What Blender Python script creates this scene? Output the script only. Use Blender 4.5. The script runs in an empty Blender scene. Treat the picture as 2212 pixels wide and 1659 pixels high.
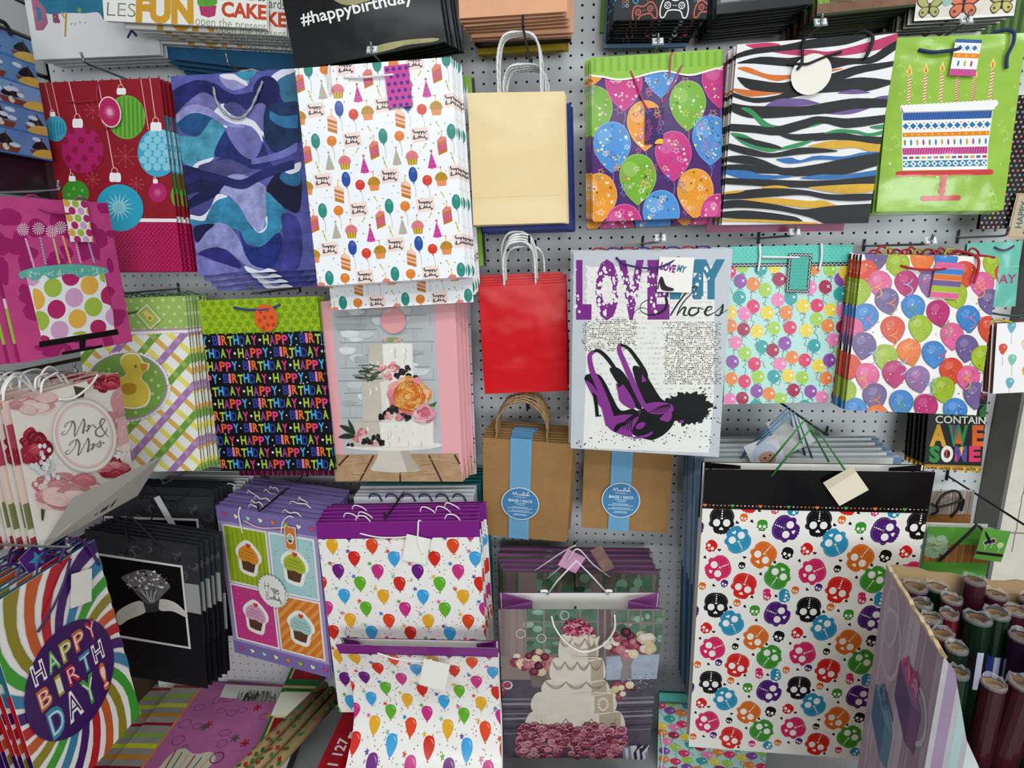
import bpy, bmesh, math, random
import numpy as np
from mathutils import Vector, Matrix, Euler

# ------------------------------------------------------------------ camera, world, lights, exposure
SC = bpy.context.scene
COL = SC.collection
cam_data = bpy.data.cameras.new('camera')
cam_data.sensor_fit = 'HORIZONTAL'
cam_data.sensor_width = 36.0
cam_data.lens = 19.81
cam_data.clip_start = 0.02
cam = bpy.data.objects.new('camera', cam_data)
cam.matrix_world = Matrix(((0.99477, -0.00702, 0.10185, -0.02245),
                           (0.10090, 0.21971, -0.97033, -1.43425),
                           (-0.01557, 0.97554, 0.21927, 1.45668),
                           (0, 0, 0, 1)))
COL.objects.link(cam)
SC.camera = cam

world = bpy.data.worlds.new('store_interior')
SC.world = world
world.use_nodes = True
wn = world.node_tree.nodes['Background']
wn.inputs['Color'].default_value = (1.0, 0.965, 0.92, 1)
wn.inputs['Strength'].default_value = 0.22


def area_light(name, loc, size, size_y, power, color, target):
    d = bpy.data.lights.new(name, 'AREA')
    d.shape = 'RECTANGLE'
    d.size, d.size_y = size, size_y
    d.energy = power
    d.color = color
    o = bpy.data.objects.new(name, d)
    o.location = loc
    o.rotation_euler = (Vector(target) - Vector(loc)).to_track_quat('-Z', 'Y').to_euler()
    COL.objects.link(o)
    return o


# rows of fluorescent ceiling tubes over the aisle, and the shop window far behind on one side
area_light('ceiling_tube_light', (0.45, -1.75, 2.95), 2.4, 0.16, 30, (0.94, 0.98, 1.0), (0.45, -1.7, 0.0))
area_light('ceiling_tube_light', (-0.2, -3.0, 2.95), 2.4, 0.16, 34, (0.94, 0.98, 1.0), (-0.2, -2.5, 0.0))
area_light('ceiling_tube_light', (2.6, -1.9, 2.95), 2.4, 0.16, 24, (0.97, 0.99, 1.0), (2.6, -1.9, 0.0))
area_light('shop_window_light', (1.5, -4.6, 1.45), 3.4, 1.5, 105, (0.90, 0.96, 1.0), (0.0, 0.0, 1.2))
SC.cycles.max_bounces = 5
SC.cycles.diffuse_bounces = 3
SC.cycles.glossy_bounces = 2
SC.cycles.transmission_bounces = 3
SC.cycles.transparent_max_bounces = 8
SC.view_settings.view_transform = 'Standard'
SC.view_settings.look = 'None'
SC.view_settings.exposure = -0.18
SC.view_settings.gamma = 1.0
SC.view_settings.use_curve_mapping = False

RND = random.Random(7)


# ------------------------------------------------------------------ colours and materials
def lin(c):
    """'#rrggbb' -> linear rgb"""
    c = c.lstrip('#')
    out = []
    for i in (0, 2, 4):
        v = int(c[i:i + 2], 16) / 255.0
        out.append(v / 12.92 if v <= 0.04045 else ((v + 0.055) / 1.055) ** 2.4)
    return tuple(out)


_MATS = {}


def mat(name, color='#808080', rough=0.5, metal=0.0, bump=0.0, bscale=60.0, var=0.0, vscale=8.0,
        trans=0.0, coat=0.0, bump2=0.0, b2scale=5.0, spec=0.5, alpha=1.0):
    """plain procedural material: colour with noise variation and bump"""
    if name in _MATS:
        return _MATS[name]
    m = bpy.data.materials.new(name)
    m.use_nodes = True
    nt = m.node_tree
    b = nt.nodes['Principled BSDF']
    b.inputs['Roughness'].default_value = rough
    b.inputs['Metallic'].default_value = metal
    b.inputs['Specular IOR Level'].default_value = spec
    if trans:
        b.inputs['Transmission Weight'].default_value = trans
    if coat:
        b.inputs['Coat Weight'].default_value = coat
        b.inputs['Coat Roughness'].default_value = 0.1
    if alpha < 1:
        b.inputs['Alpha'].default_value = alpha
    L = nt.links
    tc = nt.nodes.new('ShaderNodeTexCoord')
    if var:
        n = nt.nodes.new('ShaderNodeTexNoise')
        n.inputs['Scale'].default_value = vscale
        n.inputs['Detail'].default_value = 4
        L.new(tc.outputs['Object'], n.inputs['Vector'])
        r = nt.nodes.new('ShaderNodeMapRange')
        r.inputs['To Min'].default_value = 1 - var
        r.inputs['To Max'].default_value = 1 + var
        L.new(n.outputs['Fac'], r.inputs['Value'])
        mx = nt.nodes.new('ShaderNodeVectorMath')
        mx.operation = 'SCALE'
        mx.inputs[0].default_value = lin(color)
        L.new(r.outputs['Result'], mx.inputs['Scale'])
        L.new(mx.outputs['Vector'], b.inputs['Base Color'])
    else:
        b.inputs['Base Color'].default_value = (*lin(color), 1)
    add_bump(nt, tc, b, bump, bscale, bump2, b2scale)
    _MATS[name] = m
    return m


def add_bump(nt, tc, b, bump, bscale, bump2, b2scale):
    L = nt.links
    prev = None
    for k, (s, sc) in enumerate(((bump2, b2scale), (bump, bscale))):
        if not s:
            continue
        n = nt.nodes.new('ShaderNodeTexNoise')
        n.inputs['Scale'].default_value = sc
        n.inputs['Detail'].default_value = 2 if k == 0 else 4
        L.new(tc.outputs['Object'], n.inputs['Vector'])
        u = nt.nodes.new('ShaderNodeBump')
        u.inputs['Strength'].default_value = s
        u.inputs['Distance'].default_value = 0.02 if k == 0 else 0.002
        L.new(n.outputs['Fac'], u.inputs['Height'])
        if prev:
            L.new(prev.outputs['Normal'], u.inputs['Normal'])
        prev = u
    if prev:
        L.new(prev.outputs['Normal'], b.inputs['Normal'])


def print_mat(kind):
    """printed paper: colour from the mesh's colour attribute; its alpha says how blotchy the ink is"""
    name = 'printed_paper_' + kind
    if name in _MATS:
        return _MATS[name]
    rough, coat, b2, b2s = {'matte': (0.55, 0.0, 0.10, 7.0), 'satin': (0.40, 0.04, 0.14, 7.0),
                            'gloss': (0.24, 0.08, 0.20, 8.0), 'kraft': (0.8, 0.0, 0.15, 9.0),
                            'foil': (0.14, 0.35, 0.45, 9.0), 'crinkle': (0.26, 0.12, 0.5, 8.0)}[kind]
    m = bpy.data.materials.new(name)
    m.use_nodes = True
    nt = m.node_tree
    L = nt.links
    b = nt.nodes['Principled BSDF']
    b.inputs['Roughness'].default_value = rough
    b.inputs['Specular IOR Level'].default_value = {'gloss': 0.25, 'foil': 0.5}.get(kind, 0.18)
    if coat:
        b.inputs['Coat Weight'].default_value = coat
        b.inputs['Coat Roughness'].default_value = 0.12
    at = nt.nodes.new('ShaderNodeAttribute')
    at.attribute_name = 'Col'
    tc = nt.nodes.new('ShaderNodeTexCoord')
    n = nt.nodes.new('ShaderNodeTexNoise')
    n.inputs['Scale'].default_value = 26
    n.inputs['Detail'].default_value = 6
    n.inputs['Roughness'].default_value = 0.62
    L.new(tc.outputs['Object'], n.inputs['Vector'])
    r = nt.nodes.new('ShaderNodeMapRange')
    r.inputs['From Min'].default_value = 0.25
    r.inputs['From Max'].default_value = 0.75
    r.inputs['To Min'].default_value = -1.0
    r.inputs['To Max'].default_value = 1.0
    L.new(n.outputs['Fac'], r.inputs['Value'])
    ma = nt.nodes.new('ShaderNodeMath')
    ma.operation = 'MULTIPLY_ADD'
    L.new(r.outputs['Result'], ma.inputs[0])
    L.new(at.outputs['Alpha'], ma.inputs[1])
    ma.inputs[2].default_value = 1.0
    sc = nt.nodes.new('ShaderNodeVectorMath')
    sc.operation = 'SCALE'
    L.new(at.outputs['Color'], sc.inputs[0])
    L.new(ma.outputs['Value'], sc.inputs['Scale'])
    L.new(sc.outputs['Vector'], b.inputs['Base Color'])
    add_bump(nt, tc, b, 0.05 if kind != 'kraft' else 0.2, 180, b2, b2s)
    _MATS[name] = m
    return m


# ------------------------------------------------------------------ object helpers
def obj(name, mesh, parent=None, material=None, loc=None, rot=None):
    o = bpy.data.objects.new(name, mesh)
    COL.objects.link(o)
    if parent:
        o.parent = parent
    if material and mesh is not None and not mesh.materials:
        mesh.materials.append(material)
    if loc is not None:
        o.location = loc
    if rot is not None:
        o.rotation_euler = rot
    return o


def tagit(o, label=None, cat=None, group=None, kind=None):
    if label:
        o['label'] = label
    if cat:
        o['category'] = cat
    if group:
        o['group'] = group
    if kind:
        o['kind'] = kind
    return o


def empty(name, loc=(0, 0, 0), rot=(0, 0, 0)):
    o = bpy.data.objects.new(name, None)
    o.empty_display_size = 0.02
    o.location = loc
    o.rotation_euler = rot
    COL.objects.link(o)
    return o


def mesh_from(name, verts, faces, cols=None, smooth=False):
    me = bpy.data.meshes.new(name)
    me.from_pydata([tuple(v) for v in verts], [], faces)
    if cols is not None:
        a = me.color_attributes.new('Col', 'FLOAT_COLOR', 'CORNER')
        data = []
        for p, c in zip(me.polygons, cols):
            if isinstance(c, str):
                c = (*lin(c), 0.0)
            data += list(c) * p.loop_total
        a.data.foreach_set('color', data)
    if smooth:
        me.polygons.foreach_set('use_smooth', [True] * len(me.polygons))
    me.update()
    return me


def box_faces(x0, x1, y0, y1, z0, z1, base=0):
    v = [(x0, y0, z0), (x1, y0, z0), (x1, y1, z0), (x0, y1, z0), (x0, y0, z1), (x1, y0, z1), (x1, y1, z1), (x0, y1, z1)]
    f = [(0, 3, 2, 1), (4, 5, 6, 7), (0, 1, 5, 4), (1, 2, 6, 5), (2, 3, 7, 6), (3, 0, 4, 7)]
    return v, [tuple(i + base for i in q) for q in f]


def boxes_mesh(name, boxes):
    V, F = [], []
    for b in boxes:
        v, f = box_faces(*b, base=len(V))
        V += v
        F += f
    return mesh_from(name, V, F)


def catmull(pts, n=8, closed=False):
    P = [Vector(p) for p in pts]
    if len(P) < 3 and not closed:
        return P
    out = []
    N = len(P)
    rng = range(N) if closed else range(N - 1)
    for i in rng:
        if closed:
            a, b, c, d = P[(i - 1) % N], P[i], P[(i + 1) % N], P[(i + 2) % N]
        else:
            a, b, c, d = P[max(i - 1, 0)], P[i], P[i + 1], P[min(i + 2, N - 1)]
        for k in range(n):
            t = k / n
            out.append(0.5 * ((2 * b) + (c - a) * t + (2 * a - 5 * b + 4 * c - d) * t * t + (3 * b - a - 3 * c + d) * t ** 3))
    if not closed:
        out.append(P[-1])
    return out


def tube_mesh(name, pts, r, n=7, smooth_pts=6, cap=True, twist=0.0):
    """tube through 3D points; r a number or a list per control point"""
    P = catmull(pts, smooth_pts) if smooth_pts else [Vector(p) for p in pts]
    M = len(P)
    V, F = [], []
    up = None
    for i, p in enumerate(P):
        t = (P[min(i + 1, M - 1)] - P[max(i - 1, 0)])
        if t.length < 1e-9:
            t = Vector((0, 0, 1))
        t.normalize()
        if up is None:
            up = Vector((0, 0, 1)) if abs(t.z) < 0.9 else Vector((1, 0, 0))
        s = t.cross(up)
        if s.length < 1e-6:
            s = t.cross(Vector((1, 0.3, 0.2)))
        s.normalize()
        up = s.cross(t).normalized()
        rr = r if not isinstance(r, (list, tuple)) else r[min(int(i / max(M - 1, 1) * (len(r) - 1) + 0.5), len(r) - 1)]
        for k in range(n):
            a = 2 * math.pi * k / n + twist * i
            q = rr * (1 + (0.25 * math.cos(2 * a - 2.2 * twist * i * 4) if twist else 0))
            V.append(p + (s * math.cos(a) + up * math.sin(a)) * q)
    for i in range(M - 1):
        for k in range(n):
            F.append((i * n + k, i * n + (k + 1) % n, (i + 1) * n + (k + 1) % n, (i + 1) * n + k))
    if cap:
        F.append(tuple(range(n - 1, -1, -1)))
        F.append(tuple((M - 1) * n + k for k in range(n)))
    return mesh_from(name, V, F, smooth=True)


def copy_tree(o, parent=None, skip=()):
    c = o.copy()
    COL.objects.link(c)
    c.parent = parent
    for ch in list(o.children):
        if ch.name.split('.')[0] in skip:
            continue
        copy_tree(ch, c, skip)
    return c


# ------------------------------------------------------------------ flat print: polygons drawn on a sheet 100 units wide
_TXT = {}


def text_tris(s, bold, shear):
    key = (s, bold, shear)
    if key not in _TXT:
        cu = bpy.data.curves.new('lettering', 'FONT')
        cu.body = s
        cu.size = 1.0
        cu.offset = bold
        cu.shear = shear
        cu.resolution_u = 3
        o = bpy.data.objects.new('lettering', cu)
        COL.objects.link(o)
        me = bpy.data.meshes.new_from_object(o)
        pts = [(v.co.x, -v.co.y) for v in me.vertices]
        fs = [tuple(p.vertices) for p in me.polygons]
        bpy.data.objects.remove(o)
        bpy.data.curves.remove(cu)
        bpy.data.meshes.remove(me)
        x = [p[0] for p in pts] or [0]
        y = [p[1] for p in pts] or [0]
        _TXT[key] = (pts, fs, (min(x), max(x), min(y), max(y)))
    return _TXT[key]


def homography(src, dst):
    A, b = [], []
    for (x, y), (u, v) in zip(src, dst):
        A.append([x, y, 1, 0, 0, 0, -u * x, -u * y]); b.append(u)
        A.append([0, 0, 0, x, y, 1, -v * x, -v * y]); b.append(v)
    return list(np.linalg.solve(np.array(A, float), np.array(b, float))) + [1.0]


class Art:
    """a printed sheet: w x h metres, drawn in units of w/100 from the top left corner, y downwards"""
    K = 2212 / 640.0

    def __init__(s, w, h, bg='#ffffff', m=0.0, corners=None):
        s.w, s.h = w, h
        s.W, s.H = 100.0, 100.0 * h / w
        s.shapes = []           # (list of polygons, colour, layer)
        s.bb = np.zeros((6000, 4))
        s.ly = np.zeros(6000, int)
        s.n = 0
        s.hm = None
        s.org = (0, 0, 1.0)
        if corners:             # sketch coordinates of the sheet's corners, from top left clockwise
            s.hm = homography(corners, [(0, 0), (s.W, 0), (s.W, s.H), (0, s.H)])
        s.use_sk = False
        s.bg = (bg, m)

    def sk(s, ox=None, oy=0, k=None):
        """draw in sketch coordinates from here on (None: in sheet units)"""
        s.use_sk = ox is not None
        if s.use_sk:
            s.org = (ox, oy, k or Art.K)
        return s

    def map(s, x, y):
        if not s.use_sk:
            return x, y
        x, y = s.org[0] + x / s.org[2], s.org[1] + y / s.org[2]
        a = s.hm
        d = a[6] * x + a[7] * y + 1
        return (a[0] * x + a[1] * y + a[2]) / d, (a[3] * x + a[4] * y + a[5]) / d

    def unit(s, x=None, y=None):
        """sheet units per sketch unit near a point"""
        if not s.use_sk:
            return 1.0
        a, b = s.map(x, y), s.map(x + 10, y)
        return math.hypot(a[0] - b[0], a[1] - b[1]) / 10

    def _clip(s, P):
        for ax, lim, sg in ((0, 0.0, 1), (0, s.W, -1), (1, 0.0, 1), (1, s.H, -1)):
            if all((p[ax] - lim) * sg >= 0 for p in P):
                continue
            out = []
            for i in range(len(P)):
                a, b = P[i - 1], P[i]
                da, db = (a[ax] - lim) * sg, (b[ax] - lim) * sg
                if (da >= 0) != (db >= 0):
                    t = da / (da - db)
                    out.append((a[0] + (b[0] - a[0]) * t, a[1] + (b[1] - a[1]) * t))
                if db >= 0:
                    out.append(b)
            P = out
            if len(P) < 3:
                return []
        return P

    def put(s, polys, col, m=0.0, raw=False):
        """a shape of one colour made of polygons"""
        Q = []
        for P in polys:
            P = list(P) if raw else [s.map(*p) for p in P]
            P = s._clip(P)
            if len(P) >= 3:
                Q.append(P)
        if not Q:
            return
        xs = [p[0] for P in Q for p in P]
        ys = [p[1] for P in Q for p in P]
        b = (min(xs), max(xs), min(ys), max(ys))
        n = s.n
        B = s.bb[:n]
        hit = (B[:, 0] < b[1]) & (B[:, 1] > b[0]) & (B[:, 2] < b[3]) & (B[:, 3] > b[2])
        ly = 1 + (int(s.ly[:n][hit].max()) if hit.any() else 0)
        if n < 6000:
            s.bb[n] = b
            s.ly[n] = ly
            s.n += 1
        s.shapes.append((Q, (*lin(col), m), ly))

    def poly(s, pts, col, m=0.0):
        s.put([pts], col, m)

    def blob(s, pts, col, m=0.0, n=5):
        s.put([[(p.x, p.y) for p in catmull([(a, b, 0) for a, b in pts], n, True)]], col, m)

    def rect(s, x0, y0, x1, y1, col, m=0.0):
        s.put([[(x0, y0), (x1, y0), (x1, y1), (x0, y1)]], col, m)

    def ell(s, cx, cy, rx, ry, col, rot=0.0, n=18, m=0.0, a0=0.0, a1=360.0):
        c, sn = math.cos(math.radians(rot)), math.sin(math.radians(rot))
        full = a1 - a0 >= 360
        P = []
        for k in range(n if full else n + 1):
            a = math.radians(a0 + (a1 - a0) * k / n)
            x, y = rx * math.cos(a), ry * math.sin(a)
            P.append((cx + x * c - y * sn, cy + x * sn + y * c))
        s.put([P], col, m)

    def line(s, pts, wd, col, closed=False, smooth=0, m=0.0, taper=False):
        """stroke; wd a width or one width per point"""
        n0 = len(pts)
        if smooth:
            q = catmull([(a, b, 0) for a, b in pts], smooth, closed)
            pts = [(p.x, p.y) for p in q]
        N = len(pts)
        if N < 2:
            return
        Lp, Rp = [], []
        for i in range(N):
            if closed:
                a, b = pts[i - 1], pts[(i + 1) % N]
            else:
                a, b = pts[max(i - 1, 0)], pts[min(i + 1, N - 1)]
            dx, dy = b[0] - a[0], b[1] - a[1]
            l = math.hypot(dx, dy) or 1.0
            f = i / max(N - 1, 1)
            if isinstance(wd, (list, tuple)):
                q = f * (len(wd) - 1)
                j = min(int(q), len(wd) - 2)
                w = (wd[j] + (wd[j + 1] - wd[j]) * (q - j)) / 2
            else:
                w = wd / 2 * (math.sin(math.pi * min(max(f, 0.04), 0.96)) ** 0.6 if taper else 1)
            Lp.append((pts[i][0] - dy / l * w, pts[i][1] + dx / l * w))
            Rp.append((pts[i][0] + dy / l * w, pts[i][1] - dx / l * w))
        polys = [[Lp[i], Lp[(i + 1) % N], Rp[(i + 1) % N], Rp[i]] for i in range(N if closed else N - 1)]
        s.put(polys, col, m)

    def star(s, cx, cy, r, col, rot=0.0, n=5, inner=0.42, m=0.0):
        P = []
        for k in range(2 * n):
            a = math.radians(rot - 90 + 180.0 * k / n)
            q = r if k % 2 == 0 else r * inner
            P.append((cx + q * math.cos(a), cy + q * math.sin(a)))
        s.put([P], col, m)

    def star_line(s, cx, cy, r, wd, col, rot=0.0, inner=0.45):
        P = []
        for k in range(10):
            a = math.radians(rot - 90 + 36.0 * k)
            q = r if k % 2 == 0 else r * inner
            P.append((cx + q * math.cos(a), cy + q * math.sin(a)))
        s.line(P, wd, col, closed=True)

    def ring(s, cx, cy, rx, ry, wd, col, rot=0.0, n=24, a0=0.0, a1=360.0):
        c, sn = math.cos(math.radians(rot)), math.sin(math.radians(rot))
        full = a1 - a0 >= 360
        P = []
        for k in range(n if full else n + 1):
            a = math.radians(a0 + (a1 - a0) * k / n)
            x, y = rx * math.cos(a), ry * math.sin(a)
            P.append((cx + x * c - y * sn, cy + x * sn + y * c))
        s.line(P, wd, col, closed=full)

    def heart(s, cx, cy, r, col, rot=0.0):
        P = []
        c, sn = math.cos(math.radians(rot)), math.sin(math.radians(rot))
        for k in range(16):
            t = 2 * math.pi * k / 16
            x = 16 * math.sin(t) ** 3 / 16.0
            y = -(13 * math.cos(t) - 5 * math.cos(2 * t) - 2 * math.cos(3 * t) - math.cos(4 * t)) / 16.0
            P.append((cx + r * (x * c - y * sn), cy + r * (x * sn + y * c)))
        s.put([P], col)

    def text(s, t, x, y, size, col, rot=0.0, bold=0.0, shear=0.0, sx=1.0, align='l', width=None, m=0.0):
        """baseline starts at x, y; width: stretch to that width; size: height of the type body"""
        pts, fs, b = text_tris(t, bold, shear)
        if not fs:
            return
        if width:
            sx = width / ((b[1] - b[0]) * size)
        off = {'l': 0, 'c': -(b[0] + b[1]) / 2, 'r': -b[1]}[align]
        c, sn = math.cos(math.radians(rot)), math.sin(math.radians(rot))
        Q = []
        for p in pts:
            u, v = (p[0] + off) * size * sx, p[1] * size
            Q.append((x + u * c - v * sn, y + u * sn + v * c))
        s.put([[Q[i] for i in f] for f in fs], col, m)

    # -------------------------------------------------- mesh of the sheet
    def mesh(s, name, bend=None, eps=0.0001, nx=0, nz=0, outline=None):
        """sheet in the local xz plane (x centred, z from 0 up), facing -y; bend(x, z) pushes it along y"""
        u = s.w / 100.0
        bm = bmesh.new()
        cl = bm.loops.layers.float_color.new('Col')
        bgp = outline or [(0, 0), (s.W, 0), (s.W, s.H), (0, s.H)]
        sheets = [([bgp], (*lin(s.bg[0]), s.bg[1]), 0)] + s.shapes
        for Q, col, ly in sheets:
            y = -ly * eps
            for P in Q:
                ar = sum(P[i - 1][0] * P[i][1] - P[i][0] * P[i - 1][1] for i in range(len(P)))
                if abs(ar) < 1e-4:
                    continue
                if ar > 0:
                    P = P[::-1]
                vs = [bm.verts.new((p[0] * u - s.w / 2, y, s.h - p[1] * u)) for p in P]
                try:
                    f = bm.faces.new(vs)
                except ValueError:
                    continue
                for l in f.loops:
                    l[cl] = col
                f.smooth = bend is not None
        if bend is not None:
            for i in range(1, nx):
                bmesh.ops.bisect_plane(bm, geom=bm.verts[:] + bm.edges[:] + bm.faces[:], plane_co=(-s.w / 2 + s.w * i / nx, 0, 0), plane_no=(1, 0, 0), dist=1e-7)
            for i in range(1, nz):
                bmesh.ops.bisect_plane(bm, geom=bm.verts[:] + bm.edges[:] + bm.faces[:], plane_co=(0, 0, s.h * i / nz), plane_no=(0, 0, 1), dist=1e-7)
            for v in bm.verts:
                d = bend(v.co.x, v.co.z)
                if isinstance(d, tuple):
                    v.co.x += d[0]
                    v.co.z += d[2]
                    d = d[1]
                v.co.y += d
        me = bpy.data.meshes.new(name)
        bm.to_mesh(me)
        bm.free()
        return me


def crumple(w, h, seed, amp=0.0015, fold=0.0, nx=10, nz=14):
    """gentle unevenness of a paper panel; edges stay put; a fold line near the bottom"""
    r = random.Random(seed)
    a = [(r.uniform(0.2, 0.8), r.uniform(0.2, 0.8), r.uniform(0, 6.3)) for _ in range(3)]
    f0, f1 = round(nz * .2) / nz, 2.0 / nz

    def f(x, z):
        u, v = x / w + 0.5, z / h
        u, v = min(max(u, 0), 1), min(max(v, 0), 1)
        d = sum(math.sin(6.283 * (p * u + q * v) + c) for p, q, c in a) / 3
        y = amp * math.sin(math.pi * u) * math.sin(math.pi * v) * (d - 0.4)
        if fold:
            y -= fold * max(0.0, 1 - abs(v - f0) / f1) * min(1.0, min(u, 1 - u) * nx)
        return y
    return f


# ------------------------------------------------------------------ bags
FALL = {}
ORD = ['front', 'second', 'third', 'fourth', 'fifth', 'sixth', 'seventh', 'eighth', 'ninth', 'tenth']


def body_mesh(w, h, t, g, bands):
    """back, two V-folded gussets and the bottom of a flat bag; bands: [(z fraction up to, colour)] from the bottom"""
    V, F, Cc = [], [], []
    lv = [0.0] + [b[0] for b in bands]
    for z in lv:
        V += [(-w / 2, 0.0004, z * h), (-w / 2 + g, t * 0.5, z * h), (-w / 2, t, z * h), (w / 2, t, z * h), (w / 2 - g, t * 0.5, z * h), (w / 2, 0.0004, z * h)]
    for i in range(len(bands)):
        a, b = i * 6, i * 6 + 6
        for k in range(5):
            F.append((a + k, b + k, b + k + 1, a + k + 1))
            Cc.append(bands[i][1])
    F.append((0, 1, 2, 3, 4, 5))
    Cc.append(bands[0][1])
    return mesh_from('bag_body', V, F, Cc)


def bag(name, pose, art, label, t=0.008, g=0.022, finish='gloss', bands=((1.0, '#e8e8e8'),), amp=0.0015, fold=0.0, seed=1, group=None, nx=10, nz=14, cat='gift bag', bend=None):
    loc, rot, w, h = pose
    root = empty(name, loc, rot)
    tagit(root, label, cat, group)
    me = art.mesh('front_panel', bend or crumple(w, h, seed, amp, fold, nx, nz), nx=nx, nz=nz)
    obj('front_panel', me, root, print_mat(finish))
    obj('bag_body', body_mesh(w, h, t, g, bands), root, print_mat(finish))
    root['w'] = w
    root['h'] = h
    return root


def L(root, x, y, out=0.0):
    """sheet units on a bag's front -> its local coordinates"""
    w, h = root['w'], root['h']
    return (x * w / 100 - w / 2, -out, h - y * w / 100)


def cord(root, pts, r=0.0016, color='#f2f2f2', name='handle', twist=0.0, smooth=6):
    """rope handle or string; points (x, y in sheet units, metres out from the front)"""
    P = [L(root, p[0], p[1], p[2] if len(p) > 2 else 0.003) for p in pts]
    me = tube_mesh('handle_cord', P, r, n=6, smooth_pts=smooth, twist=twist)
    return obj(name, me, root, mat('cord_' + color, color, 0.6, bump=0.4, bscale=900))


def tag_plate(root, cx, cy, tw, art, rot=0.0, out=0.006, outline=None, tilt=(0, 0), finish='satin', name='tag', th=0.0006):
    """gift tag: printed card with thickness, centre at cx, cy (sheet units); art gives its size"""
    w, h = art.w, art.h
    o = empty  # noqa
    bmx = art.mesh('tag_card', None, outline=outline)
    # give the card a back and an edge
    u = art.w / 100.0
    P = outline or [(0, 0), (art.W, 0), (art.W, art.H), (0, art.H)]
    bm = bmesh.new()
    bm.from_mesh(bmx)
    cl = bm.loops.layers.float_color['Col']
    fr = [bm.verts.new((p[0] * u - w / 2, 0.0, h - p[1] * u)) for p in P]
    bk = [bm.verts.new((p[0] * u - w / 2, th, h - p[1] * u)) for p in P]
    fs = [bm.faces.new(bk)]
    for i in range(len(P)):
        fs.append(bm.faces.new((fr[i - 1], fr[i], bk[i], bk[i - 1])))
    for f in fs:
        for l in f.loops:
            l[cl] = (0.75, 0.74, 0.70, 0)
    for v in bm.verts:
        v.co.z -= h / 2
    bm.to_mesh(bmx)
    bm.free()
    return obj(name, bmx, root, print_mat(finish), loc=L(root, cx, cy, out), rot=(math.radians(tilt[0]), math.radians(rot), math.radians(tilt[1])))


def circle_outline(art, n=28):
    return [(50 + 50 * math.cos(2 * math.pi * k / n), art.H / 2 * (1 + math.sin(2 * math.pi * k / n))) for k in range(n)]


def stack(root, n, step, label, group, jit=0.003, seed=3, skip=('tag', 'tag_string', 'handle'), rotj=0.006, extra=None):
    """more bags of the same kind hanging behind the front one"""
    r = random.Random(seed)
    root['group'] = group
    out = []
    sl = Vector(step).length
    if sl <= .0145:      # bags pressed together: no gap between neighbours
        for ch in root.children:
            if ch.name.startswith('bag_body'):
                ch.scale = (1, (sl - .0003) / max(v.co.y for v in ch.data.vertices), 1)
    for k in range(1, n):
        c = copy_tree(root, None, skip)
        c.location = Vector(root.location) + Vector(step) * k + Vector((r.uniform(-jit, jit), 0, r.uniform(-jit, jit)))
        if extra:
            c.location += Vector(extra(k))
        e = root.rotation_euler
        c.rotation_euler = (e[0], e[1] + r.uniform(-rotj, rotj), e[2])
        c['label'] = label + ', ' + ORD[min(k, 9)] + ' one'
        c['group'] = group
        out.append(c)
    return out


def spec(base, f):
    """mix a colour towards white (f > 0) or black (f < 0)"""
    c = base.lstrip('#')
    v = [int(c[i:i + 2], 16) for i in (0, 2, 4)]
    v = [int(x + (255 - x) * f) if f > 0 else int(x * (1 + f)) for x in v]
    return '#%02x%02x%02x' % tuple(max(0, min(255, x)) for x in v)


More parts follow.
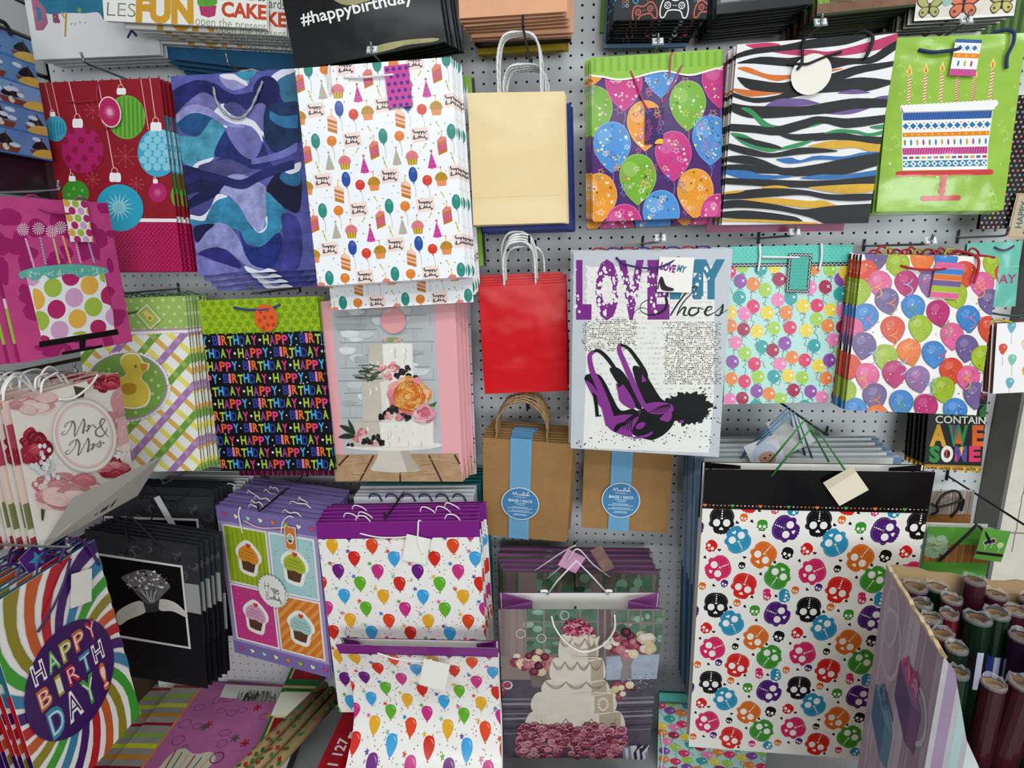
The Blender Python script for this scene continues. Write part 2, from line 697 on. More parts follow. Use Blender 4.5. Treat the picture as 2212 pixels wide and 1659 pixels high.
# ------------------------------------------------------------------ print designs
def A_ornament(P):
    A = Art(P[2], P[3], '#8f1c28', 0.10, corners=[(62, 180), (345, 168), (396, 587), (121, 600)])
    A.sk(0, 0)
    pk = '#e9b9bd'
    def snow(x, y, r):
        for k in range(8):
            a = math.pi * k / 8 * 2
            A.line([(x, y), (x + r * math.cos(a), y + r * math.sin(a))], 5, '#b84555')
            A.ell(x + r * math.cos(a), y + r * math.sin(a), 7, 7, '#b84555', n=8)
    snow(940, 1160, 80); snow(700, 820, 60); snow(1020, 1370, 50); snow(690, 1340, 50)
    for (a, b, w) in (((340, 615), (385, 820), 4), ((390, 615), (470, 1000), 5), ((520, 610), (575, 850), 7), ((740, 600), (850, 1250), 7), ((890, 560), (912, 630), 7), ((1055, 590), (1110, 960), 5), ((1120, 580), (1160, 870), 6), ((515, 1230), (522, 1300), 5), ((1160, 1300), (1163, 1330), 5)):
        A.line([a, b], w, pk)
    def cap(x, y, w, h):
        A.ring(x - 5, y - h * 0.75, w * 0.3, h * 0.45, 6, '#e2b3a9')
        A.blob([(x - w / 2, y - h / 2), (x, y - h / 2 - 3), (x + w / 2, y - h / 2), (x + w / 2 + 2, y + h / 2), (x, y + h / 2 + 4), (x - w / 2 - 2, y + h / 2)], '#f1efee')
    A.ell(412, 960, 87, 97, '#3f9fb8', n=30)
    for k in range(6):
        A.line([(352 + k * 24, 905 + abs(k - 2.5) * 8), (358 + k * 24, 1020 - abs(k - 2.5) * 8)], 9, '#2b7f9c')
    cap(393, 852, 36, 28)
    A.ell(617, 1120, 162, 175, '#a92263', n=36)
    for x, y in ((537, 975), (660, 975), (487, 1048), (612, 1045), (735, 1040), (560, 1118), (682, 1112), (508, 1185), (632, 1182), (752, 1180), (583, 1250), (705, 1248)):
        A.ell(x, y, 24, 27, '#8c1b3d', n=14)
    cap(585, 918, 70, 58)
    A.ell(948, 870, 140, 162, '#6fae3f', n=34)
    for k in range(8):
        x = 835 + k * 32
        d = 150 * math.sqrt(max(0.02, 1 - ((x - 948) / 140.0) ** 2))
        A.line([(x, 870 - d), (x + 6, 870 + d)], 12, '#4f9130')
    cap(912, 680, 60, 40)
    A.ell(1180, 1130, 148, 180, '#43a6c6', n=36)
    for j in range(7):
        for i in range(6):
            x, y = 1075 + i * 68 + (j % 2) * 34, 985 + j * 50
            if ((x - 1180) / 135) ** 2 + ((y - 1130) / 165) ** 2 < 0.93:
                A.ell(x, y, 30, 30, '#86cbdc', n=12)
    cap(1168, 937, 72, 56)
    A.ell(557, 1450, 105, 102, '#3f8f2d', n=30)
    for x, y in ((545, 1415), (505, 1460), (590, 1470), (610, 1425), (550, 1500)):
        A.ell(x, y, 13, 14, '#68ad55', n=10)
    cap(535, 1337, 46, 34)
    A.ell(895, 1553, 178, 180, '#2f9fbd', n=40)
    A.star(890, 1548, 118, '#9fd3de', rot=5, n=16, inner=0.32)
    A.ell(890, 1548, 36, 36, '#7fc3d3', n=14)
    cap(862, 1320, 76, 60)
    A.ell(1178, 1427, 67, 76, '#b3246a', n=24)
    A.star(1178, 1427, 40, '#c85a86', n=12, inner=0.4)
    cap(1163, 1343, 30, 26)
    A.ell(1330, 1445, 55, 90, '#5f9f3d', n=24)
    A.sk(0, 400)
    A.poly([(300, 258), (1470, 235), (1560, 900), (300, 900)], '#a8174d', 0.06)
    A.poly([(300, 262), (1470, 236), (1470, 262), (300, 292)], '#f0ecec')
    A.ell(895, 170, 178, 180, '#2f9fbd', n=40)
    A.star(890, 165, 118, '#9fd3de', rot=5, n=16, inner=0.32)
    A.ell(890, 165, 36, 36, '#7fc3d3', n=14)
    for j in range(20):
        for i in range(26):
            x, y = 560 + i * 32 + (j % 2) * 16 + j * 2, 285 + j * 18.5
            if ((x - 895) / 185) ** 2 + ((y - 170) / 187) ** 2 > 1.0:
                A.put([[(x - 4, y), (x, y - 4), (x + 4, y), (x, y + 4)]], '#e06c96')
    A.sk()
    return A


def A_wave(P):
    A = Art(P[2], P[3], '#5659a0', 0.5, corners=[(370, 165), (640, 148), (693, 583), (428, 595)])
    lav, ind, nav, tea, blu, wht, dlav = ('#6f6da6', .4), ('#232463', .5), ('#15193f', .4), ('#3b8fb0', .32), ('#23488c', .4), ('#dfe0ea', .05), ('#4b4a80', .35)
    A.sk(0, 0)
    B = lambda p, c: A.blob(p, c[0] if c[1] < .1 else spec(c[0], -.04), min(.7, c[1] * 1.5), 6)
    B([(1270, 700), (1450, 600), (1600, 620), (1750, 700), (1980, 660), (2230, 640), (2230, 820), (1990, 800), (1700, 820), (1500, 760), (1380, 780), (1290, 860)], ind)
    B([(1640, 560), (1760, 550), (1850, 590), (1840, 640), (1740, 670), (1670, 630)], ('#9a9ac8', .2))
    B([(1640, 560), (1740, 555), (1830, 600), (1840, 640), (1760, 600), (1690, 590)], wht)
    B([(1760, 550), (1900, 520), (1890, 570), (1830, 600)], tea)
    B([(2020, 570), (2110, 515), (2230, 500), (2230, 540), (2130, 560), (2060, 610)], wht)
    B([(2060, 610), (2140, 560), (2240, 545), (2240, 760), (2120, 760), (2080, 690)], ('#35708f', .35))
    A.ell(1985, 675, 98, 108, '#1b1d55', m=.4, n=30)
    B([(1330, 830), (1500, 690), (1620, 740), (1760, 880), (1980, 1000), (1960, 1040), (1820, 930), (1680, 930), (1600, 830), (1450, 790), (1340, 870)], lav)
    B([(1630, 790), (1680, 770), (1800, 830), (1900, 860), (1980, 980), (1960, 1050), (1880, 940), (1760, 930), (1690, 950), (1600, 850)], wht)
    B([(1670, 780), (1760, 760), (1840, 830), (1800, 865), (1730, 850)], dlav)
    A.blob([(1840, 860), (1920, 770), (1985, 795), (1980, 980), (1900, 900)], '#6d6ca6', .3)
    B([(1985, 790), (2120, 760), (2240, 780), (2240, 1050), (2130, 1110), (2020, 1140), (1970, 1000)], ('#173058', .55))
    A.ell(1460, 895, 138, 108, '#1e4c7d', m=.5, n=30)
    B([(1330, 1010), (1480, 1005), (1600, 870), (1680, 960), (1640, 1110), (1540, 1190), (1440, 1230), (1360, 1180)], ('#4d9ab4', .4))
    B([(1440, 1232), (1480, 1195), (1560, 1170), (1600, 1165), (1540, 1215), (1480, 1240)], wht)
    B([(1600, 1130), (1690, 960), (1740, 1060), (1860, 1170), (1960, 1060), (2060, 1240), (1900, 1250), (1780, 1220), (1660, 1170)], ('#25306f', .4))
    A.blob([(1690, 960), (1780, 920), (1890, 950), (1955, 1050), (1930, 1140), (1880, 1180), (1780, 1120)], '#716fae', .35, 7)
    B([(1960, 1000), (2050, 1130), (2230, 1060), (2230, 1200), (2060, 1240), (1990, 1120)], ('#4a4990', .4))
    B([(1360, 1230), (1500, 1240), (1660, 1170), (1800, 1250), (1700, 1310), (1600, 1400), (1500, 1420), (1400, 1440)], ('#211f4b', .45))
    B([(1600, 1190), (1720, 1180), (1880, 1260), (1760, 1290), (1660, 1310), (1560, 1290), (1480, 1230)], dlav)
    B([(1640, 1420), (1690, 1310), (1800, 1290), (1940, 1350), (2000, 1420), (1990, 1600), (1970, 1720), (1900, 1700), (1820, 1600), (1740, 1480), (1690, 1440)], ('#9a9cce', .4))
    B([(1990, 1400), (2100, 1260), (2240, 1270), (2240, 1560), (2140, 1550), (2060, 1480)], ('#151536', .4))
    B([(2090, 1310), (2160, 1250), (2240, 1250), (2240, 1370), (2150, 1370)], ('#2b6a92', .3))
    B([(2130, 1260), (2240, 1200), (2240, 1260), (2170, 1290)], wht)
    A.blob([(1405, 1450), (1500, 1420), (1620, 1430), (1600, 1500), (1540, 1570), (1460, 1600), (1415, 1580)], '#45437e', .4)
    A.blob([(1415, 1590), (1500, 1600), (1570, 1540), (1620, 1440), (1700, 1450), (1660, 1480), (1600, 1540), (1540, 1640), (1450, 1650)], '#dfe0ea', .05)
    B([(1530, 1640), (1600, 1500), (1700, 1470), (1790, 1540), (1870, 1680), (1900, 1760), (1800, 1720), (1680, 1680), (1560, 1660)], ('#2f86a8', .4))
    B([(1990, 1600), (1990, 1430), (2060, 1480), (2140, 1580), (2100, 1720), (2020, 1830), (1900, 1830), (1830, 1760), (1900, 1700), (1950, 1740)], ('#3d8db0', .4))
    for t_, b_, c_ in (([(1290, 880), (1420, 780), (1560, 800), (1700, 900), (1830, 930)], [(1300, 930), (1430, 840), (1560, 860), (1690, 930), (1830, 945)], '#8f8fc4'),
                       ([(1350, 1330), (1480, 1260), (1640, 1290), (1800, 1330), (1960, 1260), (2200, 1180)], [(1360, 1390), (1500, 1330), (1640, 1360), (1820, 1400), (1980, 1320), (2200, 1250)], '#23265f'),
                       ([(1880, 1180), (2000, 1150), (2120, 1110), (2220, 1050)], [(1880, 1220), (2000, 1200), (2120, 1170), (2220, 1120)], '#6a6cae'),
                       ([(1380, 1500), (1500, 1420), (1600, 1400), (1680, 1330)], [(1390, 1560), (1510, 1500), (1610, 1450), (1690, 1350)], '#191b4a'),
                       ([(2010, 820), (2100, 860), (2220, 850)], [(2010, 880), (2100, 940), (2220, 950)], '#2f6f9c')):
        wavy(A, t_, b_, c_, .55)
    A.sk(0, 400)
    B([(1420, 240), (1530, 250), (1600, 130), (1700, 80), (1790, 150), (1870, 300), (1940, 340), (2000, 290), (2010, 120), (2100, 150), (2140, 200), (2080, 330), (2000, 410), (1900, 440), (1830, 410), (1780, 300), (1640, 270), (1520, 280), (1440, 290)], ('#3481a6', .42))
    B([(1890, 290), (1930, 340), (1990, 300), (1985, 240), (2000, 230), (1995, 310), (1950, 350), (1910, 330)], wht)
    B([(1460, 420), (1540, 340), (1610, 270), (1720, 300), (1800, 420), (1850, 540), (1990, 640), (1900, 640), (1790, 560), (1700, 480), (1600, 460), (1480, 500)], ('#8b8fc6', .4))
    B([(1450, 300), (1600, 280), (1540, 340), (1470, 420)], ('#191a44', .4))
    B([(1790, 340), (1850, 440), (1960, 450), (2080, 350), (2110, 420), (2080, 560), (2020, 620), (1900, 600), (1840, 520)], ('#1f2f77', .45))
    B([(2110, 210), (2220, 240), (2260, 420), (2230, 620), (2100, 640), (2020, 640), (2080, 560), (2120, 400)], ('#3b3a86', .45))
    B([(1480, 500), (1600, 455), (1700, 490), (1800, 600), (1700, 620), (1560, 560)], ('#2f2a78', .4))
    B([(1470, 520), (1600, 560), (1780, 620), (1830, 640), (1650, 660), (1480, 680)], ('#7573b6', .35))
    B([(1830, 600), (1940, 640), (2010, 620), (2080, 655), (1960, 660), (1860, 650)], wht)
    A.sk()
    return A


def tag_icon_happy(A, x, y, s):
    c = '#39404e'
    Q = lambda pts: A.line([(x + a * s, y + b * s) for a, b in pts], 0.5, c, smooth=3)
    Q([(-4.4, -2), (-4, -3.4), (-3.8, -1), (-3, -2), (-2.6, -1), (-1.8, -2), (-1.6, -1), (-.8, -2), (-.6, 0), (0, -2), (.6, -1.3), (1, -2), (1, 0), (1.6, -2), (2.2, -1.4), (2.8, -2), (2.6, -.2), (4.6, -2.2)])
    Q([(-4.6, 2.6), (-3.6, 0), (-3.8, 2.8), (-3, 2), (-2, 2.4), (-1.2, 1.6), (-.6, .4), (-.8, 2.2), (0, 1.4), (.6, .6), (.6, 2.2), (1.4, 1.4), (2.2, 2.2), (3, .8), (3, 2.2), (3.8, 2.2), (3.6, 3.4), (4.8, 2.2)])


def A_polka(P):
    A = Art(P[2], P[3], '#f1f3f5', corners=[(637, 148), (975, 123), (1007, 597), (686, 619)])
    A.sk(540, 0)
    ox, oy = A.map(490, 822)
    px, py = A.map(1000, 790), A.map(540, 1350)
    PX, PY = px[0] - ox, py[1] - oy
    k, ky = PX / 508.0, PY / 530.0
    A.sk()
    r = random.Random(5)

    def balloon(x, y, rx, ry, c, ln=9.5):
        A.line([(x, y + ry), (x + 1, y + ry + ln * .5), (x + .6, y + ry + ln)], .22, '#7d8288', smooth=3)
        A.put([[(x, y + ry - .3), (x + .6, y + ry + .9), (x - .6, y + ry + .9)]], c)
        A.ell(x, y, rx, ry, c, n=18)
        A.ell(x + .3, y - ry * .5, rx * .5, ry * .3, spec(c, .14), n=9)

    def slice_(x, y, top, c1, c2, flip=1):
        q = lambda a, b: (x + a * flip * .95, y + b * .95)
        A.put([[q(-3.4, -2.6), q(3.0, -5), q(3.4, 4.2), q(-2.8, 6.4)]], c1)
        A.put([[q(-3.4, -3), q(-.6, -6), q(3.0, -5.2), q(3, -3.6), q(-3.3, -1.2)]], top)
        A.put([[q(-3.2, .4), q(3.1, -2), q(3.2, -.4), q(-3.1, 2)]], c2)
        A.put([[q(-3, 3), q(3.3, .7), q(3.3, 2), q(-2.9, 4.4)]], c2)
        A.line([q(.2, -5.4), q(.2, -8)], .7, '#e6cf45')
        A.ell(x + .2, y - 8.6, .4, .7, '#c98b35', n=8)

    def cupcake(x, y, top, cup, hi):
        A.put([[(x - 3.6, y), (x + 3.6, y), (x + 2.7, y + 4.6), (x - 2.7, y + 4.6)]], cup)
        for i in (-2, 0, 2):
            A.line([(x + i, y + .4), (x + i * .78, y + 4.4)], .4, hi)
        A.blob([(x - 4, y + .6), (x - 3.2, y - 2.6), (x, y - 4.2), (x + 3.2, y - 2.6), (x + 4, y + .6), (x, y + 1)], top)
        for i in range(7):
            A.ell(x + r.uniform(-2.6, 2.6), y + r.uniform(-2.6, .2), .25, .25, spec(top, -.35), n=5)
        A.line([(x, y - 4), (x, y - 6.6)], .6, '#e6d14a')
        A.ell(x, y - 7.2, .4, .7, '#a9782e', n=8)

    def hat(x, y, c, c2, dots=False):
        A.put([[(x, y - 5.4), (x + 3, y + 4.6), (x, y + 5.2), (x - 3, y + 4.6)]], c)
        if dots:
            for a, b in ((0, -2), (-.9, .8), (.9, .6), (-1.7, 3.4), (0, 3.2), (1.7, 3.4)):
                A.ell(x + a, y + b, .4, .4, c2, n=7)
        else:
            for b in (-1.6, 1.2, 3.8):
                t = (b + 5.4) / 10.6 * 3
                A.put([[(x - t, y + b + .4), (x + t, y + b - .8), (x + t + .2, y + b), (x - t - .2, y + b + 1.2)]], c2)
        A.ell(x, y - 5.8, .8, .8, c2 if not dots else '#c8573c', n=9)

    def candle(x, y, rot):
        c, s = math.cos(rot), math.sin(rot)
        A.line([(x - 1.7 * s, y + 1.7 * c), (x + 1.3 * s, y - 1.3 * c)], .75, '#d8cb5e')
        A.ell(x + 1.9 * s, y - 1.9 * c, .4, .6, '#9a8b4a', n=7)

    def cell(X, Y):
        u = lambda a, b: (X + (a - 490) * k, Y + (b - 822) * ky)
        x, y = u(490, 822)
        A.put([[(x - 6, y - 4), (x + 5.6, y - 4.6), (x + 6, y + 4), (x - 5.4, y + 4.8)]], '#f2d9cf')
        tag_icon_happy(A, x, y, 1.0)
        balloon(*u(667, 825), 2.9, 4.8, '#2f4f9f')
        balloon(*u(770, 875), 3.2, 3.3, '#d5402f', 9)
        cupcake(*u(876, 870), '#b98a28', '#e0894b', '#eda873')
        slice_(*u(605, 935), '#efc7b6', '#bf7a23', '#efb7a0', -1)
        candle(*u(880, 995), -.5)
        balloon(*u(467, 1052), 2.9, 4.7, '#2f8a7c')
        balloon(*u(588, 1060), 3.2, 3.2, '#e07f2c', 9)
        x, y = u(742, 1060)
        A.put([[(x - 6, y - 4), (x + 5.6, y - 4.6), (x + 6, y + 4), (x - 5.4, y + 4.8)]], '#f2d9cf')
        tag_icon_happy(A, x, y, 1.0)
        slice_(*u(900, 1150), '#dd7f78', '#c1761f', '#d0559f')
        candle(*u(768, 1148), .6)
        hat(*u(555, 1215), '#a3b8a4', '#dc9c92')
        cupcake(*u(670, 1225), '#dd7c83', '#b78a16', '#f1dc5c')
        hat(*u(815, 1258), '#d0459a', '#7d2f8f', True)
        candle(*u(470, 1272), -.4)
        candle(*u(968, 1235), -.3)
        for (a, b, c) in ((515, 900, '#5a6478'), (545, 955, '#b98fb4'), (495, 955, '#d4cf9a'), (730, 957, '#b9c0c8'), (840, 935, '#e2dcae'), (650, 1078, '#4a5a78'), (838, 1130, '#3f4f6f'), (880, 1060, '#7d8598'), (530, 1100, '#c9a3b9'), (675, 1130, '#c9b4c4'), (760, 1250, '#4c5a73'), (500, 1245, '#e6dfae'), (735, 1180, '#d9cfa0'), (825, 990, '#4a5570'), (718, 1010, '#d7a9bf'), (915, 815, '#b9c0c8'), (425, 990, '#7f8a98'), (600, 1170, '#c3cbb0'), (860, 1310, '#c9a3b9'), (710, 1310, '#5a6478'), (560, 800, '#c9c9a0')):
            A.ell(*u(a, b), .45, .45, c, n=7)

    for j in range(-1, 4):
        for i in range(-2, 3):
            cell(ox + i * PX, oy + j * PY)
    return A


def kraft_art(P, base, crease=True, m=.05):
    A = Art(P[2], P[3], base, m)
    return A


def A_stars(P):
    A = Art(P[2], P[3], '#4b2568', .10, corners=[(1276, 127), (1562, 108), (1556, 470), (1281, 478)])
    A.sk(1080, 0)
    G, Bl, Pk, Or = '#74ad2b', '#4a8fd0', '#c7337e', '#e6962b'
    r = random.Random(11)

    def conf(x, y, rx, ry, n, cols, big=True):
        for k in range(n):
            a, q = r.uniform(0, 6.28), math.sqrt(r.uniform(0.05, .8))
            X, Y = x + rx * q * math.cos(a), y + ry * q * math.sin(a)
            c = r.choice(cols)
            t = r.random()
            if t < .55:
                A.ell(X, Y, r.uniform(5, 10), r.uniform(5, 10), c, n=7)
            elif t < .8:
                A.star(X, Y, r.uniform(12, 18), c, r.uniform(0, 70))
            elif big:
                A.star_line(X, Y, r.uniform(20, 28), 4, spec(c, .2), r.uniform(0, 70))

    def bal(x, y, c, rx=134, ry=180, rot=0):
        A.line([(x + 6, y + ry), (x + 12, y + ry + 60), (x + 2, y + ry + 110), (x + 16, y + ry + 150)], 4, '#a78fb4', smooth=3)
        e = [(-.98, -.25), (-.8, -.68), (-.35, -.96), (.2, -1), (.7, -.78), (.98, -.3), (.95, .15), (.62, .62), (.2, .92), (.0, 1.0), (-.2, .92), (-.62, .6), (-.92, .15)]
        A.blob([(x + a * rx * 1.03, y + b * ry * 1.03) for a, b in e], spec(c, .35))
        A.blob([(x + a * rx, y + b * ry) for a, b in e], c, .12)
        A.ell(x - rx * .42, y - ry * .42, rx * .42, ry * .34, spec(c, .18), rot=-35, n=14)
        A.put([[(x, y + ry - 6), (x + 16, y + ry + 12), (x - 16, y + ry + 12)]], c)
        conf(x, y, rx, ry, 26, ['#f4f0c0', '#ffffff', '#f0d84a', spec(c, -.4), spec(c, .45), '#f2a9c9'] if c != Pk else ['#ffd9e6', '#ffffff', '#e985b0', '#6f5fb0', '#f3e7a0'])

    for x, y, c in ((920, 640, Pk), (1197, 540, Bl), (700, 830, G), (1398, 790, G), (1640, 620, Pk), (835, 1098, Bl), (1080, 940, Or), (1290, 1168, Pk), (1570, 1050, Bl), (735, 1480, Or), (1026, 1340, G), (1455, 1450, Or), (925, 1710, Pk), (1200, 1610, Bl), (1630, 1640, Pk), (690, 450, Or)):
        bal(x, y, c)
    for k in range(46):
        x, y = r.uniform(690, 1650), r.uniform(560, 1640)
        c = r.choice(['#f0a878', '#8a8f98', '#4a6fd0', '#d97a9b'])
        A.star_line(x, y, r.uniform(20, 36), 5, c, r.uniform(0, 70))
    A.blob([(680, 400), (1200, 380), (1700, 350), (1700, 480), (1560, 535), (1430, 570), (1330, 560), (1240, 540), (1130, 555), (1000, 590), (880, 605), (770, 585), (670, 560)], '#f2f0e4')
    A.blob([(660, 380), (1200, 340), (1720, 330), (1700, 470), (1560, 520), (1430, 555), (1330, 547), (1240, 527), (1130, 540), (1000, 577), (880, 590), (770, 570), (650, 540)], '#8fbf3c')
    for k in range(17):
        x = 690 + k * 60
        A.poly([(x, 440 - (x - 690) * .06), (x + 26, 438 - (x - 690) * .06), (x + 26, 556 - (x - 690) * .06 - 12), (x, 560 - (x - 690) * .06 - 12)], '#78ab2e')
    A.sk()
    return A


def wavy(A, top, bot, col, m=.0, n=6, fat=0.0):
    t = [(p.x, p.y) for p in catmull([(a, b, 0) for a, b in top], n)]
    b = [(p.x, p.y) for p in catmull([(a, b, 0) for a, b in bot], n)]
    N = min(len(t), len(b))
    # resample both to the same count
    def rs(q, N):
        return [q[min(int(i * (len(q) - 1) / (N - 1) + .5), len(q) - 1)] for i in range(N)]
    N = 26
    t, b = rs(t, N), rs(b, N)
    f = [fat * math.sin(math.pi * i / (N - 1)) ** .5 for i in range(N)]
    t = [(p[0], p[1] - e) for p, e in zip(t, f)]
    b = [(p[0], p[1] + e) for p, e in zip(b, f)]
    A.put([[t[i], t[i + 1], b[i + 1], b[i]] for i in range(N - 1)], col, m)


def A_zebra(P):
    A = Art(P[2], P[3], '#ecebea', .03, corners=[(1594, 97), (1940, 68), (1875, 481), (1557, 487)])
    A.sk(1572, 0)
    K = '#1d1d1f'
    w = lambda t, b, c=K: wavy(A, t, b, c, .18, fat=9 if c == K else 2)
    w([(140, 335), (300, 322), (390, 330)], [(140, 340), (240, 372), (400, 355)], '#c33a62')
    w([(340, 385), (600, 372), (760, 385), (1000, 330), (1300, 235)], [(340, 390), (500, 410), (760, 420), (1010, 390), (1300, 330)], '#bd3a66')
    w([(60, 410), (200, 370), (420, 345), (640, 300), (870, 270), (1080, 250), (1300, 225)], [(60, 440), (200, 400), (450, 370), (660, 350), (900, 320), (1090, 260), (1300, 240)])
    w([(75, 470), (250, 430), (450, 440), (560, 430), (740, 430), (900, 440), (1060, 430), (1180, 350), (1300, 280)], [(75, 475), (200, 470), (480, 490), (620, 485), (760, 505), (920, 470), (1080, 462), (1200, 400), (1300, 330)])
    w([(80, 505), (160, 505), (300, 555), (480, 560), (640, 540), (860, 505)], [(80, 515), (200, 555), (360, 600), (480, 580), (660, 560), (860, 510)], '#d6732a')
    w([(75, 575), (200, 600), (400, 625), (560, 590), (760, 560), (950, 500), (1150, 470), (1300, 445)], [(75, 585), (150, 655), (300, 680), (500, 690), (720, 640), (960, 545), (1150, 505), (1300, 470)])
    w([(40, 660), (150, 672), (330, 690), (420, 690)], [(40, 675), (130, 712), (220, 715), (420, 692)], '#d6732a')
    w([(40, 690), (180, 735), (360, 720), (600, 650), (850, 600), (1020, 580), (1240, 600)], [(40, 720), (200, 760), (380, 740), (620, 690), (850, 672), (1040, 670), (1240, 615)])
    w([(280, 790), (380, 740), (560, 738), (680, 765)], [(280, 795), (420, 800), (560, 785), (690, 768)], '#6d5590')
    w([(660, 830), (860, 805), (1060, 800)], [(660, 832), (780, 848), (920, 845), (1060, 803)], '#6d5590')
    w([(820, 690), (940, 665), (1060, 685)], [(820, 692), (940, 695), (1060, 688)], '#6d5590')
    w([(1070, 735), (1140, 715), (1240, 705)], [(1070, 742), (1140, 735), (1240, 740)], '#6d5590')
    w([(30, 770), (160, 795), (340, 800), (560, 800), (760, 765), (960, 735), (1240, 740)], [(30, 830), (150, 870), (320, 872), (560, 850), (780, 830), (960, 800), (1240, 790)])
    w([(100, 805), (170, 810), (250, 880), (330, 930), (440, 940)], [(100, 810), (180, 860), (270, 950), (340, 960), (440, 945)], '#2f8f57')
    w([(550, 960), (640, 915), (760, 900)], [(550, 962), (660, 935), (760, 902)], '#2f8f57')
    w([(10, 925), (200, 940), (340, 955), (560, 900), (680, 872), (900, 885), (1200, 850)], [(10, 975), (200, 985), (380, 1000), (560, 950), (700, 905), (900, 945), (1200, 900)])
    w([(1060, 940), (1120, 930), (1200, 920)], [(1060, 945), (1120, 955), (1200, 950)], '#2f8f57')
    w([(340, 980), (480, 1005), (640, 1000), (820, 990), (1000, 1015), (1200, 1020)], [(340, 985), (480, 1035), (640, 1040), (820, 1030), (1000, 1060), (1200, 1065)])
    w([(720, 990), (820, 962), (960, 970), (1060, 990), (1200, 955)], [(720, 995), (830, 985), (960, 990), (1060, 1010), (1200, 985)], '#2f8f57')
    w([(20, 990), (120, 1005), (240, 1060), (400, 1100)], [(20, 995), (130, 1080), (300, 1130), (400, 1110)], '#2f8f57')
    w([(380, 1105), (540, 1060), (640, 1042)], [(380, 1118), (520, 1095), (640, 1046)], '#2f8f57')
    w([(60, 1020), (200, 1050), (330, 1080), (400, 1100)], [(60, 1025), (200, 1075), (300, 1095), (400, 1108)])
    w([(600, 1085), (760, 1050), (900, 1045), (1060, 1065), (1200, 1080)], [(600, 1090), (800, 1105), (950, 1095), (1080, 1130), (1200, 1135)], '#d9a92f')
    w([(0, 1070), (150, 1110), (330, 1150), (560, 1105), (820, 1120)], [(0, 1110), (150, 1150), (330, 1165), (560, 1140), (820, 1125)])
    w([(360, 1185), (470, 1175), (540, 1195), (660, 1160), (860, 1165), (1000, 1135), (1150, 1125)], [(360, 1190), (440, 1215), (540, 1210), (680, 1185), (860, 1190), (1000, 1175), (1150, 1150)], '#2f6fb0')
    w([(-40, 1175), (120, 1165), (260, 1200), (420, 1260), (640, 1235), (860, 1190), (1060, 1150), (1200, 1130)], [(-40, 1195), (100, 1215), (220, 1230), (420, 1300), (660, 1300), (880, 1290), (1060, 1240), (1200, 1210)])
    w([(-60, 1235), (120, 1235), (240, 1250), (420, 1262)], [(-60, 1260), (120, 1268), (240, 1285), (430, 1290)])
    w([(-40, 1270), (140, 1275), (260, 1305), (490, 1310)], [(-40, 1285), (120, 1335), (320, 1335), (490, 1315)], '#2f6fb0')
    w([(540, 1325), (700, 1300), (880, 1300), (1150, 1255)], [(540, 1330), (720, 1335), (900, 1325), (1150, 1300)], '#2f6fb0')
    w([(-60, 1330), (120, 1340), (360, 1350), (620, 1355), (860, 1340), (1160, 1300)], [(-60, 1370), (120, 1375), (360, 1385), (640, 1390), (880, 1375), (1160, 1360)])
    w([(250, 1395), (360, 1385), (450, 1395)], [(250, 1400), (360, 1412), (450, 1400)], '#d9a92f')
    w([(600, 1395), (800, 1380), (1000, 1370), (1140, 1368)], [(600, 1400), (780, 1430), (950, 1440), (1140, 1410)], '#d9a92f')
    w([(-80, 1470), (100, 1430), (330, 1412), (560, 1425), (760, 1455), (960, 1450), (1140, 1440)], [(-80, 1490), (100, 1480), (330, 1460), (560, 1445), (760, 1480), (960, 1490), (1140, 1480)])
    w([(-60, 1440), (60, 1425), (120, 1422)], [(-60, 1450), (60, 1440), (120, 1424)], '#d9a92f')
    w([(100, 1490), (350, 1480), (600, 1500), (700, 1495), (800, 1525)], [(100, 1500), (350, 1520), (560, 1545), (720, 1550), (810, 1530)], '#d9a92f')
    w([(-80, 1510), (100, 1500), (350, 1535), (560, 1570), (780, 1540), (1140, 1515)], [(-80, 1560), (100, 1545), (350, 1560), (600, 1610), (800, 1680), (1140, 1660)])
    w([(-80, 1590), (120, 1580), (340, 1600), (520, 1625)], [(-80, 1620), (120, 1630), (340, 1640), (560, 1650)])
    w([(-80, 1640), (200, 1640), (420, 1650), (660, 1660)], [(-80, 1652), (200, 1655), (420, 1665), (680, 1672)], '#d9a92f')
    A.sk()
    return A


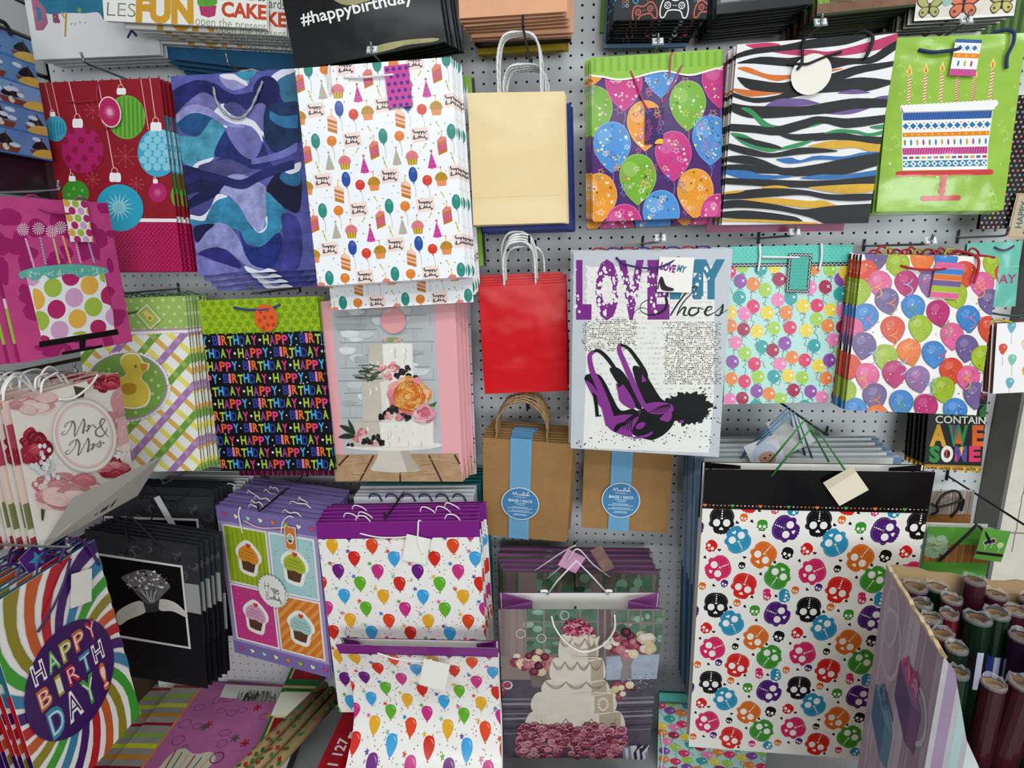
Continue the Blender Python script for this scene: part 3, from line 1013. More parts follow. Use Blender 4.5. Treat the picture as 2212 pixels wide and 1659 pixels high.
def A_greencake(P):
    A = Art(P[2], P[3], '#98c14b', .10, corners=[(1939, 82), (2208, 71), (2178, 452), (1882, 460)])
    A.sk(1572, 0)
    r = random.Random(3)
    for k in range(46):
        x, y = r.uniform(1150, 2170), r.uniform(290, 1550)
        if r.random() < .6:
            A.star(x, y, r.uniform(10, 18), '#b3d46f', r.uniform(0, 72))
        else:
            A.ell(x, y, 8, 8, '#b3d46f', n=7)
    for x, y in ((1300, 440), (1420, 400), (1230, 960), (2050, 900), (2120, 740), (1480, 1420), (1980, 1400)):
        A.line([(x + 24 * math.cos(t * .9) + t * 4, y + 24 * math.sin(t * .9) + t * 9) for t in range(14)], 6, '#b9d97c', smooth=2)
    # stand
    A.line([(1250, 1278), (1965, 1252)], 46, '#c9463f')
    A.ell(1250, 1278, 22, 23, '#c9463f', n=14); A.ell(1965, 1252, 22, 23, '#c9463f', n=14)
    A.poly([(1575, 1280), (1635, 1278), (1625, 1330), (1610, 1460), (1580, 1460), (1578, 1330)], '#c9463f')
    A.ell(1597, 1358, 30, 28, '#c9463f', n=14); A.ell(1595, 1412, 30, 28, '#c9463f', n=14)
    A.line([(1450, 1472), (1730, 1462)], 42, '#c9463f')
    A.ell(1450, 1472, 20, 21, '#c9463f', n=12); A.ell(1730, 1462, 20, 21, '#c9463f', n=12)
    # cake body
    A.poly([(1315, 760), (1985, 735), (1940, 1230), (1285, 1250)], '#f1f1ee')
    for k in range(24):
        x = 1318 + k * 29.2
        y = 758 - k * 1.7
        A.ell(x, y + 10, 22, 26, '#f4f4f2', n=12)
    A.poly([(1300, 760), (2005, 725), (1985, 775), (1318, 800)], '#f4f4f2')
    def row(t0, t1, f):
        """strip between two heights (0 top .. 1 bottom of the body)"""
        q = lambda u, t: (1315 + (1285 - 1315) * t + u * ((1985 - 1315) + ((1940 - 1285) - (1985 - 1315)) * t), 760 + (1250 - 760) * t + u * (-25 + 5 * t))
        f(q, t0, t1)
    def band(c):
        return lambda q, a, b: A.poly([q(.008, a), q(.992, a), q(.992, b), q(.008, b)], c)
    row(.09, .20, band('#2c559c'))
    row(.09, .20, lambda q, a, b: [A.poly([q(.01 + .03 * k, b), q(.022 + .03 * k, b), q(.04 + .03 * k, a), q(.028 + .03 * k, a)], '#4a74b5') for k in range(32)])
    def dia(c, n, rr, dots=True, hollow=False):
        def f(q, a, b):
            m_ = (a + b) / 2
            for k in range(n):
                u = (k + .5) / n
                x, y = q(u, m_)
                A.poly([(x - rr, y), (x, y - rr), (x + rr, y), (x, y + rr)], c)
                if hollow:
                    A.poly([(x - rr * .45, y), (x, y - rr * .45), (x + rr * .45, y), (x, y + rr * .45)], '#f1f1ee')
                if dots and k:
                    x2, _ = q(k / n, m_)
                    A.ell(x2, y - 20, 6, 6, '#c9803e', n=6)
                    A.ell(x2, y + 22, 6, 6, '#b5524a', n=6)
        return f
    row(.22, .36, dia('#2d76ad', 12, 24))
    row(.39, .455, band('#e2882b'))
    row(.39, .455, lambda q, a, b: [A.ell(*q((k + .5) / 13, (a + b) / 2), 11, 9, '#f0b23c', n=8) for k in range(13)])
    cs = ['#6f8f52', '#3f86ad', '#d2a13c', '#b04290']
    row(.48, .61, lambda q, a, b: [A.ell(*q((k + .5) / 14, (a + b) / 2), 8, 24, cs[k % 4], n=10) for k in range(14)])
    row(.63, .74, band('#b8357f'))
    row(.63, .74, lambda q, a, b: [A.poly([q(.01 + .03 * k, b), q(.02 + .03 * k, b), q(.042 + .03 * k, a), q(.032 + .03 * k, a)], '#d77cae') for k in range(32)])
    c5 = ['#3d6aa5', '#a8384f', '#5a8f52', '#d99a3a']
    row(.77, .81, lambda q, a, b: [A.poly([q((k + .15) / 14, a), q((k + .85) / 14, a), q((k + .85) / 14, b), q((k + .15) / 14, b)], c5[k % 4]) for k in range(14)])
    row(.84, .945, band('#2f80a2'))
    row(.84, .945, dia('#f1f1ee', 12, 25, False))
    row(.84, .945, dia('#2f80a2', 12, 13, False))
    # candles
    for (x0, y0, x1, y1) in ((1378, 540, 1362, 728), (1495, 530, 1478, 722), (1612, 520, 1597, 716), (1720, 560, 1714, 712), (1843, 560, 1830, 708), (1970, 495, 1952, 702)):
        A.line([(x0, y0), (x1, y1)], 24, '#f0dcb4')
        for k in range(9):
            t = k / 9.0
            x, y = x0 + (x1 - x0) * t, y0 + (y1 - y0) * t
            A.line([(x - 12, y + 16), (x + 12, y + 4)], 7, '#b0603c')
        A.blob([(x0 - 20, y0 - 30), (x0 - 6, y0 - 62), (x0 + 2, y0 - 84), (x0 + 12, y0 - 58), (x0 + 18, y0 - 28), (x0, y0 - 8)], '#f4dc7a')
        A.blob([(x0 - 9, y0 - 28), (x0, y0 - 58), (x0 + 9, y0 - 28), (x0, y0 - 14)], '#e0852f')
    A.sk()
    return A


def A_tag_greencake():
    A = Art(.045, .062, '#f3f2ef')
    A.rect(0, 0, 100, 13, '#2c559c')
    for k in range(14):
        A.put([[(k * 7.5, 13), (k * 7.5 + 2.5, 13), (k * 7.5 + 7, 0), (k * 7.5 + 4.5, 0)]], '#4a74b5')
    for k in range(3):
        x = 22 + k * 28
        A.put([[(x - 11, 32), (x, 21), (x + 11, 32), (x, 43)]], '#2d76ad')
        for a in (-14, 14):
            A.ell(x + a, 24, 2.4, 2.4, '#c9803e', n=6); A.ell(x + a, 40, 2.4, 2.4, '#b5524a', n=6)
    A.rect(0, 52, 100, 70, '#e2882b')
    for k in range(3):
        A.ell(22 + 28 * k, 61, 6, 5, '#f0b23c', n=8)
    for k, c in enumerate(('#3f86ad', '#d2a13c', '#b04290')):
        A.ell(26 + 25 * k, 91, 4.5, 12, c, n=10)
    A.rect(0, 112, 100, 124, '#b8357f')
    for k in range(12):
        A.put([[(k * 9, 124), (k * 9 + 3, 124), (k * 9 + 8, 112), (k * 9 + 5, 112)]], '#d77cae')
    A.rect(0, 124, 100, A.H, '#c54f8e')
    return A


def A_pinkcake(P):
    A = Art(P[2], P[3], '#c64886', .12, corners=[(-38, 422), (230, 438), (289, 737), (43, 785)])
    r = random.Random(21)
    for k in range(60):
        x, y = r.uniform(0, 100), r.uniform(2, A.H)
        n = 7
        s = r.uniform(4, 9)
        e = r.uniform(.6, 1.5)
        a0 = r.uniform(0, 6)
        A.blob([(x + s * e * (1 + r.uniform(-.3, .2)) * math.cos(a0 + 6.283 * i / n), y + s / e * (1 + r.uniform(-.3, .2)) * math.sin(a0 + 6.283 * i / n)) for i in range(n)], '#a02468', .1, 3)
    A.sk(0, 400)
    for (x, y, x1, y1, c) in ((168, 325, 250, 608, '#e58fbf'), (283, 318, 335, 592, '#9b6aa8'), (380, 338, 435, 580, '#c9a04a'), (445, 310, 520, 578, '#e2953a'), (540, 330, 598, 578, '#dd6fae'), (632, 340, 700, 580, '#9b6aa8')):
        A.line([(x + (x1 - x) * .22, y + (y1 - y) * .22), (x1, y1)], 17, c)
        for k in range(9):
            t = .25 + k * .083
            X, Y = x + (x1 - x) * t, y + (y1 - y) * t
            A.line([(X - 9, Y - 6), (X + 10, Y + 10)], 4, '#f0d9e4')
        for k in range(14):
            a = 2 * math.pi * k / 14
            A.put([[(x, y), (x + 46 * math.cos(a - .09), y + 46 * math.sin(a - .09)), (x + 46 * math.cos(a + .09), y + 46 * math.sin(a + .09))]], '#f4e3ec')
    A.poly([(190, 670), (770, 620), (858, 1070), (310, 1160)], '#f1f1f1')
    cs = {'g': '#a7c24a', 'm': '#b82d68', 'o': '#ebb44f', 'p': '#d9a6cd'}
    q = lambda x, y, c: A.ell(x, y, 68, 72, cs[c], n=26)
    A.put([[A.map(*p) for p in [(190, 665), (288, 655), (285, 715), (245, 745), (208, 738)]]], cs['p'], raw=True)
    for x, y, c in ((387, 755, 'g'), (520, 670, 'm'), (662, 738, 'o'), (545, 830, 'p'), (415, 918, 'm'), (692, 900, 'g'), (573, 990, 'o'), (440, 1078, 'p')):
        q(x, y, c)
    A.ell(733, 1055, 62, 58, cs['m'], n=24)
    A.poly([(735, 655), (776, 640), (782, 722), (745, 700)], cs['g'])
    A.blob([(800, 755), (772, 760), (748, 800), (760, 860), (800, 880), (828, 880)], cs['m'])
    A.blob([(838, 920), (800, 930), (787, 985), (815, 1030), (850, 1038)], cs['p'])
    A.blob([(238, 772), (290, 775), (325, 830), (318, 890), (262, 918)], cs['o'])
    A.blob([(262, 940), (330, 945), (362, 1000), (345, 1055), (296, 1075)], cs['g'])
    A.blob([(540, 1110), (590, 1085), (640, 1092), (630, 1110)], cs['g'])
    A.blob([(306, 1118), (350, 1125), (365, 1150), (312, 1160)], cs['m'])
    A.blob([(130, 660), (170, 625), (300, 598), (500, 580), (680, 590), (790, 612), (805, 640), (790, 650), (740, 650), (700, 672), (640, 665), (590, 682), (540, 655), (480, 655), (440, 670), (370, 692), (320, 660), (280, 695), (225, 698), (190, 672), (160, 692)], '#63b3a4', .1, 4)
    for k in range(40):
        x = r.uniform(160, 780)
        y = 640 + (470 - x) * .03 + r.uniform(-24, 28)
        if k % 4:
            A.ell(x, y, 6, 6, '#a9dbce', n=6)
        else:
            A.star(x, y, 17, '#a9dbce', r.uniform(0, 70))
    A.poly([(285, 1165), (880, 1070), (888, 1110), (290, 1210)], '#15110f')
    A.poly([(588, 1150), (640, 1140), (635, 1225), (595, 1232)], '#15110f')
    A.poly([(458, 1245), (765, 1190), (770, 1212), (462, 1270)], '#15110f')
    A.sk()
    return A


def A_polkatag():
    A = Art(.045, .078, '#f3f3f0')
    cs = ['#e3b042', '#a7c24a', '#b82d68', '#d9a6cd']
    for j in range(6):
        for i in range(3):
            A.ell(12 + i * 38 + (j % 2) * 18, 14 + j * 30, 15, 16, cs[(i + j * 2) % 4], n=16)
    return A


def A_duck(P):
    A = Art(P[2], P[3], '#f0eee6', corners=[(160, 648), (402, 639), (434, 1016), (205, 1022)])
    A.sk()
    W, H = 100, A.H
    # plaid on the diagonal
    def stripes(d, off, gap, wd, cols, alpha=None):
        k = 0
        x = -H
        while x < W + H:
            c = cols[k % len(cols)]
            w_ = wd[k % len(wd)]
            if d > 0:
                A.put([[(x, H), (x + w_, H), (x + w_ + H, 0), (x + H, 0)]], c)
            else:
                A.put([[(x, 0), (x + w_, 0), (x + w_ + H, H), (x + H, H)]], c)
            x += gap
            k += 1
    stripes(-1, 0, 17, [6], ['#e9dd66', '#dfae58'])
    stripes(1, 0, 25, [8], ['#6fa03c', '#a57aae'])
    # lighter squares where stripes cross
    k = 0
    x = -H
    while x < W + H:
        c = ['#8fbb5c', '#b892c0'][k % 2]
        y = -H
        while y < W + H:
            cx, cy = (x + H + y) / 2, (x + H - y) / 2
            if 0 < cx < W and 28 < cy < H:
                s4 = 3
                A.put([[(cx + 3.5 - 3.2, cy), (cx + 3.5, cy - 3.2), (cx + 3.5 + 3.2, cy), (cx + 3.5, cy + 3.2)]], c)
            y += 17
        x += 25
        k += 1
    A.rect(0, 0, 100, 29, '#9dbb5f', .06)
    for j in range(5):
        for i in range(12):
            A.ell(4 + i * 9.5 + (j % 2) * 4.7, 3 + j * 6.2, 1.5, 1.5, '#c3d694', n=10)
    A.rect(0, 28, 100, 29.6, '#b58fae')
    A.rect(0, 29.6, 100, 31.2, '#f0eee6')
    for i in range(34):
        A.ell(1.5 + i * 3, 31.2, 1.5, 1.3, '#f0eee6', n=8)
    A.sk(0, 400)
    for k in range(52):
        a = 2 * math.pi * k / 52
        A.ell(960 + 300 * math.cos(a), 1505 + 245 * math.sin(a), 22, 22, '#efeee4', n=8)
    A.ell(960, 1505, 303, 247, '#a085a4', n=50)
    A.ell(960, 1505, 292, 237, '#7aa046', n=50, m=.06)
    for x, y in ((760, 1420), (830, 1380), (1180, 1400), (1200, 1500), (1155, 1560), (1150, 1460), (1200, 1590), (1100, 1650), (1030, 1700), (820, 1640), (760, 1540)):
        A.ell(x, y, 12, 13, '#b3c988', n=9)
    D = [(920, 1440), (960, 1420), (940, 1380), (918, 1330), (930, 1290), (970, 1262), (1040, 1265), (1070, 1300), (1090, 1330), (1128, 1340), (1120, 1385), (1085, 1410), (1075, 1450), (1120, 1500), (1138, 1570), (1110, 1640), (1030, 1668), (930, 1655), (860, 1600), (840, 1500), (880, 1440)]
    c = (990, 1480)
    A.blob([(c[0] + (x - c[0]) * 1.05, c[1] + (y - c[1]) * 1.045) for x, y in D], '#8d7f4e')
    A.blob([(c[0] + (x - c[0]) * 1.035, c[1] + (y - c[1]) * 1.03) for x, y in D], '#efe9c6')
    A.blob([(c[0] + (x - c[0]) * .96, c[1] + (y - c[1]) * .965) for x, y in D], '#d8bf45', .08)
    A.blob([(1068, 1345), (1100, 1335), (1122, 1345), (1105, 1385), (1080, 1392)], '#cf8a2e')
    A.ell(1032, 1357, 11, 13, '#8a6a2a', n=12)
    A.blob([(930, 1500), (990, 1480), (1035, 1500), (1030, 1550), (980, 1570), (935, 1550)], '#b98a22', .08)
    A.sk()
    return A


def A_ducktag():
    A = Art(.036, .05, '#e9e6b8')
    A.rect(8, 8, 92, A.H - 8, '#a5bd62')
    A.blob([(30, 75), (40, 60), (35, 40), (50, 25), (70, 35), (68, 55), (75, 80), (60, 105), (38, 100)], '#e0cf6a')
    A.ell(50, 82, 13, 11, '#b98a22', n=10)
    A.put([[(68, 42), (84, 46), (68, 54)]], '#cf8a2e')
    return A


def letters(A, word, x, y, w_each, size, cols, bold=.03, jig=0.0, pat=0):
    """a word in letters of many colours, each fitted to the same width"""
    for k, ch in enumerate(word):
        c = cols[(k + pat) % len(cols)] if isinstance(cols, list) else cols[ch][0]
        if ch == ' ':
            continue
        wd = w_each * (.45 if ch == 'I' else .88)
        A.text(ch, x + (k + .5) * w_each, y + (jig if k % 2 else -jig), size, c, bold=bold, align='c', width=wd)


def A_happy(P):
    A = Art(P[2], P[3], '#0f0f14')
    r = random.Random(9)
    A.sk()
    cH = ['#a9c53a', '#8f3f8a', '#e2582a', '#d83f7c', '#4aa6dd']
    cB = ['#2a3f8f', '#e0457a', '#e2702a', '#a9c53a', '#4aa6dd', '#2a3f8f', '#9dbd3a', '#d83f7c']
    rows = 11
    y0, dy = 36.4, 10.45
    shift = [-22, -47, 3, -17, 35, 8, -37, -4, -54, -22, -36]
    period = 78.0
    for j in range(rows):
        y = y0 + j * dy
        X = -period + (shift[j] % period) - period
        while X < 110:
            x = X
            for k, ch in enumerate('HAPPY'):
                if -8 < x < 104:
                    A.text(ch, x + 2.6, y + (.5 if k % 2 else 0), 10.4, cH[k], bold=.035, align='c', width=4.9)
                x += 5.3
            A.ell(x + 1.6, y - 3.6, .7, .7, '#e8e8e8', n=6)
            x += 4.2
            for k, ch in enumerate('BIRTHDAY'):
                if -8 < x < 104:
                    if ch == 'I':
                        A.rect(x, y - 8, x + 2.1, y + .2, cB[k])
                        for q in range(6):
                            A.rect(x, y - 7.4 + q * 1.3, x + 2.1, y - 7.0 + q * 1.3, '#f3c9d8')
                        x += 2.8
                        continue
                    A.text(ch, x + 2.5, y + (.5 if k % 2 else -.3), 10.4, cB[k], bold=.035, align='c', width=4.7)
                x += 5.1
            A.star(x + 2.4, y - 3.4, 1.5, '#f0f0f0', 10)
            x += 5.0
            X = x
    for k in range(40):
        A.star(r.uniform(0, 100), 27 + 10.45 * r.randint(0, 11) + r.uniform(-.4, .4), .9, '#dedede', r.uniform(0, 70))
    A.rect(0, 0, 100, 27, '#9cb91f', .05)
    for j in range(5):
        for i in range(13):
            A.star(4 + i * 8 + (j % 2) * 4, 3 + j * 5.6, 3.6, '#7a9d17', 10 + 20 * (i % 3), inner=.5)
    return A


def rose(A, x, y, r, cols, seed=0, n=26, ry=None):
    """a rose of overlapping petals"""
    q = random.Random(seed)
    ry = ry or r
    for k in range(n):
        t = 1 - k / n
        a = k * 2.4
        d = r * .62 * t
        X, Y = x + d * math.cos(a), y + d * ry / r * math.sin(a)
        s = r * (.18 + .34 * t)
        c = q.choice(cols)
        pts = []
        for i in range(7):
            b = 6.283 * i / 7
            m_ = q.uniform(.8, 1.15)
            pts.append((X + s * m_ * math.cos(b), Y + s * m_ * .85 * ry / r * math.sin(b)))
        A.blob(pts, c, .12, 3)
        A.line([(X + s * .75 * math.cos(a - .9), Y + s * .65 * math.sin(a - .9)), (X + s * .9 * math.cos(a), Y + s * .8 * math.sin(a)), (X + s * .75 * math.cos(a + .9), Y + s * .65 * math.sin(a + .9))], s * .09, spec(c, -.3), smooth=2)


def A_wedding(P):
    A = Art(P[2], P[3], '#e9a9ad', corners=[(690, 650), (981, 645), (1002, 1040), (724, 1040)])
    r = random.Random(31)
    A.sk()
    X0, X1 = 8.5, 85.0
    H = A.H
    A.rect(X0, 0, X1, H, '#b6b9bb', .10)
    # painted brick wall
    for j in range(11):
        y = 2 + j * 9.5
        A.line([(X0 + r.uniform(0, 10), y), (X0 + 36 + r.uniform(-12, 12), y + r.uniform(-.5, .5))], .7, '#8f9092')
        A.line([(X0 + 46 + r.uniform(-5, 8), y), (X1 - r.uniform(0, 10), y + r.uniform(-.5, .5))], .7, '#939496')
        for i in range(3):
            x = X0 + 8 + i * 26 + (j % 2) * 13
            if x < X1:
                A.line([(x, y), (x + r.uniform(-.4, .4), y + 8)], .5, '#9fa0a1')
        for i in range(5):
            x, yy = r.uniform(X0, X1 - 14), y + r.uniform(0, 7)
            A.blob([(x, yy), (x + 6, yy - 1), (x + 13, yy + .5), (x + 9, yy + 4), (x + 2, yy + 4)], r.choice(['#cfd2d3', '#c4c7c9', '#d8dadb', '#a8abad']), .1, 3)
    # table planks
    A.sk(540, 790)
    A.poly([(600, 660), (1560, 650), (1600, 900), (600, 900)], '#b08f6e', .25)
    for a, b in (((735, 665), (660, 745)), ((925, 665), (815, 870)), ((1125, 790), (1125, 880)), ((1340, 665), (1440, 870)), ((1530, 660), (1570, 730))):
        A.line([a, b], 14, '#4a3523')
    for k in range(30):
        x, y = r.uniform(640, 1540), r.uniform(680, 860)
        A.line([(x, y), (x + r.uniform(30, 110), y + r.uniform(-12, 12))], 5, r.choice(['#8d6f50', '#c6a888', '#9b7c5c']))
    # stand
    A.poly([(965, 610), (1185, 610), (1215, 690), (1278, 770), (1260, 785), (1090, 797), (920, 785), (900, 770), (950, 690)], '#cfc8bb', .06)
    A.poly([(1120, 615), (1185, 610), (1215, 690), (1278, 770), (1180, 790)], '#b3aa9b', .06)
    A.blob([(725, 600), (900, 575), (1200, 565), (1415, 575), (1420, 600), (1300, 620), (1080, 632), (860, 625), (740, 612)], '#e4e0d8')
    # tiers
    def tier(x0, x1, y0, y1, c):
        A.poly([(x0, y0), (x1, y0 - 8), (x1 + 5, y1), (x0 + 2, y1)], c, .05)
        A.poly([(x0, y0), (x0 + (x1 - x0) * .32, y0 - 3), (x0 + (x1 - x0) * .36, y1), (x0 + 2, y1)], '#c3bcae', .08)
        for k in range(26):
            x, y = r.uniform(x0 + 8, x1 - 20), r.uniform(y0 + 15, y1 - 30)
            h_ = r.uniform(20, 60)
            A.line([(x, y), (x + 12, y + h_ * .5), (x + 4, y + h_)], 9, r.choice(['#f7f5ef', '#d5cfc3', '#efece4', '#c9c2b5']), smooth=3, taper=True)
    tier(780, 1370, 415, 600, '#e6e2da')
    tier(840, 1270, 115, 410, '#dedad2')
    A.sk(540, 400)
    tier(888, 1215, 1185, 1460, '#e9e6df')
    # greenery
    for k in range(34):
        x, y = 940 + r.uniform(-60, 60), 1390 + r.uniform(-60, 60)
        a = math.pi + r.uniform(-.9, .9)
        l = r.uniform(50, 110)
        A.line([(x, y), (x + l * math.cos(a), y + l * .7 * math.sin(a))], 6, r.choice(['#3f4a38', '#5a6650', '#2f3a2c']))
    for (x, y, s) in ((990, 1355, 34), (1070, 1355, 48), (1035, 1420, 42)):
        rose(A, x, y, s, ['#d98b8f', '#e9b0ae', '#c8707a', '#f0c6c2'], int(x), 12)
    def berries(lst):
        for x, y, s in lst:
            for k in range(10):
                A.ell(x + r.uniform(-.6, .6) * s, y + r.uniform(-.6, .6) * s, s * .42, s * .42, r.choice(['#221f22', '#2f2a2d', '#403a3f', '#171518']), n=8)
    berries([(1105, 1415, 28), (1145, 1385, 32), (1185, 1365, 28), (1190, 1425, 30), (1240, 1425, 26)])
    for p, c in (([(1320, 1500), (1335, 1560), (1300, 1640), (1290, 1580)], '#55703f'), ([(1320, 1640), (1400, 1610), (1380, 1650)], '#4a6a3a'), ([(1150, 1010), (1165, 970), (1165, 1020)], '#5f7a4a')):
        A.poly(p, c)
    rose(A, 1190, 1570, 150, ['#e08a3a', '#e6a052', '#d9722f', '#e79a6a', '#dd7f60'], 3, 40)
    for k in range(14):
        a = 6.283 * k / 14
        A.blob([(1190 + 120 * math.cos(a), 1570 + 125 * math.sin(a)), (1190 + (140 + 22 * (k % 3)) * math.cos(a + .15), 1570 + (138 + 18 * (k % 2)) * math.sin(a + .15)), (1190 + 150 * math.cos(a + .46), 1570 + 146 * math.sin(a + .46)), (1190 + 118 * math.cos(a + .5), 1570 + 122 * math.sin(a + .5))], r.choice(['#dd8a90', '#e7a09a', '#e39a62', '#e8b48a', '#d3727e']), .2, 3)
    rose(A, 1190, 1570, 112, ['#e08a3a', '#e6a052', '#d9722f', '#e5af62'], 5, 40)
    A.blob([(990, 1150), (1060, 1130), (1140, 1145), (1125, 1172), (1010, 1172)], '#8fa06a')
    for x, y in ((1010, 1150), (1050, 1162), (1090, 1160), (1120, 1150)):
        A.ell(x, y, 16, 12, r.choice(['#b8646e', '#d9a3a3', '#7f9a58']), n=9)
    A.sk(540, 790)
    rose(A, 1305, 352, 82, ['#d97d8d', '#e8a3ab', '#c9637a', '#efbcc0'], 8, 26)
    berries([(985, 375, 32), (1050, 330, 30), (1090, 310, 34), (1150, 370, 34), (1190, 380, 30), (1020, 340, 24)])
    for x, y, s in ((1040, 365, 36), (1120, 378, 34)):
        rose(A, x, y, s, ['#d98b8f', '#e9b0ae', '#c8707a'], int(x), 10)
    for p in ([(660, 530), (720, 500), (790, 520), (740, 540)], [(670, 440), (740, 450), (790, 510), (730, 490)], [(735, 395), (770, 440), (790, 500), (750, 460)]):
        A.blob(p, '#2c372a')
    for x, y, s in ((835, 490, 40), (795, 545, 34), (925, 575, 24)):
        rose(A, x, y, s, ['#d98b8f', '#e9b0ae', '#c8707a'], int(x), 10)
    berries([(865, 560, 34), (945, 530, 34), (985, 570, 30), (760, 580, 22), (905, 560, 24), (735, 585, 16)])
    A.sk()
    return A


def A_shoes(P):
    A = Art(P[2], P[3], '#c2c7cc', .04, corners=[(1239, 542), (1582, 537), (1553, 988), (1233, 968)])
    r = random.Random(17)
    A.sk(1080, 400)
    A.poly([(650, 610), (1600, 600), (1600, 1500), (1560, 2000), (620, 1960), (640, 1500)], '#e9e7e1', .04)
    A.poly([(1090, 1560), (1600, 1560), (1560, 1960), (640, 1960), (630, 1700)], '#e9e7e1', .04)
    # faint type behind
    for j in range(26):
        y = 640 + j * 38
        x = 680
        while x < 1560:
            l = r.uniform(8, 30)
            if r.random() < .7:
                A.rect(x, y, x + l, y + 14, r.choice(['#d2d1cd', '#cac9c5', '#dcdbd6']))
            x += l + 10
    # big worn lettering
    pu, te = '#7d2a83', '#2f7791'
    A.text('L', 565, 970, 555, pu, bold=.06, width=115)
    A.text('O', 715, 970, 555, pu, bold=.06, width=175)
    A.text('V', 905, 970, 555, pu, bold=.06, width=190)
    A.text('E', 1095, 970, 555, pu, bold=.06, width=165)
    A.text('M', 1262, 830, 372, te, bold=.06, width=250)
    A.text('Y', 1500, 830, 372, te, bold=.06, width=210)
    for k in range(330):
        x, y = r.gauss(880, 170), r.gauss(800, 85)
        if r.random() < .3:
            x, y = r.uniform(640, 1640), r.uniform(600, 960)
        s = r.uniform(3, 15)
        A.blob([(x + s * r.uniform(.5, 1.3) * math.cos(a), y + s * r.uniform(.6, 1.8) * math.sin(a)) for a in (0, 1.2, 2.4, 3.7, 5)], '#e9e7e1', 0, 2)
    # newsprint columns
    for (x0, y0, x1, y1) in ((610, 1000, 1010, 1230), (1215, 1020, 1640, 1490)):
        y = y0
        while y < y1:
            x = x0 + r.uniform(0, 20)
            while x < x1:
                l = r.uniform(4, 16)
                if r.random() < .72:
                    A.rect(x, y, x + l, y + r.uniform(5, 9), r.choice(['#4a4632', '#6b6647', '#8a8668', '#2d2b22']))
                x += l + r.uniform(4, 7)
            y += 13.5
    # script word
    bk = '#141416'
    Q = lambda p, w: A.line(p, w, bk, smooth=5)
    Q([(985, 1000), (1010, 940), (1060, 915), (1110, 930)], [3, 4, 5, 3])
    Q([(1345, 800), (1315, 772), (1265, 785), (1238, 830), (1245, 880), (1225, 930), (1170, 962), (1100, 965), (1050, 935), (1055, 885), (1110, 855), (1160, 862)], [5, 8, 11, 17, 22, 20, 14, 7, 5, 5, 5, 3])
    Q([(1270, 975), (1330, 880), (1410, 780), (1470, 755), (1450, 790), (1380, 860), (1340, 920), (1320, 975)], [10, 12, 12, 6, 5, 8, 8, 8])
    Q([(1320, 970), (1360, 920), (1385, 915), (1370, 965), (1400, 970)], [6, 10, 14, 14, 5])
    Q([(1470, 915), (1425, 920), (1410, 960), (1440, 972), (1480, 945), (1480, 915), (1520, 930)], [8, 14, 16, 12, 14, 10, 4])
    Q([(1520, 945), (1570, 930), (1580, 908), (1550, 912), (1530, 950), (1550, 972), (1600, 950)], [5, 6, 8, 14, 18, 12, 4])
    Q([(1600, 955), (1650, 910), (1665, 890), (1655, 940), (1635, 972), (1605, 965)], [4, 6, 10, 18, 10, 8])
    Q([(1650, 960), (1700, 930)], [5, 3])
    # shoes
    A.sk(1080, 790)
    pk = '#85368a'
    sh = []
    for k in range(70):
        a = 6.283 * k / 70
        q = r.uniform(.86, 1.12)
        sh.append((1400 + 175 * q * math.cos(a), 320 + 125 * q * math.sin(a)))
    A.poly(sh, bk)
    for k in range(260):
        x, y = r.gauss(1500, 90), r.gauss(300, 90)
        if r.random() < .4:
            x, y = r.uniform(560, 1600), r.gauss(540, 40)
        s = r.uniform(2, 9)
        A.poly([(x - s, y), (x, y - s * .7), (x + s, y + s * .2), (x, y + s * .8)], bk)
    A.blob([(1040, 330), (1180, 300), (1300, 320), (1300, 420), (1240, 500), (1150, 550), (1060, 540), (980, 500), (960, 420)], bk)
    # back shoe
    A.blob([(820, 20), (870, 10), (930, 60), (1010, 200), (1060, 320), (1000, 300), (900, 160), (840, 70)], bk)
    A.blob([(870, 130), (930, 150), (1010, 290), (980, 320), (900, 270), (880, 200)], pk)
    A.blob([(990, 10), (1060, 20), (1130, 130), (1200, 240), (1260, 280), (1200, 300), (1080, 280), (1030, 160)], bk)
    A.line([(900, -165), (890, -120), (930, -20), (990, 120), (1060, 270), (1100, 320)], [30, 34, 40, 44, 40, 30], pk, smooth=4)
    A.line([(900, -160), (960, -130), (1030, -40), (1090, 60), (1080, 115), (1060, 118)], [16, 24, 30, 26, 30, 24], bk, smooth=4)
    A.poly([(1060, 60), (1095, 112), (1058, 122)], pk)
    A.blob([(1080, 290), (1180, 270), (1280, 290), (1290, 340), (1200, 360), (1110, 350)], pk)
    for k in range(7):
        A.line([(1110 + k * 22, 350), (1200 + k * 10, 300), (1270, 290 + k * 4)], 5, bk, smooth=3)
    A.blob([(1195, 390), (1270, 330), (1282, 380), (1260, 415), (1220, 410)], pk)
    A.ell(1357, 417, 18, 12, pk, n=10)
    # front shoe
    A.blob([(632, 90), (660, 60), (740, 65), (790, 130), (840, 230), (900, 330), (990, 320), (1030, 350), (940, 380), (820, 370), (770, 300), (740, 220), (690, 190), (650, 140)], bk)
    A.line([(700, -110), (670, -70), (690, 40), (745, 160), (790, 300), (830, 440)], [26, 34, 40, 50, 70, 80], pk, smooth=4)
    A.line([(700, -108), (740, -112), (800, -60), (870, 40), (905, 120), (880, 150)], [14, 26, 30, 28, 30, 20], bk, smooth=4)
    A.blob([(640, 110), (700, 150), (760, 260), (780, 330), (730, 280), (680, 200)], pk)
    A.poly([(690, 190), (725, 225), (740, 370), (755, 362), (757, 375), (715, 378), (708, 300)], bk)
    A.blob([(790, 400), (900, 365), (1010, 360), (1050, 320), (1030, 400), (990, 470), (985, 530), (900, 510), (820, 470)], pk)
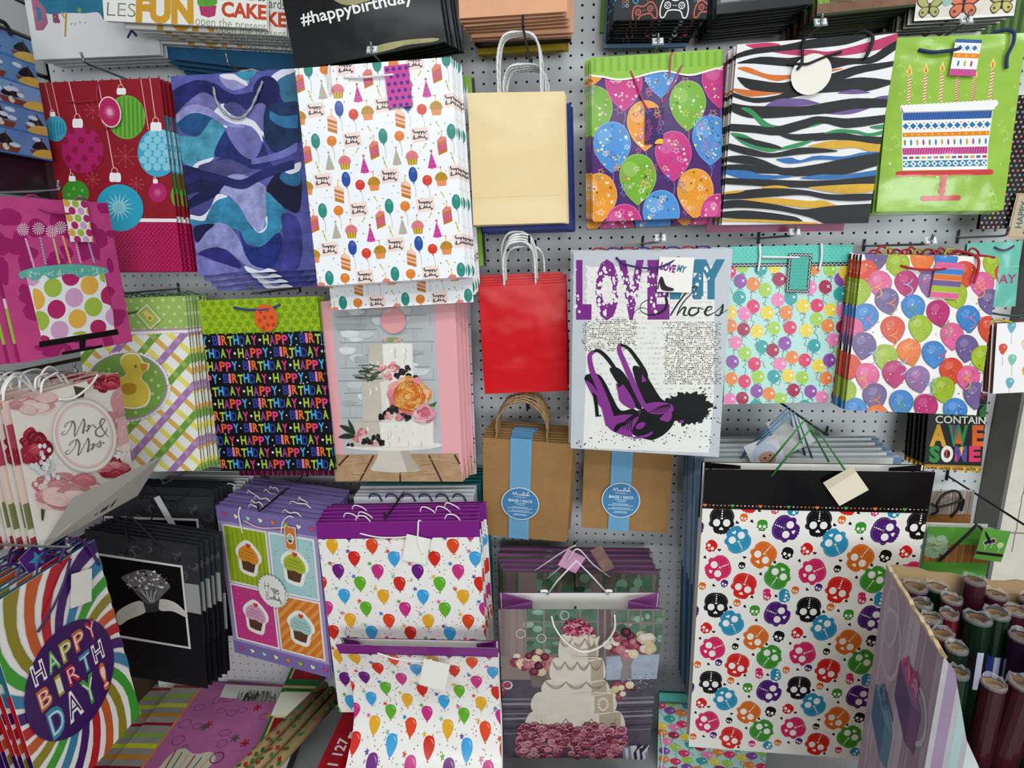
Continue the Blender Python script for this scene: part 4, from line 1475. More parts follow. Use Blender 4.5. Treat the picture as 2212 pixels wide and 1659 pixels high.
    for k in range(6):
        A.line([(880 + k * 20, 450 + k * 8), (950 + k * 8, 400), (1040, 330 + k * 8)], 6, bk, smooth=3)
    A.blob([(850, 480), (880, 430), (960, 420), (900, 460), (870, 490)], bk)
    A.line([(990, 535), (1080, 525), (1130, 500), (1130, 490)], [10, 22, 20, 8], pk, smooth=4)
    A.ell(1050, 445, 40, 22, pk, rot=-30, n=14)
    A.sk()
    return A


def A_shoetag():
    A = Art(.066, .068, '#efece4')
    A.text('LOVE', 3, 36, 30, '#7d2a83', bold=.05, rot=12, width=45)
    A.text('MY', 52, 40, 26, '#2f7791', bold=.05, rot=12, width=26)
    A.blob([(6, 62), (14, 60), (26, 84), (48, 92), (44, 100), (16, 98), (8, 84)], '#2a1626')
    A.line([(6, 66), (2, 96)], 4, '#2a1626')
    return A


def A_tealballoon(P):
    A = Art(P[2], P[3], '#b4ddd4', .03, corners=[(1578, 534), (1840, 527), (1822, 867), (1559, 874)])
    r = random.Random(41)
    A.sk(1572, 400)
    c = dict(p='#8e4fa3', o='#ea8a45', r='#a82d50', g='#a7cf55', t='#36a3a0', k='#dd3a66', y='#ecd24c', i='#ee85b4')
    L_ = [(98, 710, 'p'), (192, 730, 'o'), (282, 770, 'g'), (385, 695, 'r'), (90, 828, 't'), (375, 845, 'i'), (470, 828, 't'), (192, 895, 'k'), (295, 940, 'y'), (125, 948, 'i'), (20, 938, 'y'), (435, 940, 'o'), (560, 888, 'y'), (665, 885, 'k'), (725, 748, 'r'), (615, 752, 'i'), (765, 915, 'y'), (835, 800, 't'), (840, 690, 'p'), (855, 920, 'i'), (20, 1040, 'o'), (118, 1065, 'r'), (218, 1080, 'y'), (345, 1055, 'g'), (465, 1050, 'k'), (585, 1070, 'y'), (660, 985, 'g'), (745, 1035, 'o'), (855, 1045, 'r'), (55, 1165, 'i'), (255, 1195, 't'), (335, 1220, 'r'), (425, 1168, 'p'), (645, 1185, 't'), (790, 1140, 'i'), (125, 1245, 'g'), (30, 1310, 'p'), (480, 1275, 'o'), (575, 1295, 'k'), (195, 1325, 'k'), (390, 1325, 'i'), (680, 1335, 'y'), (760, 1295, 'p'), (850, 1230, 'g'), (20, 1440, 'o'), (118, 1460, 'k'), (222, 1425, 'g'), (340, 1420, 't'), (450, 1415, 'y'), (555, 1430, 'g'), (735, 1432, 'o'), (840, 1445, 'k'), (210, 1535, 'p'), (303, 1555, 'o'), (490, 1525, 'r'), (620, 1535, 'p'), (100, 1590, 'r'), (5, 1600, 'i'), (390, 1595, 'g'), (705, 1580, 'i'), (825, 1570, 'r'), (205, 1650, 't'), (575, 1650, 't'), (250, 620, 't'), (115, 600, 'g'), (350, 600, 'y'), (20, 640, 'k'), (530, 610, 'k'), (640, 610, 'o'), (760, 620, 'g'), (870, 640, 'y'), (905, 860, 'k'), (905, 700, 'o')]
    for x, y, k in L_:
        A.line([(x - 5, y + 50), (x + r.uniform(-20, 20), y + 85), (x - 18, y + 105), (x + 4, y + 118), (x + r.uniform(-30, 30), y + 165)], 5, '#5a6b70', smooth=4)
        A.line([(x - 26, y + 64), (x, y + 52), (x + 24, y + 66)], 5, '#5a6b70', smooth=3)
    for x, y, k in L_:
        q = c[k]
        A.ell(x, y, 49, 51, q, n=18)
        for j in range(-2, 3):
            for i in range(-2, 3):
                X, Y = x + i * 20 + (j % 2) * 10, y + j * 18
                if (X - x) ** 2 + (Y - y) ** 2 < 40 ** 2:
                    A.put([[(X - 5, Y), (X, Y - 5), (X + 5, Y), (X, Y + 5)]], spec(q, -.16))
        A.star(x + 22, y - 4, 19, '#fdfdfd', 45, n=4, inner=.22)
    A.sk(1572, 400)
    A.poly([(-20, 420), (960, 420), (940, 572), (-20, 600)], '#5fc3b3', .03)
    for j in range(6):
        for i in range(28):
            X, Y = 20 + i * 34 + (j % 2) * 17, 478 + j * 20 - i * .9
            A.put([[(X - 6, Y), (X, Y - 6), (X + 6, Y), (X, Y + 6)]], '#4aa898')
    A.poly([(-20, 583), (940, 566), (940, 592), (-20, 610)], '#2c3136')
    A.line([(10 + k * 15, 597 - k * .27 + (6 if k % 2 else -6)) for k in range(62)], 4, '#dfe6e4', smooth=2)
    A.sk()
    return A


def A_tealtag():
    A = Art(.048, .078, '#2c3136')
    A.rect(13, 12, 87, A.H - 12, '#4fb0a0')
    for j in range(10):
        for i in range(5):
            x, y = 22 + i * 15 + (j % 2) * 7, 22 + j * 14
            A.put([[(x - 3, y), (x, y - 3), (x + 3, y), (x, y + 3)]], '#3a9384')
    for (a, b) in (((6, 4), (6, A.H - 4)), ((94, 4), (94, A.H - 4))):
        A.line([(a[0] + (3 if k % 2 else -3), a[1] + (b[1] - a[1]) * k / 20) for k in range(21)], 2.4, '#e4e8e6', smooth=2)
    for y in (6, A.H - 6):
        A.line([(4 + 92 * k / 14, y + (3 if k % 2 else -3)) for k in range(15)], 2.4, '#e4e8e6', smooth=2)
    return A


def A_whiteballoon(P):
    A = Art(P[2], P[3], '#eeeae4', corners=[(1862, 549), (2160, 556), (2109, 897), (1824, 885)])
    r = random.Random(51)
    A.sk(1572, 400)
    c = dict(r='#d0492f', i='#d8628f', v='#6d5b8c', g='#9cb42c', m='#b52f6b', b='#3f7fc0', o='#df7431', p='#8a6a9c')
    L_ = [(1035, 660, 'r'), (1130, 740, 'i'), (1270, 600, 'g'), (1450, 560, 'o'), (1630, 560, 'b'), (1330, 740, 'm'), (1500, 735, 'p'), (1770, 670, 'r'), (1990, 600, 'g'), (1110, 530, 'v'), (1900, 750, 'i'), (1185, 870, 'v'), (1700, 830, 'g'), (975, 800, 'g'), (1960, 880, 'v'), (1380, 920, 'b'), (1565, 960, 'm'), (1030, 985, 'b'), (1790, 1000, 'b'), (1425, 1070, 'g'), (1225, 1080, 'r'), (1665, 1130, 'i'), (920, 1090, 'i'), (1010, 1200, 'v'), (1345, 1250, 'o'), (1775, 1220, 'v'), (1170, 1290, 'g'), (1525, 1265, 'b'), (900, 1360, 'r'), (1900, 1300, 'g'), (1035, 1430, 'i'), (1235, 1410, 'm'), (1660, 1390, 'r'), (1410, 1450, 'p'), (1600, 1530, 'g'), (1790, 1450, 'i'), (1095, 1580, 'v'), (870, 1550, 'g'), (1290, 1630, 'b'), (1470, 1660, 'm'), (950, 1690, 'b'), (1840, 1570, 'v'), (1690, 1690, 'b'), (1950, 1080, 'r'), (1110, 1740, 'o'), (2080, 680, 'r')]
    for k in range(120):
        x, y = r.uniform(860, 2060), r.uniform(520, 1740)
        A.star(x, y, 9, r.choice(['#7a6a5a', '#b08a5a', '#6a6a8a', '#4a5a5a']), r.uniform(0, 70))
    order = sorted(L_, key=lambda q: q[1])
    for x, y, k in order:
        q = c[k]
        e = [(-.95, -.3), (-.7, -.78), (-.15, -1), (.45, -.92), (.9, -.5), (.97, 0), (.72, .5), (.35, .88), (.08, 1.04), (-.12, .92), (-.5, .66), (-.85, .2)]
        t = r.uniform(-.25, .25)
        ct, st = math.cos(t), math.sin(t)
        pts = [(x + 92 * (a * ct - b * st), y + 102 * (a * st + b * ct)) for a, b in e]
        A.blob(pts, spec(q, -.12), .12)
        A.blob([(x + (X - x) * .95 - 2, y + (Y - y) * .95 - 3) for X, Y in pts], q, .2)
        A.ell(x - 20, y - 42, 36, 30, spec(q, .16), rot=-30, n=12, m=.1)
        for i in range(7):
            X, Y = x + r.uniform(-60, 60), y + r.uniform(-70, 50)
            A.ell(X, Y, 5, 5, r.choice(['#f0e3b0', spec(q, .4), spec(q, -.4)]), n=5)
    for x, y, cc in ((1340, 740, '#8fb8e0'), (1110, 760, '#e8a34a'), (1210, 880, '#d98a4a'), (1360, 930, '#5a9a5a'), (1610, 1050, '#6a9a5a'), (1040, 1000, '#c97a9a'), (1220, 1120, '#e0a24a'), (1810, 990, '#c97a9a'), (1290, 1330, '#a9bce0'), (1000, 1440, '#e8a34a'), (1380, 1430, '#c95a8a'), (1100, 1600, '#d9783a'), (1280, 1640, '#4a9a5a'), (1500, 1480, '#8fc0e0'), (1590, 1270, '#c95a7a'), (1880, 760, '#e0a24a'), (1770, 1440, '#e8a34a'), (1080, 1250, '#a9c0dc'), (1470, 720, '#c95a8a')):
        A.line([(x + 34 * math.cos(i * .9), y - 40 + i * 12 + 16 * math.sin(i * .9)) for i in range(10)], 8, cc, smooth=3)
    A.sk()
    return A


def A_stripetag():
    A = Art(.052, .068, '#d8628f')
    for k, c in enumerate(('#d8628f', '#3f7fc0', '#df7431', '#6d5b8c', '#9cb42c', '#d8628f')):
        A.rect(0, A.H * k / 6, 100, A.H * (k + 1) / 6 - 2, c, .15)
        A.rect(0, A.H * (k + 1) / 6 - 2, 100, A.H * (k + 1) / 6, spec(c, .4))
    return A


def A_tealday(P):
    A = Art(P[2], P[3], '#6cc0ad', .06)
    A.text('DAY', 97, 84, 26, '#b0407a', bold=.02, align='r', width=50)
    A.line([(0, 52), (100, 50)], 1.2, '#8fd2c3')
    return A


def A_smallballoon(P):
    A = Art(P[2], P[3], '#f2f0ee')
    for x, y, c in ((24, 8, '#6fb0bf'), (12, 46, '#d8533a'), (28, 66, '#7fc0a8'), (52, 88, '#e8a838'), (27, 108, '#6fb0bf'), (72, 118, '#d8533a'), (70, 20, '#d8533a'), (85, 60, '#e8a838'), (90, 95, '#7fc0a8'), (48, 40, '#f0c9b0')):
        A.line([(x, y + 9), (x + 1, y + 30)], .7, '#9a9a94')
        A.blob([(x - 7, y - 3), (x - 4, y - 9), (x + 3, y - 9), (x + 7, y - 3), (x + 4, y + 6), (x, y + 10), (x - 4, y + 6)], c, .1)
        A.ell(x + 2, y - 4, 2, 2.6, spec(c, .4), n=7)
    return A


def A_awesome(P):
    A = Art(P[2], P[3], '#1d1c1e', corners=[(2002, 848), (2134, 848), (2119, 1021), (1995, 1011)])
    A.sk(1572, 790)
    A.poly([(1560, 185), (1960, 185), (1950, 268), (1550, 262)], '#8c2f3f')
    A.text('N G', 1700, 262, 110, '#1d1c1e', bold=.03, width=240)
    A.poly([(1540, 290), (1940, 285), (1932, 388), (1530, 380)], '#2f7a3f')
    A.text('MAY', 1640, 382, 125, '#1d1c1e', bold=.04, width=270)
    A.text('CONTAIN', 1530, 440, 78, '#efece6', bold=.015, width=392)
    for ch, x, w, c in (('A', 1508, 125, '#e2a72c'), ('W', 1640, 155, '#2f8f4f'), ('E', 1812, 95, '#e0652a')):
        A.text(ch, x, 600, 205, c, bold=.05, width=w)
    A.poly([(1655, 455), (1692, 452), (1672, 560)], '#7a3a8a')
    A.poly([(1685, 590), (1712, 485), (1738, 592)], '#e2582a')
    for ch, x, w, c in (('S', 1500, 78, '#2f8f3f'), ('O', 1582, 92, '#efece6'), ('M', 1682, 92, '#5a4a9a'), ('E', 1790, 92, '#d83a62')):
        A.text(ch, x, 715, 150, c, bold=.05, width=w)
    A.poly([(1718, 615), (1752, 612), (1735, 680)], '#e8b82c')
    A.poly([(1682, 712), (1690, 650), (1706, 712)], '#d83a62')
    A.poly([(1615, 630), (1630, 630), (1628, 690), (1617, 690)], '#d8452f')
    A.poly([(1460, 735), (1900, 755), (1898, 802), (1458, 778)], '#e3b03a')
    for k in range(5):
        A.text('CAUTION', 1475 + k * 98, 770 + k * 4.2, 26, '#1d1c1e', bold=.05, width=82, rot=2.3)
    A.line([(1458, 741), (1900, 762)], 4, '#1d1c1e')
    A.line([(1458, 776), (1900, 797)], 4, '#1d1c1e')
    A.sk()
    return A


def cupcake_art(A, x, y, s, icing, cup='#6b4a35', tilt=8):
    c, n = math.cos(math.radians(tilt)), math.sin(math.radians(tilt))
    q = lambda a, b: (x + s * (a * c - b * n), y + s * (a * n + b * c))
    out = [(-1, -.1), (-.95, -.5), (-.6, -.95), (-.2, -1.25), (.2, -1.2), (.7, -.85), (1.0, -.45), (1.0, -.05), (.8, .2), (.62, 1.05), (0, 1.2), (-.62, 1.05), (-.8, .2)]
    A.blob([q(a * 1.16, b * 1.12) for a, b in out], '#f2efe8')
    A.put([[q(-.68, .1), q(.68, .1), q(.5, 1.0), q(0, 1.06), q(-.5, 1.0)]], cup)
    for k in range(7):
        t = -.54 + k * .18
        A.line([q(t, .15), q(t * .8, .98)], s * .05, spec(cup, -.45))
    A.blob([q(-.88, .0), q(-.88, -.4), q(-.55, -.8), (q(-.15, -1.02)), q(.3, -.95), q(.75, -.6), q(.92, -.2), q(.85, .12), q(.45, .3), q(0, .22), q(-.45, .32), q(-.8, .2)], icing, .08)
    for j, (yy, ww) in enumerate(((-.6, .5), (-.35, .7), (-.1, .8))):
        for k in range(5):
            a = -ww + 2 * ww * (k + .5) / 5
            A.line([q(a - .12, yy), q(a, yy + .1), q(a + .12, yy)], s * .045, spec(icing, -.3), smooth=2)
    A.heart(*q(.0, -1.02), s * .22, '#d0402f', tilt)


def A_cupcake(P):
    A = Art(P[2], P[3], '#a997c4', .04)
    H = A.H
    A.rect(0, 0, 100, 13, '#7f6fab', .05)
    A.rect(0, H - 12, 100, H, '#7f6fab', .05)
    cs = ['#d8457f', '#efe7c0', '#a9d2d6', '#efe7c0', '#e27f3a', '#a9c53a', '#efe3d0']
    for y in (7, H - 6):
        for k in range(8):
            A.heart(8 + k * 12.5, y, 2.9, '#4a4070', 15)
            A.heart(8 + k * 12.5, y, 2.4, cs[k % 7], 15)
    x0, x1, xm0, xm1 = 6, 95, 49, 53.5
    y0, y1 = 17, H - 16
    ym = (y0 + y1) / 2
    for (a, b, c, d, col, ic, kind) in ((x0, y0, xm0, ym - 2, '#9fb52a', '#e0902f', 0), (xm1, y0, x1, ym - 2, '#a9cfcf', '#a9b83a', 1), (x0, ym + 2, xm0, y1, '#c93f86', '#dca0c0', 2), (xm1, ym + 2, x1, y1, '#d97a2a', '#a6ccc6', 3)):
        A.rect(a - 1.6, b - 1.6, c + 1.6, d + 1.6, '#efece6')
        A.rect(a, b, c, d, col, .04)
        r = random.Random(int(a + b))
        if kind == 0:
            for k in range(8):
                A.rect(a + 3 + k * 5, b, a + 3.7 + k * 5, d, '#7a8f1c')
        elif kind == 3:
            n = 0
            xx = a - (d - b)
            while xx < c:
                P4 = [(xx, d), (xx + 4, d), (xx + 4 + (d - b), b), (xx + (d - b), b)]
                # clip to the square by hand
                Q = P4
                for ax, lim, sg in ((0, a, 1), (0, c, -1)):
                    o = []
                    for i in range(len(Q)):
                        p, q = Q[i - 1], Q[i]
                        dp, dq = (p[ax] - lim) * sg, (q[ax] - lim) * sg
                        if (dp >= 0) != (dq >= 0):
                            t = dp / (dp - dq)
                            o.append((p[0] + (q[0] - p[0]) * t, p[1] + (q[1] - p[1]) * t))
                        if dq >= 0:
                            o.append(q)
                    Q = o
                    if len(Q) < 3:
                        break
                if len(Q) >= 3:
                    A.poly(Q, '#e39a54')
                xx += 9
        else:
            for k in range(34):
                A.ell(r.uniform(a + 1, c - 1), r.uniform(b + 1, d - 1), .7, .7, spec(col, .25 if kind == 2 else -.2), n=6)
        cupcake_art(A, (a + c) / 2 + 1, (b + d) / 2 + 1, 11.5, ic)
    for k in range(24):
        a = 6.283 * k / 24
        A.ell(51 + 13.4 * math.cos(a), ym - 1 + 13.4 * math.sin(a), 2.1, 2.1, '#8f8f8a', n=8)
        A.ell(51 + 13.2 * math.cos(a), ym - 1 + 13.2 * math.sin(a), 1.8, 1.8, '#ecebe4', n=8)
    A.ell(51, ym - 1, 13.4, 13.4, '#ecebe4', n=30)
    c = '#6a655f'
    Q = lambda pts: A.line([(51 + a, ym - 1 + b) for a, b in pts], .55, c, smooth=4)
    Q([(-6, -8), (-6.5, -1)]); Q([(-2.5, -8), (-3.2, -1)]); Q([(-7.5, -4), (-1, -5)])
    Q([(-1, -1.5), (0, -4), (1, -2), (1.2, -1), (2.2, -4), (3, -2), (2, -1), (2.4, 1.5), (3.4, -3.6), (4.5, -2), (3.6, -1), (4.2, 1.5), (5.2, -3), (6, -1.5), (7, -3.4), (6.4, 1.5), (8, -1)])
    Q([(-6, 8), (-6, 1), (-3.5, 1.5), (-5, 4.2), (-2.6, 6), (-6, 8)])
    Q([(-2, 7), (-1.5, 4.5), (-1, 7), (-.2, 5), (.8, 5.4), (.6, 7), (1.8, 2.5), (1.8, 7), (3, 2.4), (3, 7), (4, 5.2), (4.8, 7), (5.6, 5.2), (6, 7), (7.2, 3), (7, 7), (8, 5.5), (8.2, 9.4), (9.4, 6)])
    return A


def A_cuptag():
    A = Art(.034, .06, '#efece6')
    A.rect(6, 6, 94, A.H - 6, '#c96f2a')
    for k in range(-6, 6):
        A.put([[(10, 30 + k * 24), (10, 40 + k * 24), (90, 100 + k * 24), (90, 90 + k * 24)]], '#dd934f')
    cupcake_art(A, 50, 92, 28, '#a6ccc6')
    return A


def A_starsballoon(P, h_top=10.5, seed=61, top=True):
    A = Art(P[2], P[3], '#efece6', .02)
    r = random.Random(seed)
    c = ['#dd4a22', '#3f9fd6', '#e2a72c', '#c5337f', '#6a2078', '#63ab2b', '#cf2c20']
    rows = [(0, 2), (1, 6), (3, 4), (6, 5), (2, 1), (5, 3), (0, 2), (1, 6), (3, 4)]
    for q in range(620):
        A.ell(r.uniform(0, 100), r.uniform(h_top, A.H), .45, .45, r.choice(['#b0783a', '#6a5a8a', '#c98a9a', '#5a8fb0', '#8a9a5a', '#a05a4a', '#d0a860']), n=5)
    y, j = h_top - 4.0, -1
    while y < A.H + 8:
        x0 = 8.5 + (j % 2) * 13 + 2.0 * (j // 2)
        x0 -= 25 * (int(x0 / 25) + 1)
        for i in range(7):
            bx, by = x0 + 25 * i, y + i * .35
            q = c[rows[j % len(rows)][i % 2]]
            st = ['#e0b040', '#6a4a9a', '#d0503a', '#63ab2b', '#d86a9a', '#3f7fc0', '#7fc0a0']
            A.star(bx + 9.5, by + 3.5, 1.9, st[(i + 2 * j) % 7], r.uniform(0, 70))
            A.put([[(bx, by + 4.6), (bx + .6, by + 5.8), (bx - .6, by + 5.8)]], spec(q, -.2))
            A.blob([(bx - 3.7, by - 1.4), (bx - 2.4, by - 4.2), (bx + .4, by - 4.9), (bx + 3, by - 3.8), (bx + 3.9, by - .8), (bx + 2.5, by + 2.6), (bx, by + 5), (bx - 2.5, by + 2.4)], q, .04, 3)
            A.blob([(bx + .6, by - 3.8), (bx + 2.4, by - 2.8), (bx + 2.9, by - 1), (bx + 1.9, by - 2.4)], spec(q, .5), 0, 3)
        y += 8.4
        j += 1
    if top:
        A.rect(0, 0, 100, h_top, '#7d2180', .05)
        A.rect(0, h_top - .5, 100, h_top, '#5e1863')
    return A


def kraft_label(P, u=(44, 62), cx=50, cy=62):
    A = Art(P[2], P[3], '#a67c4a', .10)
    return A


def A_paperband(w, h):
    A = Art(w, h, '#6fa7cc', .03)
    A.rect(6, 0, 9, A.H, '#7fb3d4')
    A.rect(91, 0, 94, A.H, '#7fb3d4')
    return A


def A_disc(d):
    A = Art(d, d, '#dfe7ec')
    A.ell(50, 50, 47.5, 47.5, '#4a86b4', n=40, m=.03)
    w = '#f0f3f5'
    Q = lambda p: A.line(p, 1.3, w, smooth=4)
    Q([(28, 23), (32, 15), (34, 24), (39, 14), (41, 24), (43, 21), (45, 24)])
    Q([(46, 20), (48, 24), (50, 20), (52, 24), (54, 21)])
    Q([(55, 24), (57, 14), (62, 16), (57, 19), (62, 22), (55, 24)])
    Q([(63, 24), (65, 19), (67, 24), (69, 15), (69, 24), (72, 20), (74, 24)])
    A.heart(70, 13, 2.4, w)
    A.text('STUDIO', 50, 31, 5, w, align='c', width=30)
    A.text('BAGS / SACS', 50, 44, 10.5, w, bold=.02, align='c', width=62)
    for k, (y, wd) in enumerate(((48, 30), (53, 18), (60, 40), (64, 66), (71, 44), (75, 66), (82, 30), (85, 36))):
        x = 50 - wd / 2
        r = random.Random(k)
        while x < 50 + wd / 2:
            l = r.uniform(1.2, 4)
            A.rect(x, y - 1.1, x + l, y + 1.1, '#c9dbe8')
            x += l + .9
    return A


SKULL = [(-.06, -1.0), (.42, -.96), (.8, -.72), (.98, -.3), (.92, .05), (1.02, .28), (.92, .5), (.68, .58), (.62, .8), (.5, 1.0), (.25, 1.06), (0, 1.04), (-.25, 1.06), (-.5, 1.0), (-.62, .8), (-.68, .58), (-.92, .5), (-1.02, .28), (-.92, .05), (-.98, -.3), (-.8, -.72), (-.42, -.96)]


def skull(A, x, y, s, c, rot=0.0, small=False, asp=1.0):
    t = math.radians(rot)
    co, si = math.cos(t), math.sin(t)
    q = lambda a, b: (x + s * (a * co - b * si), y + s * asp * (a * si + b * co))
    E = lambda p, r1, col, n: A.put([[(p[0] + r1 * math.cos(6.2832 * i / n), p[1] + r1 * asp * math.sin(6.2832 * i / n)) for i in range(n)]], col)
    if not small:
        for k in range(7):
            a = math.radians(20 + 140 * k / 6)
            E(q(.52 * math.cos(a), .62 + .44 * math.sin(a)), s * .1, c, 7)
    A.blob([q(a, b) for a, b in SKULL], c, .03, 3)
    if not small:
        A.line([q(a * .9, b * .9) for a, b in SKULL[16:] + SKULL[:5]], s * .025, spec(c, .35), smooth=3)
    w = '#efece5'
    for e in (-.4, .4):
        E(q(e, .22), s * .29, w, 16)
    A.heart(*q(0, .68), s * .18, w, rot + 180)
    if not small:
        for k, (b, rr) in enumerate(((-.85, .05), (-.68, .06), (-.5, .07), (-.32, .06))):
            E(q(0, b), s * rr, w, 8)
        A.heart(*q(0, -.12), s * .12, '#d8e0c0' if c != '#4a1f6b' else '#6aa84a', rot)
        for a, b in ((-.2, -.8), (.2, -.8), (-.3, -.2), (.3, -.2), (-.18, .0), (.18, .0)):
            A.ell(*q(a, b), s * .035, s * .035, spec(c, .6), n=6)


def A_skulls(P):
    A = Art(P[2], P[3], '#eeebe3', .02, corners=[(1522, 1012), (2020, 1020), (1908, 1644), (1488, 1613)])
    K, T, O, M, R, G, V = '#131214', '#2a8bb0', '#d9691f', '#cf2560', '#d0221c', '#3c8f2c', '#4a1f6b'
    A.sk(0, 0, 1.0)
    o, ox, oy = A.map(1559, 1123), A.map(1770, 1117), A.map(1544, 1306)
    PX, PY = ox[0] - o[0], oy[1] - o[1]
    a0, a1, a2 = A.map(1600, 1200), A.map(1610, 1200), A.map(1600, 1210)
    asp = (a2[1] - a0[1]) / (a1[0] - a0[0])
    A.sk(1080, 790)
    big = [(1655, 1150, K, 0), (1775, 1300, T, 150), (2130, 1215, V, -70), (1965, 1410, O, 35), (1630, 1510, M, 65), (2070, 1570, G, -150), (1820, 1640, R, 15)]
    small = [(2055, 1072, M, 20, 32), (2190, 1078, T, -80, 42), (1820, 1132, O, 10, 30), (1958, 1190, G, 0, 42), (1578, 1345, R, 40, 46), (2145, 1398, K, 15, 46), (1805, 1490, K, 10, 28), (1675, 1625, V, 20, 30), (1510, 1645, O, 10, 30), (1990, 1690, M, 0, 30), (2120, 1700, T, -60, 40)]
    hearts = [(2125, 1068), (1880, 1160), (1637, 1375), (1945, 1553), (1595, 1640), (1770, 1170), (2150, 1560), (1530, 1430), (1825, 1430), (1970, 1270), (2050, 1465), (1880, 1725)]
    big = [(*A.map(x, y), c, t) for x, y, c, t in big]
    small = [(*A.map(x, y), c, t, s_) for x, y, c, t, s_ in small]
    hearts = [A.map(x, y) for x, y in hearts]
    k = A.unit(1800, 1300)
    A.sk()
    for j in range(-1, 3):
        for i in range(-1, 3):
            X, Y = i * PX, j * PY
            for x, y in hearts:
                A.heart(X + x, Y + y, .9, K, 30 * (x % 3))
            for x, y, c, rt, s_ in small:
                skull(A, X + x, Y + y, s_ * k * .95, c, rt, True, asp)
            for x, y, c, rt in big:
                skull(A, X + x, Y + y, 94 * k, c, rt, False, asp)
    A.rect(0, 0, 100, 19.6, '#0f0e10')
    A.rect(0, 19.4, 100, 20.6, '#0f0e10')
    r = random.Random(71)
    x = 1.0
    k = 0
    while x < 100:
        if k % 7 == 0:
            A.heart(x, 18.8, 1.0, ['#d9743a', '#4a9a4a'][(k // 7) % 2]); x += 2.2
        else:
            A.ell(x, 18.8, .42, .36, r.choice(['#e8dcc8', '#d98a6a', '#c96a5a', '#6a9a5a']), n=6); x += 1.75
        k += 1
    return A


